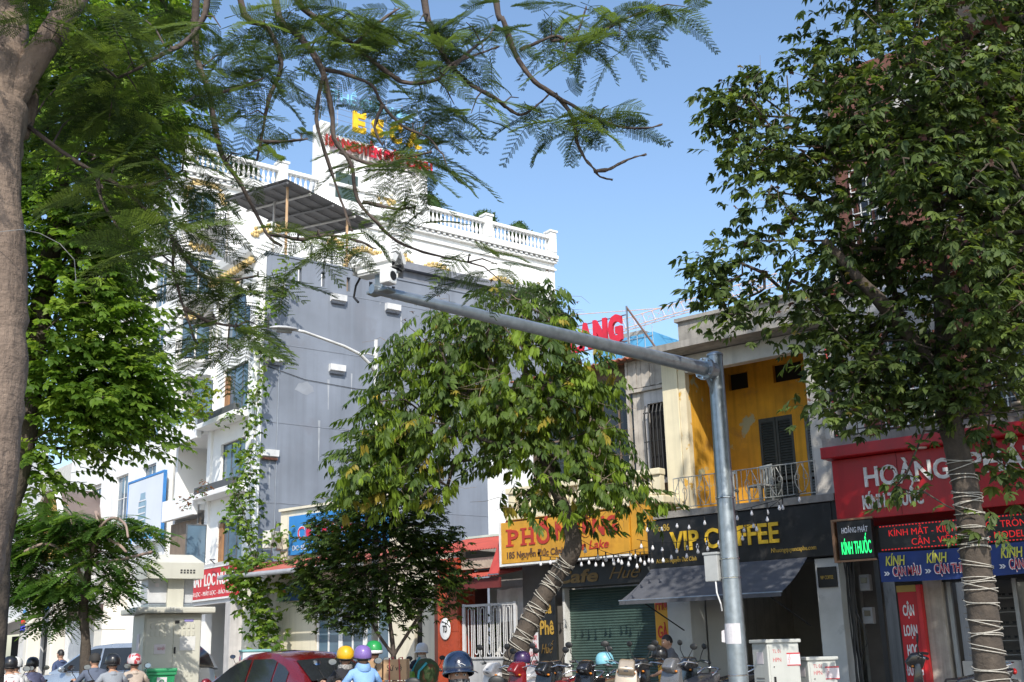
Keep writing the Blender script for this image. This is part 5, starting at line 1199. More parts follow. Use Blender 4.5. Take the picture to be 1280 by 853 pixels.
# ================================================================= bright green tree at the left
rng = np.random.default_rng(21)
base = seen(-16, 860, 9.6); base.z = .13
tr = [(tuple(base),.15),(tuple(seen(-12,800,9.6)),.125),(tuple(seen(-4,680,9.7)),.12),(tuple(seen(25,560,9.8)),.12),(tuple(seen(45,420,10)),.10),(tuple(seen(70,280,10.2)),.08),(tuple(seen(90,120,10.3)),.05)]
t2 = thing('street_tree', 'bright green leafy tree behind the smooth trunk at the left', 'tree', tuple(base))
b, tp_, trr = bark_trunk(tr, rng); part('trunk', b, BARKG, t2, smooth=True)
lob = [(60,120,110,90),(150,130,75,75),(95,220,95,78),(60,320,90,80),(118,320,58,62),(85,420,85,72),(142,418,36,52),(50,515,75,70),(140,505,62,55),(158,525,32,32),(35,590,45,28),(172,478,24,26),(-60,300,90,220),(-60,60,120,120),(70,0,160,70)]
cs = lobes_points(lob, 760, 10.1, rng, 1.1)
arr, par, rad, ntr = skeleton(tr, [tuple(c) for c in cs], rng, .005, .28, .05, 2.3, .06)
part('limbs', limbs_mesh(arr, par, rad, ntr), BARKD, t2, smooth=True)
T2 = [pinnate(rng,4,.22,.085,.040,16,65,True,.15), pinnate(rng,5,.26,.080,.038,22,65,True,.2), pinnate(rng,3,.17,.09,.044,12,65,True,.1)]
L_ = spread(cs, 10, .27, (4,4,3), (5,4,2.5), rng, (-.45,.3), (.8,1.2), tuple(seen(60,350,10.2)))
foliage(t2, T2, LC, L_, 250, 'leaf_spray', 'crown', tuple(base))

# ================================================================= dark bushy tree by the red car
rng = np.random.default_rng(33)
base = seen(494, 860, 21.4); base.z = .13
tr = [(tuple(base),.06),(tuple(seen(492,820,21.4)),.042),(tuple(seen(486,770,21.4)),.038),(tuple(seen(482,720,21.4)),.035),(tuple(seen(480,660,21.4)),.04),(tuple(seen(482,600,21.4)),.025)]
t4 = thing('street_tree', 'dense dark green bushy young tree behind the red car', 'tree', tuple(base))
b, _, _ = bark_trunk(tr, rng, 10); part('trunk', b, BARKD, t4, smooth=True)
for e in ((530,760,21.2),(450,750,21.5)):
    b, _, _ = bark_trunk([(tr[1][0],.03),(tuple(seen((492+e[0])/2,790,21.3)),.028),(tuple(seen(*e)),.02)], rng, 8); part('stem', b, BARKD, t4, smooth=True)
lob = [(480,610,60,45),(440,660,55,45),(520,660,55,50),(480,690,75,45),(415,710,42,35),(400,750,30,25),(545,735,38,35),(460,735,60,35),(510,745,45,25),(430,760,45,22),(470,560,40,30),(490,770,50,18),(445,780,35,14),(400,700,35,30),(555,700,30,40)]
cs = lobes_points(lob, 520, 21.4, rng, 1.0, .25)
arr, par, rad, ntr = skeleton(tr, [tuple(c) for c in cs], rng, .005, .3, .04, 2.3, .04); part('limbs', limbs_mesh(arr, par, rad, ntr), BARKD, t4, smooth=True)
LD = [leafmat('dark laurel leaf', (.055,.095,.020), .30), leafmat('dark laurel leaf deep', (.032,.060,.015), .26), leafmat('laurel leaf light', (.11,.17,.03), .38)]
T4 = [whorl(rng,7,.13,.036,12), pinnate(rng,4,.20,.12,.034,18,50), whorl(rng,6,.12,.034,30)]
L_ = spread(cs, 8, .25, (4,3,3), (5,5,1.5), rng, (-.3,.6), (.8,1.15), tuple(seen(480,680,21.4)))
foliage(t4, T4, LD, L_, 0, origin=tuple(base))

# ================================================================= feathery young tree at the left kerb
rng = np.random.default_rng(41)
base = seen(106, 860, 23); base.z = .13
tr = [(tuple(base),.12),(tuple(seen(107,810,23)),.095),(tuple(seen(104,765,23)),.09),(tuple(seen(107,735,23)),.08),(tuple(seen(112,705,23)),.06),(tuple(seen(118,675,23)),.045)]
t3 = thing('street_tree', 'young feathery tree with curved branches in front of the arched house', 'tree', tuple(base))
b, _, _ = bark_trunk(tr, rng, 10); part('trunk', b, BARKG, t3, smooth=True)
for pts in (((112,705),(122,665),(140,648),(156,655),(160,672)),((118,690),(128,660),(122,642)),((120,640),(130,668),(150,682),(158,690)),((107,735),(90,700),(60,680),(30,690)),((110,715),(85,668),(70,655)),((112,705),(150,700),(190,690)),((107,735),(60,730),(20,720))):
    b, _, _ = bark_trunk([(tuple(seen(x,y,23-.25*i)),.045-.03*i/len(pts)) for i,(x,y) in enumerate(pts)], rng, 7, 4); part('branch', b, mat('grey pink branch', (.30,.22,.18), .85), t3, smooth=True)
lob = [(30,690,45,28),(75,655,40,22),(30,650,30,20),(110,665,35,20),(140,698,38,24),(178,666,28,9),(60,725,50,22),(20,735,30,20),(128,735,28,20),(85,745,35,22),(150,660,22,12),(105,690,30,20),(70,770,22,14)]
cs = lobes_points(lob, 150, 23, rng, 1.1, .2)
arr, par, rad, ntr = skeleton(tr, [tuple(c) for c in cs], rng, .006, .3, .05, 2.3, .04); part('limbs', limbs_mesh(arr, par, rad, ntr), MATS['grey pink branch'], t3, smooth=True)
TF = [frond(rng,.52,11,.12,False), frond(rng,.46,10,.11,False,.5), frond(rng,.58,12,.13,False,.25)]
LG = [leafmat('young feather leaf', (.075,.15,.028), .42, (.2,.36,.04)), leafmat('young feather leaf deep', (.045,.10,.02), .4, (.12,.26,.03)), leafmat('young feather leaf pale', (.11,.19,.035), .45, (.28,.44,.05))]
L_ = spread(cs, 7.5, .14, (1,1,1), (4,3,2), rng, (-.45,.2), (.8,1.2), tuple(seen(105,720,23)), .35)
foliage(t3, TF, LG, L_, 120, 'frond', 'crown', tuple(base))

# ================================================================= near feathery tree: smooth trunk at the left edge, limbs overhead
rng = np.random.default_rng(57)
base = seen(-190, 1300, 5.4); base.z = .13
tr = [((base.x,base.y,.1),.26),(tuple(seen(-95,860,5.4)),.20),(tuple(seen(-58,740,5.4)),.185),(tuple(seen(-30,620,5.4)),.175),(tuple(seen(-16,480,5.4)),.170),(tuple(seen(-12,350,5.4)),.175),(tuple(seen(-18,230,5.4)),.165),(tuple(seen(-10,130,5.4)),.175)]
t1 = thing('flame_tree', 'near tree with smooth tan trunk at the left edge and feathery leaves overhead', 'tree', tuple(base))
b, tp_, trr = bark_trunk(tr, rng, 24, 8, .05); part('trunk', b, BARKR, t1, smooth=True)
def limb(pts, r0, r1, name='limb', m=BARKR, n=12, sub=6):
    P = [(tuple(seen(*p)), r0+(r1-r0)*i/(len(pts)-1)) for i, p in enumerate(pts)]; b, o, rr = bark_trunk(P, rng, n, sub, .03); part(name, b, m, t1, smooth=True); return o
limb([(0,150,5.4),(30,95,5.4),(62,48,5.4),(95,-5,5.4),(160,-90,5.5),(260,-170,5.8),(400,-210,6.3),(560,-190,6.8),(700,-150,7.2)], .078, .040)
limb([(-8,150,5.4),(2,70,5.4),(2,-20,5.5),(-20,-120,5.6)], .14, .11); limb([(24,170,5.62),(38,120,5.62),(34,60,5.6)], .05, .04); 
BR = [ # overhead branches: points (x, y, distance)
 [(36,158,5.6),(95,203,5.7),(150,235,5.8),(185,265,5.9),(217,292,6.0),(216,330,6.0),(226,375,6.05),(246,432,6.1)],
 [(260,-170,5.8),(258,20,5.9),(190,73,5.8),(146,98,5.7)],
 [(258,-150,5.8),(247,45,6.0),(262,120,6.0),(275,190,6.1),(300,235,6.15),(336,292,6.2),(352,308,6.2)],
 [(330,-195,6.0),(303,0,6.1),(340,40,6.2),(352,80,6.2),(336,125,6.2),(328,165,6.2),(321,200,6.2)],
 [(360,-200,6.2),(345,0,6.3),(372,48,6.3),(400,86,6.3),(410,137,6.4),(421,172,6.4),(437,210,6.4),(450,248,6.5),(470,278,6.5),(498,303,6.6),(540,318,6.8),(585,328,6.9)],
 [(400,86,6.3),(430,92,6.4),(462,106,6.4),(478,132,6.5),(505,155,6.5),(530,176,6.6),(548,188,6.6)],
 [(390,-205,6.3),(370,-20,6.4),(400,24,6.5),(437,54,6.5),(468,75,6.6),(495,99,6.6),(512,105,6.6),(546,99,6.7),(570,82,6.7),(611,68,6.8),(624,58,6.8)],
 [(520,-195,6.7),(527,0,6.8),(543,37,6.8),(556,75,6.8),(577,99,6.9),(597,112,6.9),(618,122,6.9),(638,139,7.0),(651,146,7.0),(672,129,7.0),(686,118,7.0)],
 [(600,-180,6.9),(619,0,7.0),(626,31,7.0),(645,65,7.1),(669,97,7.1),(692,119,7.2),(713,146,7.2),(723,170,7.2),(735,200,7.2),(742,214,7.2),(752,221,7.25),(766,225,7.3)],
 [(742,214,7.2),(758,212,7.2),(774,204,7.2),(790,199,7.2),(808,193,7.2)], [(692,119,7.15),(718,131,7.2),(740,143,7.2),(774,163,7.3),(805,162,7.3),(828,156,7.3)],
 [(650,63,7.1),(672,54,7.1),(689,51,7.2),(716,53,7.2),(726,35,7.2),(732,12,7.3)], [(689,51,7.2),(735,45,7.3),(775,30,7.4),(812,12,7.5)],
 [(404,95,6.3),(402,150,6.3),(413,200,6.35),(425,255,6.4),(440,290,6.4)], [(425,190,6.4),(470,205,6.4),(510,195,6.5),(540,190,6.5)], [(453,252,6.5),(490,262,6.5),(520,258,6.5)],
 [(336,292,6.2),(372,300,6.3),(405,292,6.3),(440,298,6.35),(470,312,6.4)], [(217,300,6.0),(250,345,6.1),(285,352,6.1),(322,345,6.2)], [(230,385,6.05),(260,400,6.1),(296,408,6.1)],
 [(321,176,6.2),(352,180,6.2),(385,174,6.2)], [(262,120,6.0),(300,112,6.0),(330,98,6.1)], [(150,235,5.8),(190,228,5.8),(228,214,5.9)], [(120,215,5.75),(130,262,5.8),(160,300,5.8)], [(440,60,6.5),(470,30,6.5),(500,10,6.6)], [(568,84,6.7),(590,62,6.75),(612,45,6.8)], [(478,132,6.5),(470,160,6.5),(478,182,6.5)]]
tipr = .006
for pts in BR:
    big = pts[0][1] < -50
    limb([(x+rng.normal()*2.5*(0 < i < len(pts)-1), y+rng.normal()*2.5*(0 < i < len(pts)-1), D) for i, (x, y, D) in enumerate(pts)], .024 if big else .013, .005, 'branch', BARKD, 7, 4)
# leaf rosettes: (x, y, distance, how many fronds)
RO = [(95,60,5.9,7),(140,35,5.9,7),(185,25,5.9,7),(230,20,6,7),(75,105,5.8,6),(120,95,5.8,7),(165,90,5.8,7),(215,70,5.9,7),(250,85,6,6),(90,150,5.8,7),(135,150,5.8,7),(180,140,5.8,7),(225,130,5.9,7),(105,190,5.8,7),(150,195,5.8,7),(195,190,5.9,7),(235,180,5.9,6),(130,240,5.8,7),(175,240,5.8,6),(215,235,5.9,7),(245,225,6,4),(160,285,5.8,6),(205,285,5.9,7),(240,275,6,5),(195,325,6,5),(225,320,6,5),(70,215,5.7,5),(60,30,5.7,5),
 (275,30,6,6),(290,75,6,4),(310,110,6.1,5),(275,150,6.05,4),(310,140,6.1,4),(330,30,6.2,6),(365,20,6.3,7),(350,70,6.2,4),(345,100,6.2,5),(300,195,6.1,5),(375,178,6.2,6),
 (400,20,6.5,7),(435,15,6.5,8),(465,35,6.5,8),(425,50,6.5,7),(495,20,6.6,8),(480,60,6.6,6),(510,50,6.6,7),(450,75,6.5,6),(530,25,6.7,7),(520,75,6.6,6),(400,55,6.4,6),(545,60,6.7,6),(385,70,6.3,5),
 (545,85,6.7,5),(570,50,6.8,6),(605,60,6.8,5),(615,40,6.8,6),(585,30,6.8,5),(560,130,6.8,6),(590,145,6.9,5),(525,120,6.6,6),(540,150,6.6,6),(515,165,6.6,7),(480,180,6.5,7),(548,190,6.6,8),(520,195,6.6,8),(485,215,6.5,7),(560,205,6.6,5),
 (430,215,6.4,6),(505,255,6.5,5),(520,262,6.5,4),
 (400,290,6.3,7),(430,300,6.35,7),(375,300,6.3,6),(410,312,6.3,5),(592,322,6.9,6),(615,335,6.9,4),(625,350,6.9,4),
 (290,352,6.1,6),(320,348,6.2,6),(255,350,6.1,5),(272,370,6.1,5),(305,365,6.15,4),(265,400,6.1,6),(295,408,6.1,7),(325,412,6.15,5),(250,432,6.1,5),(280,430,6.1,4),
 (735,12,7.3,7),(700,48,7.2,5),(760,25,7.35,7),(790,20,7.4,7),(815,10,7.5,7),(720,40,7.2,6),(745,50,7.3,5),(835,30,7.5,4),(775,45,7.4,5),(690,25,7.2,4),(860,10,7.6,4),(705,70,7.2,3),
 (680,155,7.2,5),(705,165,7.2,4),(740,145,7.25,5),(765,150,7.3,6),(760,130,7.3,4),(725,155,7.2,3),(690,118,7.1,2),(745,165,7.3,4),(640,120,7,2)]
for i in range(24): RO.append((rng.uniform(-320,50), rng.uniform(-420,-30), rng.uniform(4.2,5.6), 8))   # the crown above the frame
TN = [frond(rng,.44,13,.085,True,.30), frond(rng,.38,12,.078,True,.50), frond(rng,.50,14,.092,True,.22), frond(rng,.40,12,.08,True,.8), frond(rng,.34,9,.095,True,.6), frond(rng,.47,12,.075,True,.4)]
L_ = []; q = MB()
for (x, y, D, n) in RO:
    if 270 < x < 500 and 150 < y < 325: n = max(3, n-2)
    c = seen(x+rng.normal()*4, y+rng.normal()*4, D+rng.normal()*.22); a0 = rng.uniform(0,6.28); sh = x < 260 and y < 340
    for k_ in range(n+(2 if sh else 0)):
        a = a0+6.28*k_/n+rng.normal()*.25; d = np.array([math.cos(a), math.sin(a), rng.uniform(-.35,.30)])
        L_.append((int(rng.integers(6)), int(rng.choice(3, p=(.45,.33,.22))), orient(d, rng.normal()*.35, rng), np.array(c)+rng.normal(size=3)*.035, rng.uniform(.62,.92)))
    best = None
    for pts in BR:
        for p in [tuple(a_+(b_-a_)*u for a_, b_ in zip(p0, p1)) for p0, p1 in zip(pts, pts[1:]) for u in (0,.25,.5,.75,1)]:
            if p[1] < -40: continue
            dd = (p[0]-x)**2+(p[1]-y)**2
            if best is None or dd < best[0]: best = (dd, p)
    if best and best[0] < 150**2: s0 = seen(*best[1]); q.tube([s0, s0.lerp(c,.5)+Vector((0,0,.03)), c], [.006,.005,.003], 5, cap=False)
part('twigs', q, BARKD, t1, kind='stuff')
foliage(t1, TN, LF, L_, 300, 'frond', 'crown', tuple(base))
# wires round the trunk
w_ = thing('wire_loop', 'thin pale wire looping off the smooth left trunk', 'wire', tuple(seen(30,290,5.2)))
part('strand', MB().tube([seen(-20,288,5.2),seen(0,290,5.18),(seen(28,287,5.2)),seen(50,292,5.25),seen(75,305,5.3),seen(93,325,5.3),seen(95,352,5.3)], .0018, 5), mat('pale wire', (.22,.22,.22), .6), w_)

# ================================================================= climbers and pot plants
def plant(name, label, cat, pts, per, rad, L, W, mats, stems, D=None, group=None, seed=1, stem_r=.012):
    rng = np.random.default_rng(seed); P = [p if isinstance(p, Vector) else seen(*p) for p in pts]; t = thing(name, label, cat, tuple(P[-1]), 0, group, FR_ROW)
    T = [whorl(rng,5,L,W,15), whorl(rng,4,L*1.2,W,30)]; cs = []
    for a, b in zip(P, P[1:]):
        n = max(2, int((b-a).length/(rad*.8)))
        cs += [a.lerp(b, (k_+rng.random()*.5)/n)+Vector(rng.normal(size=3)*rad*.35) for k_ in range(n)]
    foliage(t, T, mats, spread(cs, per, rad, (1,1), (1,)*len(mats), rng, (-.6,.5), (.7,1.2)), 0, origin=tuple(P[-1]), crown_name='foliage')
    frame(FR_ROW)
    for s_ in range(stems): part('stem', MB().tube([p+Vector(rng.normal(size=3)*rad*.3) for p in P], stem_r, 5), BARKD, t)
    return t
VM = [leafmat('vine leaf', (.12,.21,.03), .4), leafmat('vine leaf deep', (.06,.12,.02), .35), leafmat('vine leaf pale', (.20,.29,.05), .45)]
plant('climbing_vine', 'thin green vine climbing the corner of the grey house', 'vine', [(352,335,44.6),(350,370,44.6),(335,400,44.5),(326,450,44.4),(318,500,44.2),(316,560,44.0),(300,600,43.6),(292,640,43.4),(318,690,43.6),(330,740,43.4),(335,790,43.2)], 16, .5, .16, .10, VM, 2, seed=3)
plant('climbing_vine', 'broad leafy vine over the planters in front of the grey house', 'vine', [(318,560,43.4),(306,600,43.0),(304,640,43.2),(318,690,43.4),(324,720,43.4)], 24, .6, .17, .11, VM, 2, seed=4)
plant('climbing_vine', 'thick creeper hanging beside the awning end of the cream house', 'vine', [(318,705,36.5),(310,735,36.5),(318,765,36.4),(330,790,36.4),(338,812,36.4)], 60, .62, .16, .11, VM, 2, seed=5)
plant('climbing_vine', 'creeper climbing round the air conditioner of the cream house', 'vine', [(345,660,36.2),(340,690,36.2),(352,715,36.2),(372,725,36.2),(400,728,36)], 18, .42, .13, .09, VM, 2, seed=6)
plant('balcony_bush', 'yellow green bush spilling from the upper balcony of the grey house', 'bush', [(262,478,45),(248,485,45.5),(240,500,46),(236,515,46),(246,520,45.5),(255,505,45)], 16, .5, .17, .11, [VM[0], VM[2], leafmat('yellow green leaf', (.26,.30,.04), .45)], 2, seed=7)
plant('balcony_plants', 'dry reddish plants in the lower recessed balcony', 'plants', [(226,622,46),(238,620,45.6),(252,615,45.2),(258,606,45)], 7, .35, .12, .05, [leafmat('dry red leaf', (.22,.10,.05), .3), VM[1]], 2, seed=8)
plant('window_box_plants', 'small green plants in the window trough of the grey house', 'plants', [(272,530,44.4),(285,522,44.2),(298,516,44)], 6, .25, .12, .06, VM, 1, seed=9)
plant('yard_shrub', 'leafy shrub behind the left end of the white fence', 'shrub', [(585,770,30.2),(590,790,30.2),(588,815,30.2),(592,840,30.2)], 12, .28, .13, .07, VM, 3, seed=10)
plant('yard_shrub', 'darker shrub behind the middle of the white fence', 'shrub', [(612,775,30.2),(605,795,30.2),(615,812,30.2),(610,840,30.2)], 12, .28, .12, .06, [VM[1], VM[0]], 3, seed=11)
plant('yard_shrub', 'low shrub behind the right end of the white fence', 'shrub', [(628,800,30.2),(632,815,30.2),(630,840,30.2)], 10, .25, .12, .06, [VM[1], VM[0]], 2, seed=12)
# ================================================================= camera pole over the road
frame(FR_ROW)
PX, PY, AZ = -8.27, 15.0, 5.42
p = thing('camera_pole', 'tall galvanised steel pole with a long horizontal arm over the road', 'pole', (PX,PY,.13))
part('post', MB().tube([(PX,PY,.13),(PX,PY,2.2),(PX,PY,4.3),(PX,PY,5.66)], [.145,.135,.122,.115], 20), GALV, p, autos=True)
part('post_cap', MB().lathe([(.125,0),(.125,.03),(.06,.06),(0,.065)], 20, (PX,PY,5.66)), GALV, p, smooth=True)
part('base_flange', MB().cbox(PX-.25,PX+.25,PY-.25,PY+.25,.13,.16,.005), GALV, p)
ad = Vector((-.76,-6.25,0)).normalized(); A0 = Vector((PX,PY,AZ)); B0 = A0+ad*6.45
part('arm', MB().tube([A0+ad*.30, A0+ad*2.5, A0+ad*4.6, B0], [.105,.09,.074,.056], 18), GALV, p, autos=True)
part('arm_flange', MB().tube([A0+ad*.24, A0+ad*.27], [.17,.17], 16).tube([A0+ad*.275, A0+ad*.305], [.17,.17], 16), GALV, p)
for i in range(8):
    a = i*math.pi/4; s_ = ad.cross(Vector((0,0,1))); c = A0+ad*.21+s_*.145*math.cos(a)+Vector((0,0,.145*math.sin(a))); part('bolt', MB().tube([c, c+ad*.14], .014, 6), CHROME, p)
part('arm_bracket', MB().tube([A0+ad*.08, A0+ad*.25], [.13,.12], 14), GALV, p)
part('gusset', MB().prism([(PY-.11,5.25),(PY-.30,5.34),(PY-.11,5.05)], 'x', PX-.04, PX-.02), GALV, p)
for z in (1.0,2.35,2.62,3.5): part('band', MB().lathe([(.142,0),(.146,.006),(.146,.014),(.142,.02)], 20, (PX,PY,z)), CHROME, p)
bx_ = thing('junction_box', 'small grey junction box strapped to the side of the camera pole', 'box', (PX-.2,PY-.1,2.3))
part('case', MB().cbox(PX-.36,PX-.14,PY-.12,PY+.06,2.32,2.72,.012), mat('grey plastic case', (.42,.43,.42), .55), bx_); part('lid_lip', MB().cbox(PX-.375,PX-.125,PY-.135,PY+.07,2.70,2.735,.008), MATS['grey plastic case'], bx_)
part('cable', MB().tube([(PX-.2,PY-.1,2.32),(PX-.17,PY-.14,2.15),(PX-.12,PY-.14,2.0),(PX-.13,PY-.1,1.9)], .012, 6), mat('white cable', (.6,.6,.6), .5), bx_)
nt_ = thing('paper_notice', 'white paper notice pasted round the camera pole', 'notice', (PX,PY-.15,1.4))
q = MB(); vs = []; fs = []
for i in range(9):
    a = R(-165+i*17); 
    for z in (1.44,1.72): vs.append((PX+.142*math.cos(a), PY+.142*math.sin(a), z))
for i in range(8): fs.append((i*2, i*2+2, i*2+3, i*2+1))
part('sheet', q.add(vs, fs), mat('notice paper', (.62,.60,.62), .8, 0, .1, 30), nt_); part('loose_corner', MB().add([(PX-.135,PY-.05,1.46),(PX-.175,PY-.09,1.47),(PX-.17,PY-.085,1.62),(PX-.138,PY-.05,1.64)], [(0,1,2,3)]), MATS['notice paper'], nt_)
c = thing('traffic_camera', 'white housed traffic camera on the end of the steel arm', 'camera', tuple(B0))
ct = Matrix.Translation(B0+Vector((.03,.12,.06))) @ Matrix.Rotation(R(8), 4, 'Z') @ Matrix.Scale(1.3, 4)
WC = mat('white camera housing', (.80,.80,.78), .4)
def cpart(nm, mb, m, **k): mb.move(ct); return part(nm, mb, m, c, **k)
q = MB(); ring = [(.095*math.cos(a), .20+.085*math.sin(a)) for a in np.linspace(-.2,math.pi+.2,12)]
q.prism(ring+[(.08,.125),(-.08,.125)], 'x', -.26, .20); cpart('sunshield', q, WC, autos=True)
cpart('housing', MB().cbox(-.22,.17,-.07,.07,.10,.22,.02), WC); cpart('lens', MB().lathe([(0,.0),(.045,0),(.05,-.02),(.05,-.05)], 16, (.20,0,.17), 'x'), BLACK); cpart('front_glass', MB().cbox(.165,.18,-.065,.065,.11,.25,.004), BLACK)
cpart('floodlight', MB().cbox(.10,.20,-.155,-.03,-.04,.10,.015), WC); cpart('floodlight_lens', MB().lathe([(0,0),(.04,0),(.045,-.02)], 14, (.206,-.09,.03), 'x'), BLACK)
cpart('bracket', MB().cbox(-.05,.03,-.03,.03,-.04,.11,.01), GALV); cpart('clamp', MB().cbox(-.12,.12,-.06,.06,-.075,-.045,.008), GALV)
cpart('cable', MB().tube([(-.22,0,.14),(-.30,.02,.06),(-.33,.03,-.04),(-.27,.02,-.10)], .011, 6), BLACK)

# ================================================================= roadside cabinets
CAB = mat('pale grey cabinet paint', (.50,.51,.48), .5, 0, .08, 2, streak=.15); STK = mat('warning sticker', (.66,.60,.62), .6); RPT = mat('red sticker print', (.5,.06,.07), .6)
def cabinet(label, loc, rz, w_, d_, h_, two=True):
    t = thing('control_cabinet', label, 'cabinet', loc, rz)
    P_ = lambda n, m_, m: part(n, m_, m, t, local=True)
    P_('body', MB().cbox(-w_/2,w_/2,-d_/2,d_/2,.08,h_-.05,.012), CAB); P_('roof', MB().cbox(-w_/2-.03,w_/2+.03,-d_/2-.03,d_/2+.03,h_-.05,h_,.012), CAB); P_('plinth', MB().box(-w_/2+.02,w_/2-.02,-d_/2+.02,d_/2-.02,0,.08), CONC)
    P_('door', MB().cbox(-w_/2+.03,w_/2-.03,-d_/2-.012,-d_/2+.002,.12,h_-.09,.004), CAB); P_('handle', MB().cbox(-w_/2+.07,-w_/2+.10,-d_/2-.03,-d_/2-.012,h_*.52,h_*.62,.004), BLACK); P_('hinge_lock', MB().lathe([(0,0),(.012,0),(.012,.01)], 8, (-w_/2+.085,-d_/2-.02,h_*.72), 'y'), CHROME)
    for (x,z,ss) in ((w_*.12,h_*.80,.2),):
        s_ = P_('warning_sticker', MB().cbox(x-.02,x+.20,-d_/2-.016,-d_/2-.0125,z-.1,z+.08,.001), STK); part('sticker_border', MB().box(x-.02,x+.2,-d_/2-.0175,-d_/2-.0165,z+.06,z+.08).box(x-.02,x+.2,-d_/2-.0175,-d_/2-.0165,z-.1,z-.085).text('\u26a1', x, -d_/2-.017, z-.05, .04, .1, .001), RPT, s_, local=True)
    part('stencil', MB().text('TL 01', -w_/2+.08, -d_/2-.013, h_*.86, .13, .05, .001), RPT, t, local=True); part('stencil', MB().text('HPN', -w_/2+.08, -d_/2-.013, h_*.77, .13, .06, .001), RPT, t, local=True)
    q = MB()
    for i in range(6): q.box(-w_/2-.006,-w_/2+.002,-d_/2+.12,d_/2-.08,h_*.6-i*.05,h_*.6-i*.05+.015)
    P_('vent_slots', q, mat('slot shadow metal', (.2,.2,.19), .6))
    s_ = P_('warning_sticker', MB().cbox(-w_/2-.004,-w_/2-.001,-.09,.09,h_*.75,h_*.87,.001), STK)
cabinet('tall pale grey control cabinet with red warning stickers beside the pole', (-8.05,15.75,.13), R(58), .52, .42, 1.36)
cabinet('shorter pale grey cabinet behind the tall one by the pole', (-7.72,16.35,.13), R(52), .45, .38, 1.10)

# ================================================================= kiosk transformer at the left kerb
SUB = mat('cream grey substation paint', (.55,.54,.46), .5, 0, .06, 1.5, streak=.12)
t = thing('kiosk_substation', 'cream grey kiosk transformer with hooded top standing at the left kerb', 'substation', (-22.52,15.28,.13), R(70))
P_ = lambda n, m_, m=SUB, **k: part(n, m_, m, t, local=True, **k)
P_('plinth', MB().cbox(-.62,.62,-.55,.55,0,.62,.02), CONC); P_('body', MB().cbox(-.62,.62,-.52,.52,.63,2.26,.02)); P_('body_front', MB().cbox(-.60,.60,-.565,-.525,.68,2.2,.01))
for s_ in (-1, 1):
    d_ = P_('door', MB().cbox(-.585 if s_ < 0 else .008,-.008 if s_ < 0 else .585,-.585,-.567,.72,2.17,.006))
    q = MB()
    for i in range(4):
        for r_ in range(2):
            for z0 in (.95,1.95):
                q.cbox(s_*.3-.2+i*.1,s_*.3-.15+i*.1,-.60,-.586,z0-r_*.16,z0+.11-r_*.16,.006)
    part('vent_louvres', q, SUB, d_, local=True)
P_('handle', MB().cbox(.02,.06,-.61,-.586,1.42,1.56,.008), BLACK); P_('number_plate', MB().cbox(.02,.12,-.592,-.586,2.05,2.12,.003), BLACK); P_('name_plate', MB().cbox(.22,.42,-.592,-.586,2.09,2.14,.003), mat('violet print', (.25,.22,.5), .5))
P_('warning_sticker', MB().cbox(-.40,-.16,-.594,-.586,1.42,1.62,.003), STK); P_('info_sticker', MB().cbox(.14,.48,-.594,-.586,1.48,1.78,.003), mat('grey white notice', (.6,.6,.58), .6)); P_('sticker_print', MB().text('NGUY HIỂM', -.33, -.595, 1.5, .15, .06, .001), RPT)
P_('side_notice', MB().cbox(-.63,-.622,-.2,.05,1.5,1.85,.002), STK)
P_('slab_roof', MB().cbox(-.86,.86,-.75,.75,2.27,2.40,.03)); P_('neck_column', MB().cbox(-.10,.26,-.30,.12,2.40,3.06,.015)); P_('side_unit', MB().cbox(-.52,-.08,-.22,.42,2.50,3.04,.03), mat('grey white unit', (.55,.56,.57), .5)); P_('side_unit', MB().cbox(.28,.50,-.18,.42,2.50,3.04,.03), MATS['grey white unit']); P_('unit_base', MB().cbox(-.5,.5,-.24,.44,2.40,2.49,.01), GALV)
q = MB().add([(-.62,-.52,3.02),(.62,-.52,3.02),(.62,.52,3.02),(-.62,.52,3.02),(-.62,-.52,3.36),(.62,-.52,3.36),(.62,.52,3.36),(-.62,.52,3.36),(-.42,-.22,3.56),(.42,-.22,3.56),(.42,.22,3.56),(-.42,.22,3.56)], [(3,2,1,0),(0,1,5,4),(1,2,6,5),(2,3,7,6),(3,0,4,7),(4,5,9,8),(5,6,10,9),(6,7,11,10),(7,4,8,11),(8,9,10,11)]); P_('hood', q)
q = MB()
for i in range(5):
    for j in range(2): q.box(.1+i*.07,.145+i*.07,-.526,-.519,3.13+j*.05,3.165+j*.05)
P_('hood_vents', q, mat('vent dark', (.05,.05,.05), .8))
P_('unit_plate', MB().cbox(-.36,-.28,-.228,-.221,2.85,2.93,.002), STK)

# ================================================================= bin
t = thing('wheelie_bin', 'green plastic wheelie bin with white label beside the kiosk', 'bin', (-21.6,14.55,.13), R(62))
BG = mat('green bin plastic', (.02,.26,.10), .45, 0, .1, 4)
q = MB().add([(-.2,-.22,.06),(.2,-.22,.06),(.2,.22,.06),(-.2,.22,.06),(-.27,-.30,1.0),(.27,-.30,1.0),(.27,.30,1.0),(-.27,.30,1.0)], [(3,2,1,0),(0,1,5,4),(1,2,6,5),(2,3,7,6),(3,0,4,7),(4,5,6,7)])
part('body', q, BG, t, local=True); part('rim', MB().cbox(-.3,.3,-.33,.33,.99,1.05,.015), BG, t, local=True); part('lid', MB().cbox(-.31,.31,-.35,.32,1.05,1.13,.03), BG, t, local=True); part('label', MB().cbox(-.09,.11,-.312,-.292,.68,.95,.003), STK, t, local=True)
part('recycle_mark', MB().lathe([(.03,0),(.05,0),(.05,.004),(.03,.004)], 14, (.01,-.318,.86), 'y'), BG, t, local=True); part('bin_handle', MB().tube([(-.25,.36,1.04),(.25,.36,1.04)], .018, 8), BG, t, local=True)
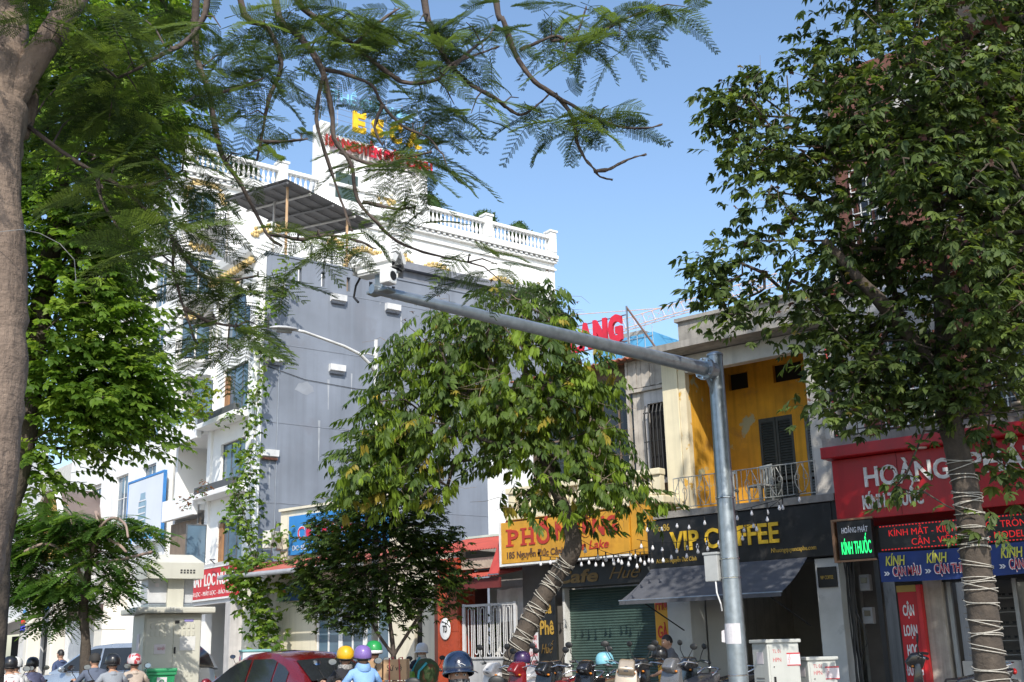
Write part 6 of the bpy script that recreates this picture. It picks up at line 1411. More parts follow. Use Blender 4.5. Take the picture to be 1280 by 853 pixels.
for x in (-.2,.2): part('wheel', MB().lathe([(0,-.03),(.1,-.03),(.1,.03),(0,.03)], 14, (x,.24,.1), 'x'), RUBBER, t, local=True)

# ================================================================= street lamp
b0 = seen(470,560,22.5); t = thing('street_lamp', 'slim white street lamp with curved arm in front of the grey wall', 'street lamp', (b0.x,b0.y,.13))
top = seen(470,425,22.5); q = MB().tube([(b0.x,b0.y,.13),(b0.x,b0.y,4),(top.x,top.y,top.z)], [.075,.06,.04], 12); part('post', q, WMETAL, t, autos=True)
e = [seen(470,468,22.5),seen(463,456,22.4),seen(450,443,22.2),seen(430,433,21.9),seen(405,424,21.6),seen(380,415,21.2),seen(366,412,21.0)]
part('arm', MB().tube(e, [.035,.035,.034,.032,.03,.03,.03], 8), WMETAL, t, smooth=True); part('arm_brace', MB().tube([seen(470,445,22.5),seen(458,442,22.3),seen(448,443,22.2)], .015, 6), WMETAL, t)
hd = (seen(340,410,20.7)-seen(372,413,21.1)).normalized(); hc = seen(372,413,21.1); q = MB(); s_ = hd.cross(Vector((0,0,1))).normalized(); vs = []; fs = []; sec = [(0,.04,.035),(.1,.09,.05),(.3,.13,.06),(.5,.11,.05),(.62,.04,.02)]
for (d_,w_,hh) in sec:
    for a in np.linspace(0,2*math.pi,11)[:-1]: vs.append(hc+hd*d_+s_*w_*math.cos(a)+Vector((0,0,hh*math.sin(a)*(1 if math.sin(a) > 0 else .45))))
for i in range(4):
    for j in range(10): fs.append((i*10+j, i*10+(j+1) % 10, (i+1)*10+(j+1) % 10, (i+1)*10+j))
fs += [tuple(range(9,-1,-1)), tuple(range(40,50))]; part('lamp_head', q.add(vs, fs), mat('grey lamp casting', (.5,.5,.5), .4), t, smooth=True); part('lens', MB().tube([hc+hd*.15-Vector((0,0,.03)), hc+hd*.5-Vector((0,0,.03))], .05, 8), mat('lamp lens', (.4,.4,.38), .2), t)
part('ribbon', MB().cbox(b0.x-.06,b0.x+.06,b0.y-.06,b0.y+.06,6.35,6.5,.01), mat('yellow tag', (.6,.4,.05), .6), t)

# ================================================================= strings of white bulbs
def bulb_string(label, a, b, sag, n, seed):
    rr = random.Random(seed); a, b = Vector(a), Vector(b); t = thing('bulb_string', label, 'string lights', tuple(a), 0, 'strings of bulbs over the shop fronts')
    f = lambda u: a.lerp(b, u)-Vector((0,0,sag*4*u*(1-u)))
    part('wire', MB().tube([f(u) for u in np.linspace(0,1,20)], .006, 4), BLACK, t)
    for i in range(n):
        p_ = f((i+.5)/n)+Vector((rr.uniform(-.05,.05),0,0)); hgt = rr.uniform(.06,.14)
        o = part('bulb', MB().lathe([(0,-.10),(.022,-.095),(.032,-.07),(.030,-.05),(.017,-.02),(.015,0)], 9, (p_.x,p_.y,p_.z-hgt)), mat('white bulb glass', (.75,.75,.78), .25), t, smooth=True)
        part('socket', MB().tube([(p_.x,p_.y,p_.z-hgt),(p_.x,p_.y,p_.z)], .012, 6), BLACK, o)
bulb_string('string of white bulbs in front of the cafe fascia', (-16.2,20.6,3.50), (-13.45,20.6,3.45), .12, 13, 1)
bulb_string('lower string of white bulbs from the trunk to the coffee sign', (-11.6,15.7,3.3), (-13.3,20.8,3.35), .2, 10, 2)
bulb_string('string of bulbs along the top of the VIP COFFEE sign', (-13.4,20.6,3.98), (-9.6,20.6,4.25), .12, 11, 3)
bulb_string('string of bulbs crossing the VIP COFFEE letters', (-13.4,20.4,3.62), (-10.0,20.4,4.15), .35, 13, 4)
bulb_string('string of bulbs hanging lowest over the VIP COFFEE sign', (-13.35,20.2,3.35), (-10.4,20.2,3.75), .18, 11, 5)

# ================================================================= vehicles
def bprism(poly, hw, bev=.02, seg=2, taper=None):
    """bevelled solid from a side outline (x,z), half width hw; taper(x,z) scales the width"""
    bm = bmesh.new(); n = len(poly); L_ = [bm.verts.new((p_[0], -hw*(taper(*p_) if taper else 1), p_[1])) for p_ in poly]; R_ = [bm.verts.new((p_[0], hw*(taper(*p_) if taper else 1), p_[1])) for p_ in poly]
    bm.faces.new(L_[::-1]); bm.faces.new(R_)
    for i in range(n): bm.faces.new((L_[i], L_[(i+1) % n], R_[(i+1) % n], R_[i]))
    bmesh.ops.recalc_face_normals(bm, faces=bm.faces[:])
    bmesh.ops.bevel(bm, geom=[e for e in bm.edges], offset=bev, segments=seg, affect='EDGES', profile=.6, clamp_overlap=True); bm.verts.index_update()
    m = MB().add([v.co[:] for v in bm.verts], [[v.index for v in f.verts] for f in bm.faces]); bm.free(); return m
_tyre = {}
def wheel(parent, x, y, z, r_, w_, spokes=10):
    k_ = (r_, w_, spokes)
    if k_ not in _tyre:
        a = MB().lathe([(r_-.09*r_/.3,-w_*.45),(r_-.03,-w_*.5),(r_,-w_*.25),(r_,w_*.25),(r_-.03,w_*.5),(r_-.09*r_/.3,w_*.45)], 22, (0,0,0), 'y'); rr = r_-.09*r_/.3
        b = MB().lathe([(rr,-w_*.4),(rr,w_*.4),(rr-.02,w_*.35),(rr-.02,-w_*.35)], 22, (0,0,0), 'y').lathe([(0,-w_*.4),(.05,-w_*.4),(.05,w_*.4),(0,w_*.4)], 12, (0,0,0), 'y')
        for i in range(spokes):
            an = 2*math.pi*i/spokes; b.tube([(.04*math.cos(an),w_*.1*(-1)**i,.04*math.sin(an)),((rr-.01)*math.cos(an+.1),w_*.1*(-1)**i,(rr-.01)*math.sin(an+.1))], .012 if spokes < 8 else .006, 4)
        _tyre[k_] = (mesh_from('tyre', a, RUBBER, True), mesh_from('rim', b, mat('wheel alloy', (.35,.35,.36), .35, .8), False))
    t = bpy.data.objects.new('wheel', _tyre[k_][1]); COL.objects.link(t); t.parent = parent; t.matrix_basis = Matrix.Translation((x,y,z)); ROOTM[t.name] = ROOTM[parent.name]
    proto_inst(_tyre[k_][0], 'tyre', t, Matrix.Identity(4)); return t
PLASB = mat('black plastic', (.02,.02,.02), .5, 0, .3, 20); SEATM = mat('black vinyl seat', (.015,.015,.016), .55, 0, .3, 12)
REDL = mat('red tail lens', (.35,.012,.012), .2); CLEAR = mat('headlight lens', (.20,.21,.23), .08, .3, spec=.9); ORL = mat('orange indicator', (.6,.2,.02), .25); MIRG = mat('mirror glass', (.55,.65,.8), .04, 1.)
_bkn = [0]
def motorbike(label, loc, rz, paint, retro=False, lean=0., group=None, mirrors=True, steer=.0, name='motorbike'):
    t = thing(name, label, 'motorbike', loc, rz, group)
    P_ = lambda n, m_, m, par=t, **k: part(n, m_, m, par, local=True, **k)
    wheel(t, .62, 0, .27, .27, .09, 10); wheel(t, -.60, 0, .27, .27, .10, 10)
    P_('front_fender', bprism([(.34,.42),(.45,.58),(.66,.61),(.88,.46),(.84,.44),(.66,.56),(.48,.53),(.38,.40)], .065, .012), paint, autos=True)
    P_('fork', MB().tube([(.62,.075,.27),(.45,.075,.80)], .022, 8).tube([(.62,-.075,.27),(.45,-.075,.80)], .022, 8), CHROME)
    P_('leg_shield', bprism([(.46,.36),(.52,.62),(.46,.98),(.38,1.0),(.36,.66),(.38,.34)], .19, .03, 2, lambda x, z: .8+.35*max(0, 1-abs(z-.65)/.35)*.6), paint, autos=True)
    P_('front_cowl', bprism([(.36,.90),(.52,.92),(.60,1.0),(.50,1.12),(.36,1.14),(.30,1.04)], .15 if retro else .12, .035, 3, lambda x, z: .75+.4*(1.15-z)), paint, autos=True)
    P_('headlight', MB().sphere((.55,0,1.0), .062, 12, 8, (.6,1.25,.75)), CLEAR, smooth=True)
    for s_ in (-1, 1): P_('indicator', MB().sphere((.49,s_*.115,.95), .024, 8, 6, (.8,1,.7)), ORL, smooth=True)
    P_('floor_board', bprism([(.40,.32),(.40,.40),(-.1,.42),(-.15,.30)], .15, .02), PLASB, autos=True)
    P_('side_body', bprism([(.02,.40),(.06,.62),(-.10,.76),(-.62,.86),(-.86,.88),(-.80,.76),(-.45,.60),(-.25,.40)], .15, .035, 3, lambda x, z: 1.0-.25*max(0, -.4-x)), paint, autos=True)
    P_('seat', bprism([(.10,.68),(.06,.75),(-.15,.76),(-.32,.80),(-.70,.87),(-.74,.84),(-.45,.75),(-.1,.66)], .13, .03, 3), SEATM, autos=True)
    P_('grab_rail', MB().tube([(-.55,.14,.86),(-.80,.13,.95),(-.86,0,.96),(-.80,-.13,.95),(-.55,-.14,.86)], .014, 6), CHROME, smooth=True)
    P_('tail_light', MB().sphere((-.86,0,.84), .075, 10, 6, (.5,1.3,.6)), REDL, smooth=True); P_('number_plate', MB().cbox(-.97,-.955,-.1,.1,.52,.66,.004), mat('white plate', (.6,.6,.6), .5)); P_('rear_fender', bprism([(-.80,.74),(-.90,.72),(-.97,.50),(-.93,.50),(-.84,.66)], .06, .01), PLASB, autos=True)
    P_('engine', MB().cbox(-.18,.12,-.11,.11,.20,.40,.03), mat('engine alloy', (.25,.25,.25), .45, .7)); P_('exhaust', MB().tube([(.0,-.13,.26),(-.25,-.15,.24),(-.4,-.16,.28),(-.85,-.17,.36)], [.02,.02,.05,.055], 10), mat('dark exhaust', (.06,.06,.06), .4, .6), smooth=True); P_('shock_absorber', MB().tube([(-.58,.12,.30),(-.48,.13,.66)], .03, 8), CHROME)
    hb = P_('handlebar', MB().tube([(.30,.34,1.08),(.36,.22,1.10),(.42,.06,1.04),(.42,-.06,1.04),(.36,-.22,1.10),(.30,-.34,1.08)], .013, 8), CHROME, smooth=True)
    for s_ in (-1, 1):
        part('grip', MB().tube([(.27,s_*.36,1.075),(.36,s_*.225,1.10)], .02, 8), PLASB, hb, local=True); part('brake_lever', MB().tube([(.42,s_*.20,1.10),(.36,s_*.34,1.09)], .007, 5), CHROME, hb, local=True)
        if mirrors:
            m_ = P_('mirror', MB().tube([(.38,s_*.22,1.10),(.40,s_*.30,1.22),(.38,s_*.33,1.30)], .007, 5), PLASB); q = MB().sphere((0,0,0), .058, 12, 8, (.28,1.15,.8)); q.v = [(v[0]+.385, v[1]+s_*.345, v[2]+1.33) for v in q.v]; part('mirror_shell', q, PLASB, m_, smooth=True, local=True)
            q = MB().lathe([(0,0),(.052,0)], 12, (0,0,0), 'x'); q.v = [(v[0]+.367, v[1]*1.12+s_*.345, v[2]*.78+1.33) for v in q.v]; part('mirror_glass', q, MIRG, m_, local=True)
    P_('side_stand', MB().tube([(.0,.12,.26),(-.05,.25,.02)], .012, 5), PLASB)
    if lean: t.matrix_world = t.matrix_world @ Matrix.Rotation(lean, 4, 'X')
    return t
def car(label, loc, rz, paint, suv=False, name='parked_car'):
    t = thing(name, label, 'car', loc, rz); P_ = lambda n, m_, m, **k: part(n, m_, m, t, local=True, **k)
    W = .90; L0, L1 = 2.22, -2.28
    if suv: belt, roof = 1.06, 1.72; top = [(1.45,1.08),(1.15,1.22),(.72,1.52),(.35,1.67),(-.2,1.72),(-1.0,1.71),(-1.8,1.66),(-2.10,1.40),(-2.22,1.08)]
    else: belt, roof = .94, 1.50; top = [(1.15,.96),(.85,1.10),(.42,1.34),(.0,1.47),(-.45,1.505),(-.9,1.47),(-1.35,1.34),(-1.75,1.14),(-1.98,1.02)]
    # lower body
    hood = [(L0,.58),(2.12,.74),(1.85,.86 if not suv else .98),(1.2,.94 if not suv else 1.05),(.5,belt),(-.6,belt+.01),(-1.6,belt+.03),(-2.05,belt+.06),(-2.22,belt),(L1,.72)]
    secs = []; vs = []; fs = []
    for (x, zt) in hood:
        w_ = W*(1-.22*max(0, (abs(x)-1.7)/.55)**2); zl = .30+.10*max(0, abs(x)-1.9)
        secs.append([(x,w_*.86,zl),(x,w_*.98,zl+.12),(x,w_,(zl+zt)/2+.02),(x,w_*.985,zt-.10),(x,w_*.93,zt-.012),(x,w_*.55,zt+.025),(x,0,zt+.035)])
    for s_ in secs:
        full = s_+[(p_[0],-p_[1],p_[2]) for p_ in s_[-2::-1]]; vs += full
    n = 13
    for i in range(len(secs)-1):
        for j in range(n-1): fs.append((i*n+j, i*n+j+1, (i+1)*n+j+1, (i+1)*n+j))
        fs.append((i*n+n-1, i*n, (i+1)*n, (i+1)*n+n-1))
    fs += [tuple(range(n)), tuple(range((len(secs)-1)*n, len(secs)*n))[::-1]]
    P_('body', MB().add(vs, [f[::-1] for f in fs]), paint, autos=True)
    # greenhouse
    wb, wr = W*.93, W*.70
    def wz(z): return wb+(wr-wb)*min(1, max(0, (z-belt)/(roof-belt)))
    vs = []; fs = []; n = 9
    for (x, zt) in top:
        zm = [belt-.03+(zt-belt+.03)*u for u in (0,.4,.8,1)]; half = [(x,wz(zm[0]),zm[0]),(x,wz(zm[1]),zm[1]),(x,wz(zm[2])*.995,zm[2]),(x,wz(zm[3])*.9,zm[3]+.0),(x,0,zm[3]+.03)]
        vs += half+[(p_[0],-p_[1],p_[2]) for p_ in half[-2::-1]]
    for i in range(len(top)-1):
        for j in range(n-1): fs.append((i*n+j+1, i*n+j, (i+1)*n+j, (i+1)*n+j+1))
    P_('roof', MB().add(vs, fs), paint, autos=True)
    def ztop(x):
        for (a, za), (b_, zb) in zip(top, top[1:]):
            if b_ <= x <= a: return za+(zb-za)*(a-x)/(a-b_)
        return belt
    doors = ((.88,-.22),(-.28,-1.05),(-1.10,-1.52)) if not suv else ((1.1,.08),(.02,-.95),(-1.02,-1.95))
    for s_ in (-1, 1):
        for (xa, xb) in doors:
            q = MB(); vs = []; N_ = 10
            for i in range(N_+1):
                x = xa+(xb-xa)*i/N_; zt = min(ztop(x)-.075, roof-.11); zb = belt+.03; zt = max(zt, zb+.01)
                for z in (zb, (zb+zt)/2, zt): vs.append((x, s_*(wz(z)*(1.0)+.009), z))
            fs = []
            for i in range(N_):
                for j in range(2): fs.append((i*3+j, i*3+j+1, i*3+j+4, i*3+j+3))
            P_('side_window', q.add(vs, fs), GLASS, smooth=True)
        P_('door_handle', MB().cbox(-.30,-.12,s_*W*.985-.02,s_*W*.985+.025,belt-.12,belt-.09,.008), paint); P_('door_handle', MB().cbox(-1.2,-1.02,s_*W*.985-.02,s_*W*.985+.025,belt-.10,belt-.07,.008), paint)
        m_ = P_('mirror', MB().sphere((.78 if not suv else .98,s_*(W+.09),belt+.08), .10, 12, 8, (.7,1,.75)), paint, smooth=True); part('mirror_arm', MB().cbox(.74 if not suv else .94,.82 if not suv else 1.02,min(s_*(W-.1),s_*(W+.05)),max(s_*(W-.1),s_*(W+.05)),belt+.02,belt+.06,.01), PLASB, m_, local=True)
        P_('window_trim', MB().tube([(doors[0][0],s_*(wb+.012),belt+.012),(doors[-1][1],s_*(wb+.012),belt+.012)], .008, 5), CHROME)
        P_('headlight', MB().sphere((2.02,s_*.62,.70), .16, 12, 8, (.8,1.0,.45)), CLEAR, smooth=True); P_('tail_light', MB().sphere((-2.17,s_*.66,.84), .15, 12, 8, (.45,1.2,.55)), REDL, smooth=True)
        P_('sill', MB().cbox(-1.2,1.2,s_*W*.93-.04,s_*W*.93+.04,.22,.34,.02), PLASB)
    def screen(nm, pts, inset=.10):
        vs = []; fs = []
        for (x, z) in pts:
            for u in (-1,-.5,0,.5,1): vs.append((x, u*(wz(z)*.9-inset), z+.03*(1-abs(u))+.012))
        for i in range(len(pts)-1):
            for j in range(4): fs.append((i*5+j, i*5+j+1, (i+1)*5+j+1, (i+1)*5+j))
        P_(nm, MB().add(vs, fs), GLASS, smooth=True)
    screen('windscreen', [(p_[0]+.012, p_[1]+.008) for p_ in top[:3]]); screen('rear_window', [(p_[0]-.012, p_[1]+.008) for p_ in (top[-3:] if not suv else top[-3:])])
    for x in (1.38,-1.38):
        for s_ in (-1, 1):
            wheel(t, x, s_*(W-.12), .32, .32, .20, 5); P_('wheel_arch', MB().lathe([(.0,-.02),(.37,-.02),(.37,.02),(.0,.02)], 20, (x,s_*(W-.005),.36), 'y', .5 if False else 1.), PLASB) if False else None
    P_('bumper', MB().cbox(2.05,2.24,-.72,.72,.32,.52,.06), PLASB); P_('number_plate', MB().cbox(-2.33,-2.28,-.25,.25,.60,.72,.004), MATS['white plate'] if 'white plate' in MATS else WMETAL)
    return t
REDCAR = mat('deep red car paint', (.20,.010,.014), .22, .35, .08, 1, coat=1.); SILVER = mat('silver car paint', (.42,.46,.50), .28, .6, .06, 1, coat=.8); WHCAR = mat('white car paint', (.70,.70,.70), .3, 0, .04, 1, coat=.6)
car('dark red sedan parked at the kerb in front of the cream house', (-16.45,13.5,0), R(180-8), REDCAR)
g0 = seen(150, 850, 29.5); car('silver sport utility car standing behind the riders and the kiosk', (g0.x,g0.y,.13), R(203), SILVER, True)
car('white car parked beyond the silver one on the left', (-30.6,13.6,0), R(180-14), WHCAR)
BKB = mat('black bike paint', (.014,.014,.016), .25, 0, .2, 4, coat=.6); BKR = mat('red bike paint', (.20,.012,.014), .28, 0, .1, 4, coat=.6); BKW = mat('white bike paint', (.62,.60,.58), .3, 0, .06, 4, coat=.5); BKG = mat('champagne scooter paint', (.42,.35,.27), .32, .3, .06, 4, coat=.5); BKS = mat('grey bike paint', (.20,.20,.21), .3, .4, .1, 4, coat=.5)
GP = 'motorbikes parked on the pavement by the cafe'
row = [(632,19.2,70,BKW,'white motorbike parked against the foot of the leaning trunk'),(668,18.8,80,BKR,'red and black motorbike parked just right of the leaning trunk'),(700,18.4,75,BKB,'black motorbike parked before the Cà Phê panel'),(722,19.4,100,BKB,'black motorbike in the second row before the green shutter'),(742,18.6,62,BKB,'black motorbike facing the road before the green shutter'),(778,18.0,40,BKG,'champagne retro scooter parked before the green shutter'),(822,19.2,85,BKB,'black motorbike with a dark helmet on its mirror beside the seated man'),(852,18.6,70,BKS,'grey motorbike parked before the seated man'),(886,19.4,95,BKB,'black motorbike parked left of the camera pole')]
for (x, D, a, pm, lb) in row:
    g0 = seen(x, 850, D); motorbike(lb, (g0.x,g0.y,.13), R(-a-20), pm, pm is BKG, R(-6), GP)
g0 = seen(1188,850,17.2); motorbike('motorbike with a blue glinting mirror parked before the optician display', (g0.x,g0.y,.13), R(200), BKB, False, R(-5))
g0 = seen(312,850,27); motorbike('red delivery motorbike standing before the creeper', (g0.x,g0.y,.13), R(150), BKR)
bxx = thing('delivery_box', 'pale printed delivery box strapped on the red motorbike', 'box', (g0.x,g0.y,.13), R(150))
part('box', MB().cbox(-.95,-.42,-.30,.30,1.0,1.42,.02), mat('pale box plastic', (.55,.58,.62), .5), bxx, local=True); part('lid', MB().cbox(-.97,-.40,-.32,.32,1.42,1.47,.015), mat('teal lid', (.18,.40,.42), .5), bxx, local=True)
part('logo', MB().lathe([(0,0),(.13,0),(.13,.006),(0,.006)], 16, (-.55,.302,1.22), 'y'), mat('pink print', (.55,.2,.35), .6), bxx, local=True); part('logo', MB().lathe([(0,0),(.11,0),(.11,.006),(0,.006)], 16, (-.80,.302,1.2), 'y'), mat('teal print', (.1,.4,.5), .6), bxx, local=True)
# ================================================================= people
SKIN = mat('skin', (.42,.24,.16), .55, 0, .08, 6); HAIRM = mat('black hair', (.012,.010,.009), .5, 0, .3, 30); EYEW = mat('eye white', (.7,.68,.66), .3); EYEB = mat('iris', (.02,.012,.008), .2); LIP = mat('lips', (.34,.12,.10), .5)
def head_geo(c, fwd_a, pitch_=0., s=1.):
    """head with brow, nose, jaw and ears, facing the local +x direction turned by fwd_a"""
    q = MB(); n, m = 20, 16; vs = []; fs = []
    for i in range(m+1):
        th = math.pi*i/m
        for j in range(n):
            ph = 2*math.pi*j/n; x, y, z = math.sin(th)*math.cos(ph), math.sin(th)*math.sin(ph), math.cos(th)
            X, Y, Z = x*.094, y*.074, z*.118
            if z < 0: k_ = 1-.30*(-z)**1.5; Y *= k_; X = X*(1-.22*(-z)**2) + (.012*(-z) if x > 0 else 0)
            if x > .2:
                X += .020*math.exp(-(y/.13)**2)*math.exp(-((z+.20)/.17)**2)          # nose
                X -= .010*math.exp(-((abs(y)-.38)/.16)**2)*math.exp(-((z-.04)/.12)**2)   # eye sockets
                X += .006*math.exp(-(y/.3)**2)*math.exp(-((z+.52)/.10)**2)            # lips
                X += .007*math.exp(-(y/.35)**2)*math.exp(-((z+.82)/.14)**2)           # chin
            vs.append((X, Y, Z))
    for i in range(m):
        for j in range(n): fs.append((i*n+j, (i+1)*n+j, (i+1)*n+(j+1) % n, i*n+(j+1) % n))
    q.add(vs, fs)
    for s_ in (-1, 1): q.sphere((-.005, s_*.076, -.005), .030, 8, 6, (.6,.35,1.1))
    T_ = Matrix.Translation(c) @ Matrix.Rotation(fwd_a, 4, 'Z') @ Matrix.Rotation(pitch_, 4, 'Y') @ Matrix.Scale(s, 4); q.move(T_); return q, T_
def body_geo(J, E):
    """one continuous skin over the joints: J name -> (pos, radius, region); E edges"""
    names = list(J); me = bpy.data.meshes.new('b'); me.from_pydata([J[n][0] for n in names], [(names.index(a), names.index(b)) for a, b in E], [])
    o = bpy.data.objects.new('b', me); COL.objects.link(o); sk = o.modifiers.new('s', 'SKIN'); sk.use_smooth_shade = True
    for i, n in enumerate(names):
        d = me.skin_vertices[0].data[i]; r_ = J[n][1]; d.radius = r_ if hasattr(r_, '__len__') else (r_, r_); d.use_root = (n == 'pelvis')
    sb = o.modifiers.new('ss', 'SUBSURF'); sb.levels = 1; sb.render_levels = 1
    dg = bpy.context.evaluated_depsgraph_get(); ev = o.evaluated_get(dg).to_mesh(); q = MB(); q.add([v.co[:] for v in ev.vertices], [tuple(p_.vertices) for p_ in ev.polygons])
    V0 = np.array(q.v); fo = np.sin(46*V0[:, 2]+9*np.sin(17*V0[:, 1]+5*V0[:, 0])+11*V0[:, 0])*.5+np.sin(23*V0[:, 1]+31*V0[:, 2]+7*np.sin(13*V0[:, 0]))*.5   # cloth folds
    nr = np.array([v.normal[:] for v in ev.vertices]); am = np.where(V0[:, 2] < 1.42, .0075, 0.)*(np.abs(V0[:, 1]) < .27); q.v = [tuple(p_) for p_ in V0+nr*(fo*am)[:, None]]
    P_ = np.array([J[n][0] for n in names]); reg = [J[n][2] for n in names]; V = np.array(q.v); sg = [(np.array(J[a][0]), np.array(J[b][0]), J[a][2], J[b][2]) for a, b in E]
    C_ = np.array([V[list(f)].mean(0) for f in q.f]); bd = np.full(len(C_), 1e9); bi = np.zeros(len(C_), int)
    for a, b, ra, rb in sg:
        ab = b-a; t = np.clip((C_-a) @ ab/max(1e-9, ab @ ab), 0, 1); d = np.linalg.norm(a+ab*t[:, None]-C_, axis=1); k_ = d < bd
        bd[k_] = d[k_]; bi[k_] = np.where(t[k_] < .55, ra, rb)
    q.mi = bi.tolist()
    o.evaluated_get(dg).to_mesh_clear(); bpy.data.objects.remove(o); bpy.data.meshes.remove(me); return q
def hand(J, E, wrist, tip, side, reg, nm, curl=.6):
    """palm, four fingers and thumb on the end of an arm, closed round a grip"""
    w_ = Vector(wrist); d = (Vector(tip)-w_).normalized(); s_ = d.cross(Vector((0,0,1))).normalized()*side; dn = Vector((0,0,-1)); pl = w_+d*.075
    J[nm+'palm'] = (tuple(pl), (.030,.018), reg); E.append((nm+'wrist', nm+'palm'))
    for i in range(4):
        off = s_*(.028-.019*i); k_ = pl+d*.02+off; L_ = (.036,.040,.037,.030)[i]
        a = k_+d*L_*.9; b = a+(d*(1-curl)+dn*curl).normalized()*L_*.8; c = b+(d*(1-curl*1.6)+dn).normalized()*L_*.6
        J[nm+'f%da' % i] = (tuple(a), .0095, reg); J[nm+'f%db' % i] = (tuple(b), .0085, reg); J[nm+'f%dc' % i] = (tuple(c), .0075, reg); E += [(nm+'palm', nm+'f%da' % i), (nm+'f%da' % i, nm+'f%db' % i), (nm+'f%db' % i, nm+'f%dc' % i)]
    t0 = w_+d*.04+s_*.038; t1 = t0+(d*.7+s_*.3+dn*.5).normalized()*.035; J[nm+'t0'] = (tuple(t0), .0115, reg); J[nm+'t1'] = (tuple(t1), .009, reg); E += [(nm+'palm', nm+'t0'), (nm+'t0', nm+'t1')]
def helmet(parent, T_, m, brim=True, s=1., trim=None, nape=.0):
    q = MB(); prof = [(.122,-.045),(.130,-.03),(.131,.02),(.122,.07),(.098,.115),(.06,.142),(0,.152)]; q.lathe(prof+[(0,.14),(.09,.105),(.112,.065),(.12,.015),(.118,-.045)], 22); q.move(T_ @ Matrix.Translation((-.010,0,.062)) @ Matrix.Rotation(-.10,4,'Y') @ Matrix.Diagonal((1.06*s,.94*s,.92*s,1)))
    o = part('helmet', q, m, parent, local=True, autos=True)
    q = MB().lathe([(.119,-.052),(.126,-.054),(.133,-.046),(.132,-.036),(.122,-.036)], 22); q.move(T_ @ Matrix.Translation((-.010,0,.062)) @ Matrix.Rotation(-.10,4,'Y') @ Matrix.Diagonal((1.06*s,.94*s,.92*s,1))); part('rim_trim', q, PLASB, o, local=True, smooth=True)
    if brim:
        q = MB(); vs = []; fs = []
        for i in range(13):
            a = R(-68+136*i/12)
            for (r_, z) in ((.124,-.012),(.185-.02*abs(i-6)/6,-.038),(.185-.02*abs(i-6)/6,-.045),(.124,-.022)): vs.append((r_*math.cos(a)*1.05, r_*math.sin(a)*.95, z))
        for i in range(12):
            for j in range(4): fs.append((i*4+j, i*4+(j+1) % 4, (i+1)*4+(j+1) % 4, (i+1)*4+j))
        q.add(vs, fs); q.move(T_ @ Matrix.Translation((-.010,0,.058)) @ Matrix.Rotation(-.06,4,'Y') @ Matrix.Scale(s, 4)); part('visor', q, trim or m, o, local=True, autos=True)
    q = MB().tube([(.01,.085,-.02),(.03,.082,-.08),(.045,.04,-.125),(.045,-.04,-.125),(.03,-.082,-.08),(.01,-.085,-.02)], .006, 5); q.move(T_); part('chin_strap', q, BLACK, o, local=True)
    return o
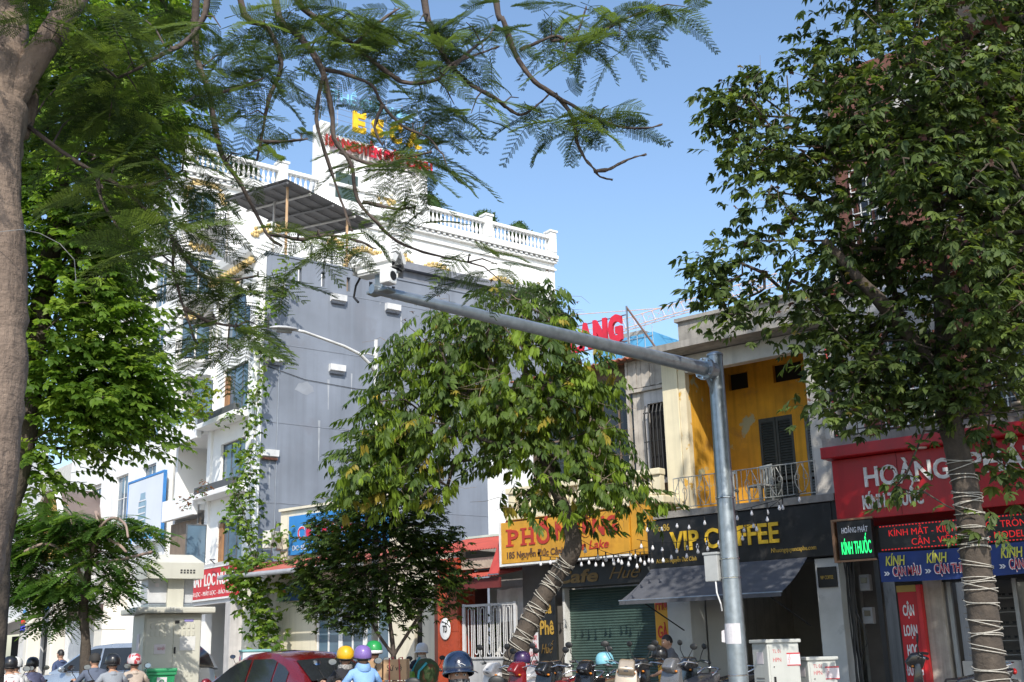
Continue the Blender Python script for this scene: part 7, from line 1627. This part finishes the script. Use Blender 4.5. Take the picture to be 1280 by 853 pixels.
def person(label, loc, rz, shirt, pants, pose='ride', headgear=None, hm=None, hair=True, turn=0., nod=0., scale=1., sleeves=True, mask=None, hood=None, trim=None, face=True, lean=.12, extra=None):
    t = thing('person', label, 'person', loc, rz); J = {}; E = []
    S, PN, SK, SH = 0, 1, 2, 3
    if pose == 'ride':
        hip = .86; ch = (lean, 0, 1.26)
        J['pelvis'] = ((-.12,0,hip), (.15,.13), PN); J['waist'] = ((-.10+lean*.3,0,1.02), (.145,.115), S); J['chest'] = ((-.10+lean*.8,0,1.22), (.175,.125), S); J['upper'] = ((-.09+lean,0,1.35), (.15,.10), S); J['neck'] = ((-.07+lean,0,1.445), .056, SK); J['skull'] = ((-.05+lean,0,1.52), .06, SK)
        E += [('pelvis','waist'),('waist','chest'),('chest','upper'),('upper','neck'),('neck','skull')]
        for s_, n in ((1,'l'),(-1,'r')):
            ar = S if sleeves else SK
            J[n+'sh'] = ((-.09+lean,s_*.18,1.345), .072, S); J[n+'el'] = ((.03+lean*.8,s_*.32,1.15), .050, ar); J[n+'wrist'] = ((.21,s_*.325,1.235), .031, SK); E += [('upper',n+'sh'),(n+'sh',n+'el'),(n+'el',n+'wrist')]
            hand(J, E, (.21,s_*.325,1.235), (.34,s_*.32,1.235), -s_, SK, n)
            J[n+'hip'] = ((-.06,s_*.11,.84), .088, PN); J[n+'knee'] = ((.33,s_*.19,.80), .066, PN); J[n+'ankle'] = ((.22,s_*.17,.42), .042, PN); J[n+'heel'] = ((.18,s_*.17,.385), .04, SH); J[n+'toe'] = ((.38,s_*.18,.375), .035, SH); E += [('pelvis',n+'hip'),(n+'hip',n+'knee'),(n+'knee',n+'ankle'),(n+'ankle',n+'heel'),(n+'heel',n+'toe')]
        hc = Vector((-.035+lean,0,1.555))
    elif pose == 'sit':
        J['pelvis'] = ((0,0,.52), (.15,.14), PN); J['waist'] = ((.02,0,.70), (.14,.12), S); J['chest'] = ((.07,0,.92), (.17,.125), S); J['upper'] = ((.12,0,1.06), (.15,.10), S); J['neck'] = ((.15,0,1.15), .056, SK); J['skull'] = ((.17,0,1.22), .06, SK)
        E += [('pelvis','waist'),('waist','chest'),('chest','upper'),('upper','neck'),('neck','skull')]
        for s_, n in ((1,'l'),(-1,'r')):
            J[n+'sh'] = ((.11,s_*.18,1.05), .07, S)
            if s_ < 0: J[n+'el'] = ((.36,s_*.16,.86), .045, SK); J[n+'wrist'] = ((.30,s_*.08,1.08), .03, SK); tipp = (.26,s_*.06,1.2)
            else: J[n+'el'] = ((.22,s_*.28,.80), .045, SK); J[n+'wrist'] = ((.42,s_*.18,.70), .03, SK); tipp = (.52,s_*.14,.68)
            E += [('upper',n+'sh'),(n+'sh',n+'el'),(n+'el',n+'wrist')]; hand(J, E, J[n+'wrist'][0], tipp, -s_, SK, n)
            J[n+'hip'] = ((.06,s_*.11,.50), .085, PN); J[n+'knee'] = ((.46,s_*.16,.52), .064, PN); J[n+'ankle'] = ((.48,s_*.16,.10), .04, PN); J[n+'heel'] = ((.45,s_*.16,.05), .038, SH); J[n+'toe'] = ((.64,s_*.17,.045), .034, SH); E += [('pelvis',n+'hip'),(n+'hip',n+'knee'),(n+'knee',n+'ankle'),(n+'ankle',n+'heel'),(n+'heel',n+'toe')]
        hc = Vector((.18,0,1.26))
    else:
        J['pelvis'] = ((0,0,.92), (.15,.12), PN); J['waist'] = ((.01,0,1.08), (.14,.11), S); J['chest'] = ((.02,0,1.28), (.175,.12), S); J['upper'] = ((.02,0,1.41), (.15,.10), S); J['neck'] = ((.03,0,1.50), .055, SK); J['skull'] = ((.05,0,1.58), .06, SK)
        E += [('pelvis','waist'),('waist','chest'),('chest','upper'),('upper','neck'),('neck','skull')]
        for s_, n in ((1,'l'),(-1,'r')):
            J[n+'sh'] = ((.02,s_*.18,1.40), .07, S); J[n+'el'] = ((.0,s_*.25,1.13), .045, S if sleeves else SK); J[n+'wrist'] = ((.10,s_*.25,.90), .03, SK); E += [('upper',n+'sh'),(n+'sh',n+'el'),(n+'el',n+'wrist')]; hand(J, E, (.10,s_*.25,.90), (.14,s_*.25,.80), -s_, SK, n, .3)
            J[n+'hip'] = ((0,s_*.10,.88), .085, PN); J[n+'knee'] = ((.03,s_*.12,.50), .06, PN); J[n+'ankle'] = ((-.01,s_*.13,.10), .04, PN); J[n+'heel'] = ((-.04,s_*.13,.05), .038, SH); J[n+'toe'] = ((.14,s_*.15,.045), .034, SH); E += [('pelvis',n+'hip'),(n+'hip',n+'knee'),(n+'knee',n+'ankle'),(n+'ankle',n+'heel'),(n+'heel',n+'toe')]
        hc = Vector((.055,0,1.63))
    q = body_geo(J, E); hq, T_ = head_geo(hc, turn, nod, 1.06); q.cur = SK; q.add(hq.v, hq.f)
    o = part('body', q, [shirt, pants, SKIN, PLASB], t, local=True, smooth=True)
    if face:
        for s_ in (-1, 1):
            e_ = MB().sphere((.080,s_*.031,.006), .0125, 8, 6, (.8,1.25,.8)); e_.move(T_); eo = part('eye', e_, EYEW, t, local=True, smooth=True); e2 = MB().sphere((.088,s_*.031,.006), .0065, 8, 6, (.6,1,1)); e2.move(T_); part('iris', e2, EYEB, eo, local=True)
            b_ = MB().tube([(.089,s_*.016,.026),(.090,s_*.034,.031),(.082,s_*.050,.026)], .004, 5); b_.move(T_); part('eyebrow', b_, HAIRM, t, local=True)
        l_ = MB().tube([(.084,.022,-.062),(.093,.0,-.060),(.084,-.022,-.062)], .005, 5); l_.move(T_); part('mouth', l_, LIP, t, local=True)
    if hair:
        h_ = MB(); vs = []; fs = []; n, m = 20, 9; rr = random.Random(3)
        for i in range(m+1):
            for j in range(n):
                ph = 2*math.pi*j/n; front = math.cos(ph); lim = 1.15 if front > .5 else 1.15+.75*(1-max(0, front+.3))*.8; th = min(lim, 2.0)*i/m; k_ = 1.07+.02*rr.random(); vs.append((math.sin(th)*math.cos(ph)*.094*k_-.004, math.sin(th)*math.sin(ph)*.076*k_, math.cos(th)*.118*k_+.004))
        for i in range(m):
            for j in range(n): fs.append((i*n+j, (i+1)*n+j, (i+1)*n+(j+1) % n, i*n+(j+1) % n))
        h_.add(vs, fs); h_.move(T_); part('hair', h_, HAIRM, t, local=True, smooth=True)
    if headgear == 'helmet': helmet(t, T_, hm, True, 1.05, trim)
    if headgear == 'cap':
        c_ = MB().lathe([(.112,-.01),(.113,.03),(.098,.08),(.06,.115),(0,.125)], 18); c_.move(T_ @ Matrix.Diagonal((1,.88,1.05,1)) @ Matrix.Translation((-.004,0,.022))); c_o = part('cap', c_, hm, t, local=True, smooth=True); b_ = MB().prism([(.06,-.075),(.17,-.05),(.19,0),(.17,.05),(.06,.075)], 'z', .018, .026); b_.move(T_); part('peak', b_, hm, c_o, local=True)
    if mask:
        k_ = MB(); vs = []; fs = []
        for i in range(9):
            th = R(102+70*i/8)
            for j in range(15):
                ph = R(-105+210*j/14); n_ = math.exp(-(math.sin(ph)/.3)**2)*.020 if i < 4 else .008; vs.append((math.sin(th)*math.cos(ph)*.100+n_*(1 if math.cos(ph) > 0 else 0), math.sin(th)*math.sin(ph)*.080, math.cos(th)*.128))
        for i in range(8):
            for j in range(14): fs.append((i*15+j, (i+1)*15+j, (i+1)*15+j+1, i*15+j+1))
        k_.add(vs, fs); k_.move(T_); part('face_mask', k_, mask, t, local=True, smooth=True)
        s2 = MB().lathe([(.105,.02),(.115,.0),(.118,-.05),(.100,-.09)], 18); s2.move(Matrix.Translation(hc+Vector((-.012,0,-.09)))); part('scarf', s2, mask, t, local=True, smooth=True)
    if hood:
        s2 = MB().lathe([(.085,.06),(.105,.03),(.13,-.03),(.12,-.06),(.08,-.07)], 18); s2.move(Matrix.Translation(hc+Vector((-.04,0,-.10))) @ Matrix.Rotation(-.3,4,'Y')); part('hood', s2, hood, t, local=True, smooth=True)
    col_ = MB().lathe([(.066,.03),(.074,.02),(.088,-.012),(.10,-.03)], 14); nk = J['neck'][0]; col_.move(Matrix.Translation((nk[0]-.01,0,nk[2]-.03))); part('collar', col_, shirt, t, local=True, smooth=True)
    if scale != 1: t.matrix_world = t.matrix_world @ Matrix.Scale(scale, 4)
    return t, T_
def cloth(n, c): return mat(n, c, .85, 0, .12, 5, bump=.35, bscale=14)
JN = cloth('dark trousers', (.03,.035,.05)); GRY = cloth('black trousers', (.02,.02,.022))
AWAY = R(180-16)
def rider(px, D, a, paint, label, bike_label, **k):
    g0 = seen(px, 850, D); motorbike(bike_label, (g0.x,g0.y,0), a, paint, False, 0, None, k.pop('mirrors', True))
    k['scale'] = k.get('scale', 1.)*.915; shirt = k.pop('shirt'); pants = k.pop('pants', JN); return person(label, (g0.x,g0.y,-.07), a, shirt, pants, 'ride', **k), g0
# left group riding away
HB = mat('black helmet shell', (.015,.015,.017), .35, coat=.3); HWt = mat('white helmet shell', (.68,.68,.68), .4, coat=.25)
wt = cloth('white printed tee', (.68,.66,.65))
(pt, T_), g0 = rider(12, 20.5, AWAY, BKB, 'rider in a white tee with red graphic and black helmet at the left edge', 'black motorbike ridden by the person in the white tee', shirt=wt, headgear='helmet', hm=HB, face=False, sleeves=False)
q = MB(); rr = random.Random(5)
for i in range(16): x, z = rr.uniform(-.10,.10), rr.uniform(1.05,1.32); q.add([(-.245,x,z),(-.245,x+rr.uniform(.02,.05),z+rr.uniform(-.02,.03)),(-.245,x+rr.uniform(-.01,.03),z+rr.uniform(.02,.05))], [(0,1,2)])
q.v = [(v[0]+.02+.05*abs(v[1])*4*abs(v[1]), v[1], v[2]) for v in q.v]; part('shirt_print', q, mat('red and black print', (.35,.03,.04), .8), pt, local=True)
rider(19, 22.5, AWAY, BKW, 'rider in a white helmet half hidden behind the white tee at the left', 'pale motorbike ridden by the person in the white helmet', shirt=cloth('pale grey shirt', (.5,.5,.5)), headgear='helmet', hm=HWt, face=False)
rider(40, 24, AWAY, BKR, 'rider in a lavender shirt and black helmet on the left', 'red motorbike ridden by the person in lavender', shirt=cloth('lavender shirt', (.38,.36,.52)), headgear='helmet', hm=HB, face=False, sleeves=False)
rider(119, 21.6, AWAY, BKB, 'rider in a slate blue shirt and dark cap before the silver car', 'black motorbike ridden by the person in slate blue', shirt=cloth('slate blue shirt', (.10,.12,.17)), headgear='cap', hm=mat('dark cap', (.03,.028,.026), .8), face=False, lean=.16, turn=.25, scale=1.05)
rider(141, 20.6, AWAY, BKG, 'rider in a light grey shirt and black helmet left of the kiosk', 'champagne scooter ridden by the person in light grey', shirt=cloth('light grey shirt', (.26,.28,.31)), headgear='helmet', hm=HB, face=False)
sh_ = mat('red and white helmet shell', (.62,.55,.55), .3, peel=((.45,.05,.06), .52, 9)); rider(168, 21.4, AWAY, BKS, 'rider in a beige shirt with red and white helmet beside the bin', 'grey motorbike ridden by the person in beige', shirt=cloth('beige shirt', (.46,.38,.31)), headgear='helmet', hm=sh_, face=False)
g0 = seen(75, 850, 31); person('person in a dark blue shirt standing beyond the silver car', (g0.x,g0.y,0), R(190), cloth('navy shirt', (.05,.07,.14)), GRY, 'stand')
# middle group
gr_b = seen(437, 850, 16.8)
(pt, T_), g0 = rider(436, 17.2, R(160), BKB, 'rider in a yellow helmet and black jacket beside the red car', 'black motorbike ridden by the person in the yellow helmet', shirt=cloth('black jacket', (.02,.02,.024)), headgear='helmet', hm=mat('yellow helmet shell', (.75,.42,.01), .4, coat=.25), face=False, mask=mat('patterned scarf', (.30,.29,.28), .9, 0, .8, 40), lean=.2)
rider(455, 16.8, R(156), BKS, 'rider in a light blue hooded jacket and purple helmet', 'grey motorbike ridden by the person in light blue', shirt=cloth('light blue jacket', (.24,.42,.72)), headgear='helmet', hm=mat('purple helmet shell', (.22,.14,.42), .4, coat=.25), face=False, hood=cloth('light blue jacket', (.24,.42,.72)))
gh = mat('green helmet shell', (.02,.30,.07), .4, coat=.25)
(pt, T_), g0 = rider(469, 18.6, R(158), BKR, 'rider in an orange vest and green and white helmet carrying cartons', 'red motorbike loaded with cartons behind its rider', shirt=cloth('orange vest', (.72,.26,.06)), headgear='helmet', hm=gh, trim=HWt, face=False, scale=1.05)
q = MB().lathe([(.136,0),(.142,.01),(.142,.035),(.136,.045)], 22); q.move(T_ @ Matrix.Translation((-.010,0,.012)) @ Matrix.Diagonal((1.10,.98,1,1))); part('helmet_band', q, HWt, pt, local=True, smooth=True)
CARD = mat('brown cardboard', (.42,.27,.15), .85, 0, .1, 3, bump=.1); TAPE = mat('carton print', (.05,.045,.04), .8)
gb = seen(489, 850, 17.6)
for i, (dx, dy, z0, hh, lb) in enumerate(((-.28,0,.74,.30,'lower left'),(.08,0,.74,.30,'lower right'),(-.28,0,1.05,.29,'upper left'),(.08,0,1.05,.30,'upper right'))):
    t = thing('carton', 'brown cardboard carton, %s of the four tied behind the orange rider' % lb, 'carton', (gb.x,gb.y,0), R(38), 'cartons tied on the motorbike'); part('box', MB().cbox(dx-.17,dx+.17,-.2,.2,z0,z0+hh-.01,.008), CARD, t, local=True); part('lettering', MB().text('Asahi' if False else 'Sứ vệ', dx-.12, -.201, z0+hh*.45, .22, .08, .002, .01), TAPE, t, local=True); part('tape', MB().box(dx-.171,dx+.171,-.025,.025,z0+hh-.012,z0+hh-.007), mat('brown tape', (.35,.2,.1), .4), t, local=True)
t = thing('strap', 'red strap tied over the cardboard cartons', 'strap', (gb.x,gb.y,.7), R(38)); part('band', MB().tube([(.0,-.215,.02),(.0,-.215,.66),(.0,.215,.67),(.0,.215,.02)], .010, 5).tube([(.17,-.215,.02),(.14,-.215,.66),(.14,.215,.67),(.17,.215,.02)], .010, 5), mat('red strap', (.35,.05,.05), .7), t, local=True)
# the delivery rider by the red pier
(pt, T_), g0 = rider(526, 24.3, R(-30), BKB, 'delivery rider in dark clothes, white helmet and mask before the red pier', 'dark motorbike of the delivery rider by the red pier', shirt=cloth('navy jacket', (.018,.02,.035)), headgear='helmet', hm=HWt, mask=mat('white mask cloth', (.6,.58,.56), .9), turn=R(-30), scale=1.05)
g0 = seen(533, 850, 22.5); t = thing('load_bag', 'green camouflage bag strapped to the delivery motorbike', 'bag', (g0.x,g0.y,.8), R(-30)); q = MB().sphere((0,0,.28), .30, 14, 10, (1.2,.7,.85)); q.v = [(v[0]+.03*math.sin(v[2]*20), v[1]+.03*math.sin(v[0]*17), v[2]) for v in q.v]; part('bag', q, mat('camouflage cloth', (.05,.09,.03), .9, 0, .5, 9, peel=((.12,.06,.03), .54, 7)), t, local=True, smooth=True)
part('strap', MB().tube([(.20,-.24,.02),(.26,-.22,.3),(.36,-.10,.45)], .022, 6), mat('cyan strap', (.05,.42,.55), .6), t, local=True); part('strap', MB().tube([(-.30,-.18,.05),(-.28,-.20,.3),(-.1,-.1,.55)], .022, 6), MATS['cyan strap'], t, local=True); part('pouch', MB().cbox(-.3,-.05,-.26,-.14,.05,.30,.04), mat('lime cloth', (.16,.32,.04), .8), t, local=True)
# near rider facing the camera
sc = mat('black and white patterned scarf', (.25,.24,.23), .9, 0, .1, 40, peel=((.02,.02,.02), .5, 70))
g0 = seen(574, 850, 9.2); HD = math.atan2(-g0.y, -g0.x)+.25
navy = mat('navy helmet shell', (.012,.022,.055), .22, coat=.7)
nb = motorbike('dark motorbike of the near rider in the navy helmet', (g0.x,g0.y,0), HD-.35, BKB); nb.matrix_world = nb.matrix_world @ Matrix.Scale(.9, 4)
(pt, T_) = person('near rider in a glossy navy helmet with patterned face scarf', (g0.x,g0.y,-.13), HD-.35, cloth('dark jacket', (.03,.03,.035)), JN, 'ride', 'helmet', navy, mask=sc, turn=.30, nod=-.10, lean=.08, scale=.875)
q = MB().tube([(.142,.03,.075),(.140,.0,.092),(.142,-.03,.082),(.144,-.01,.068)], .003, 5); q.move(T_); part('helmet_mark', q, WMETAL, pt, local=True)
# seated man in front of the cafe
g0 = seen(849, 850, 21.6); person('man in a grey shirt sitting in front of the coffee shop, hand to his face', (g0.x,g0.y,.25), R(215), cloth('grey work shirt', (.12,.12,.13)), GRY, 'sit', None, None, True, .35, .1, 1.0)
st = thing('plastic_stool', 'low plastic stool under the seated man', 'stool', (g0.x,g0.y,.13), R(215)); part('seat', MB().cbox(-.15,.15,-.15,.15,.46,.5,.01), mat('red stool plastic', (.4,.03,.03), .5), st, local=True)
for sx in (-.12,.12):
    for sy in (-.12,.12): part('leg', MB().tube([(sx*.9,sy*.9,.46),(sx*1.15,sy*1.15,0)], .02, 6), MATS['red stool plastic'], st, local=True)
# loose helmets hung on parked bikes
def loose_helmet(px, py, D, m, label):
    c = seen(px, py, D); t = thing('helmet', label, 'helmet', tuple(c), RNG.uniform(0,6)); helmet(t, Matrix.Identity(4), m)
loose_helmet(757, 832, 17.8, mat('pale cyan helmet shell', (.22,.52,.62), .4, coat=.25), 'pale cyan helmet on the seat of a parked motorbike'); loose_helmet(824, 824, 19, HB, 'black helmet on the mirror of the motorbike beside the seated man'); loose_helmet(652, 830, 18.8, mat('violet helmet shell', (.05,.025,.09), .3), 'dark violet helmet by the foot of the leaning trunk')
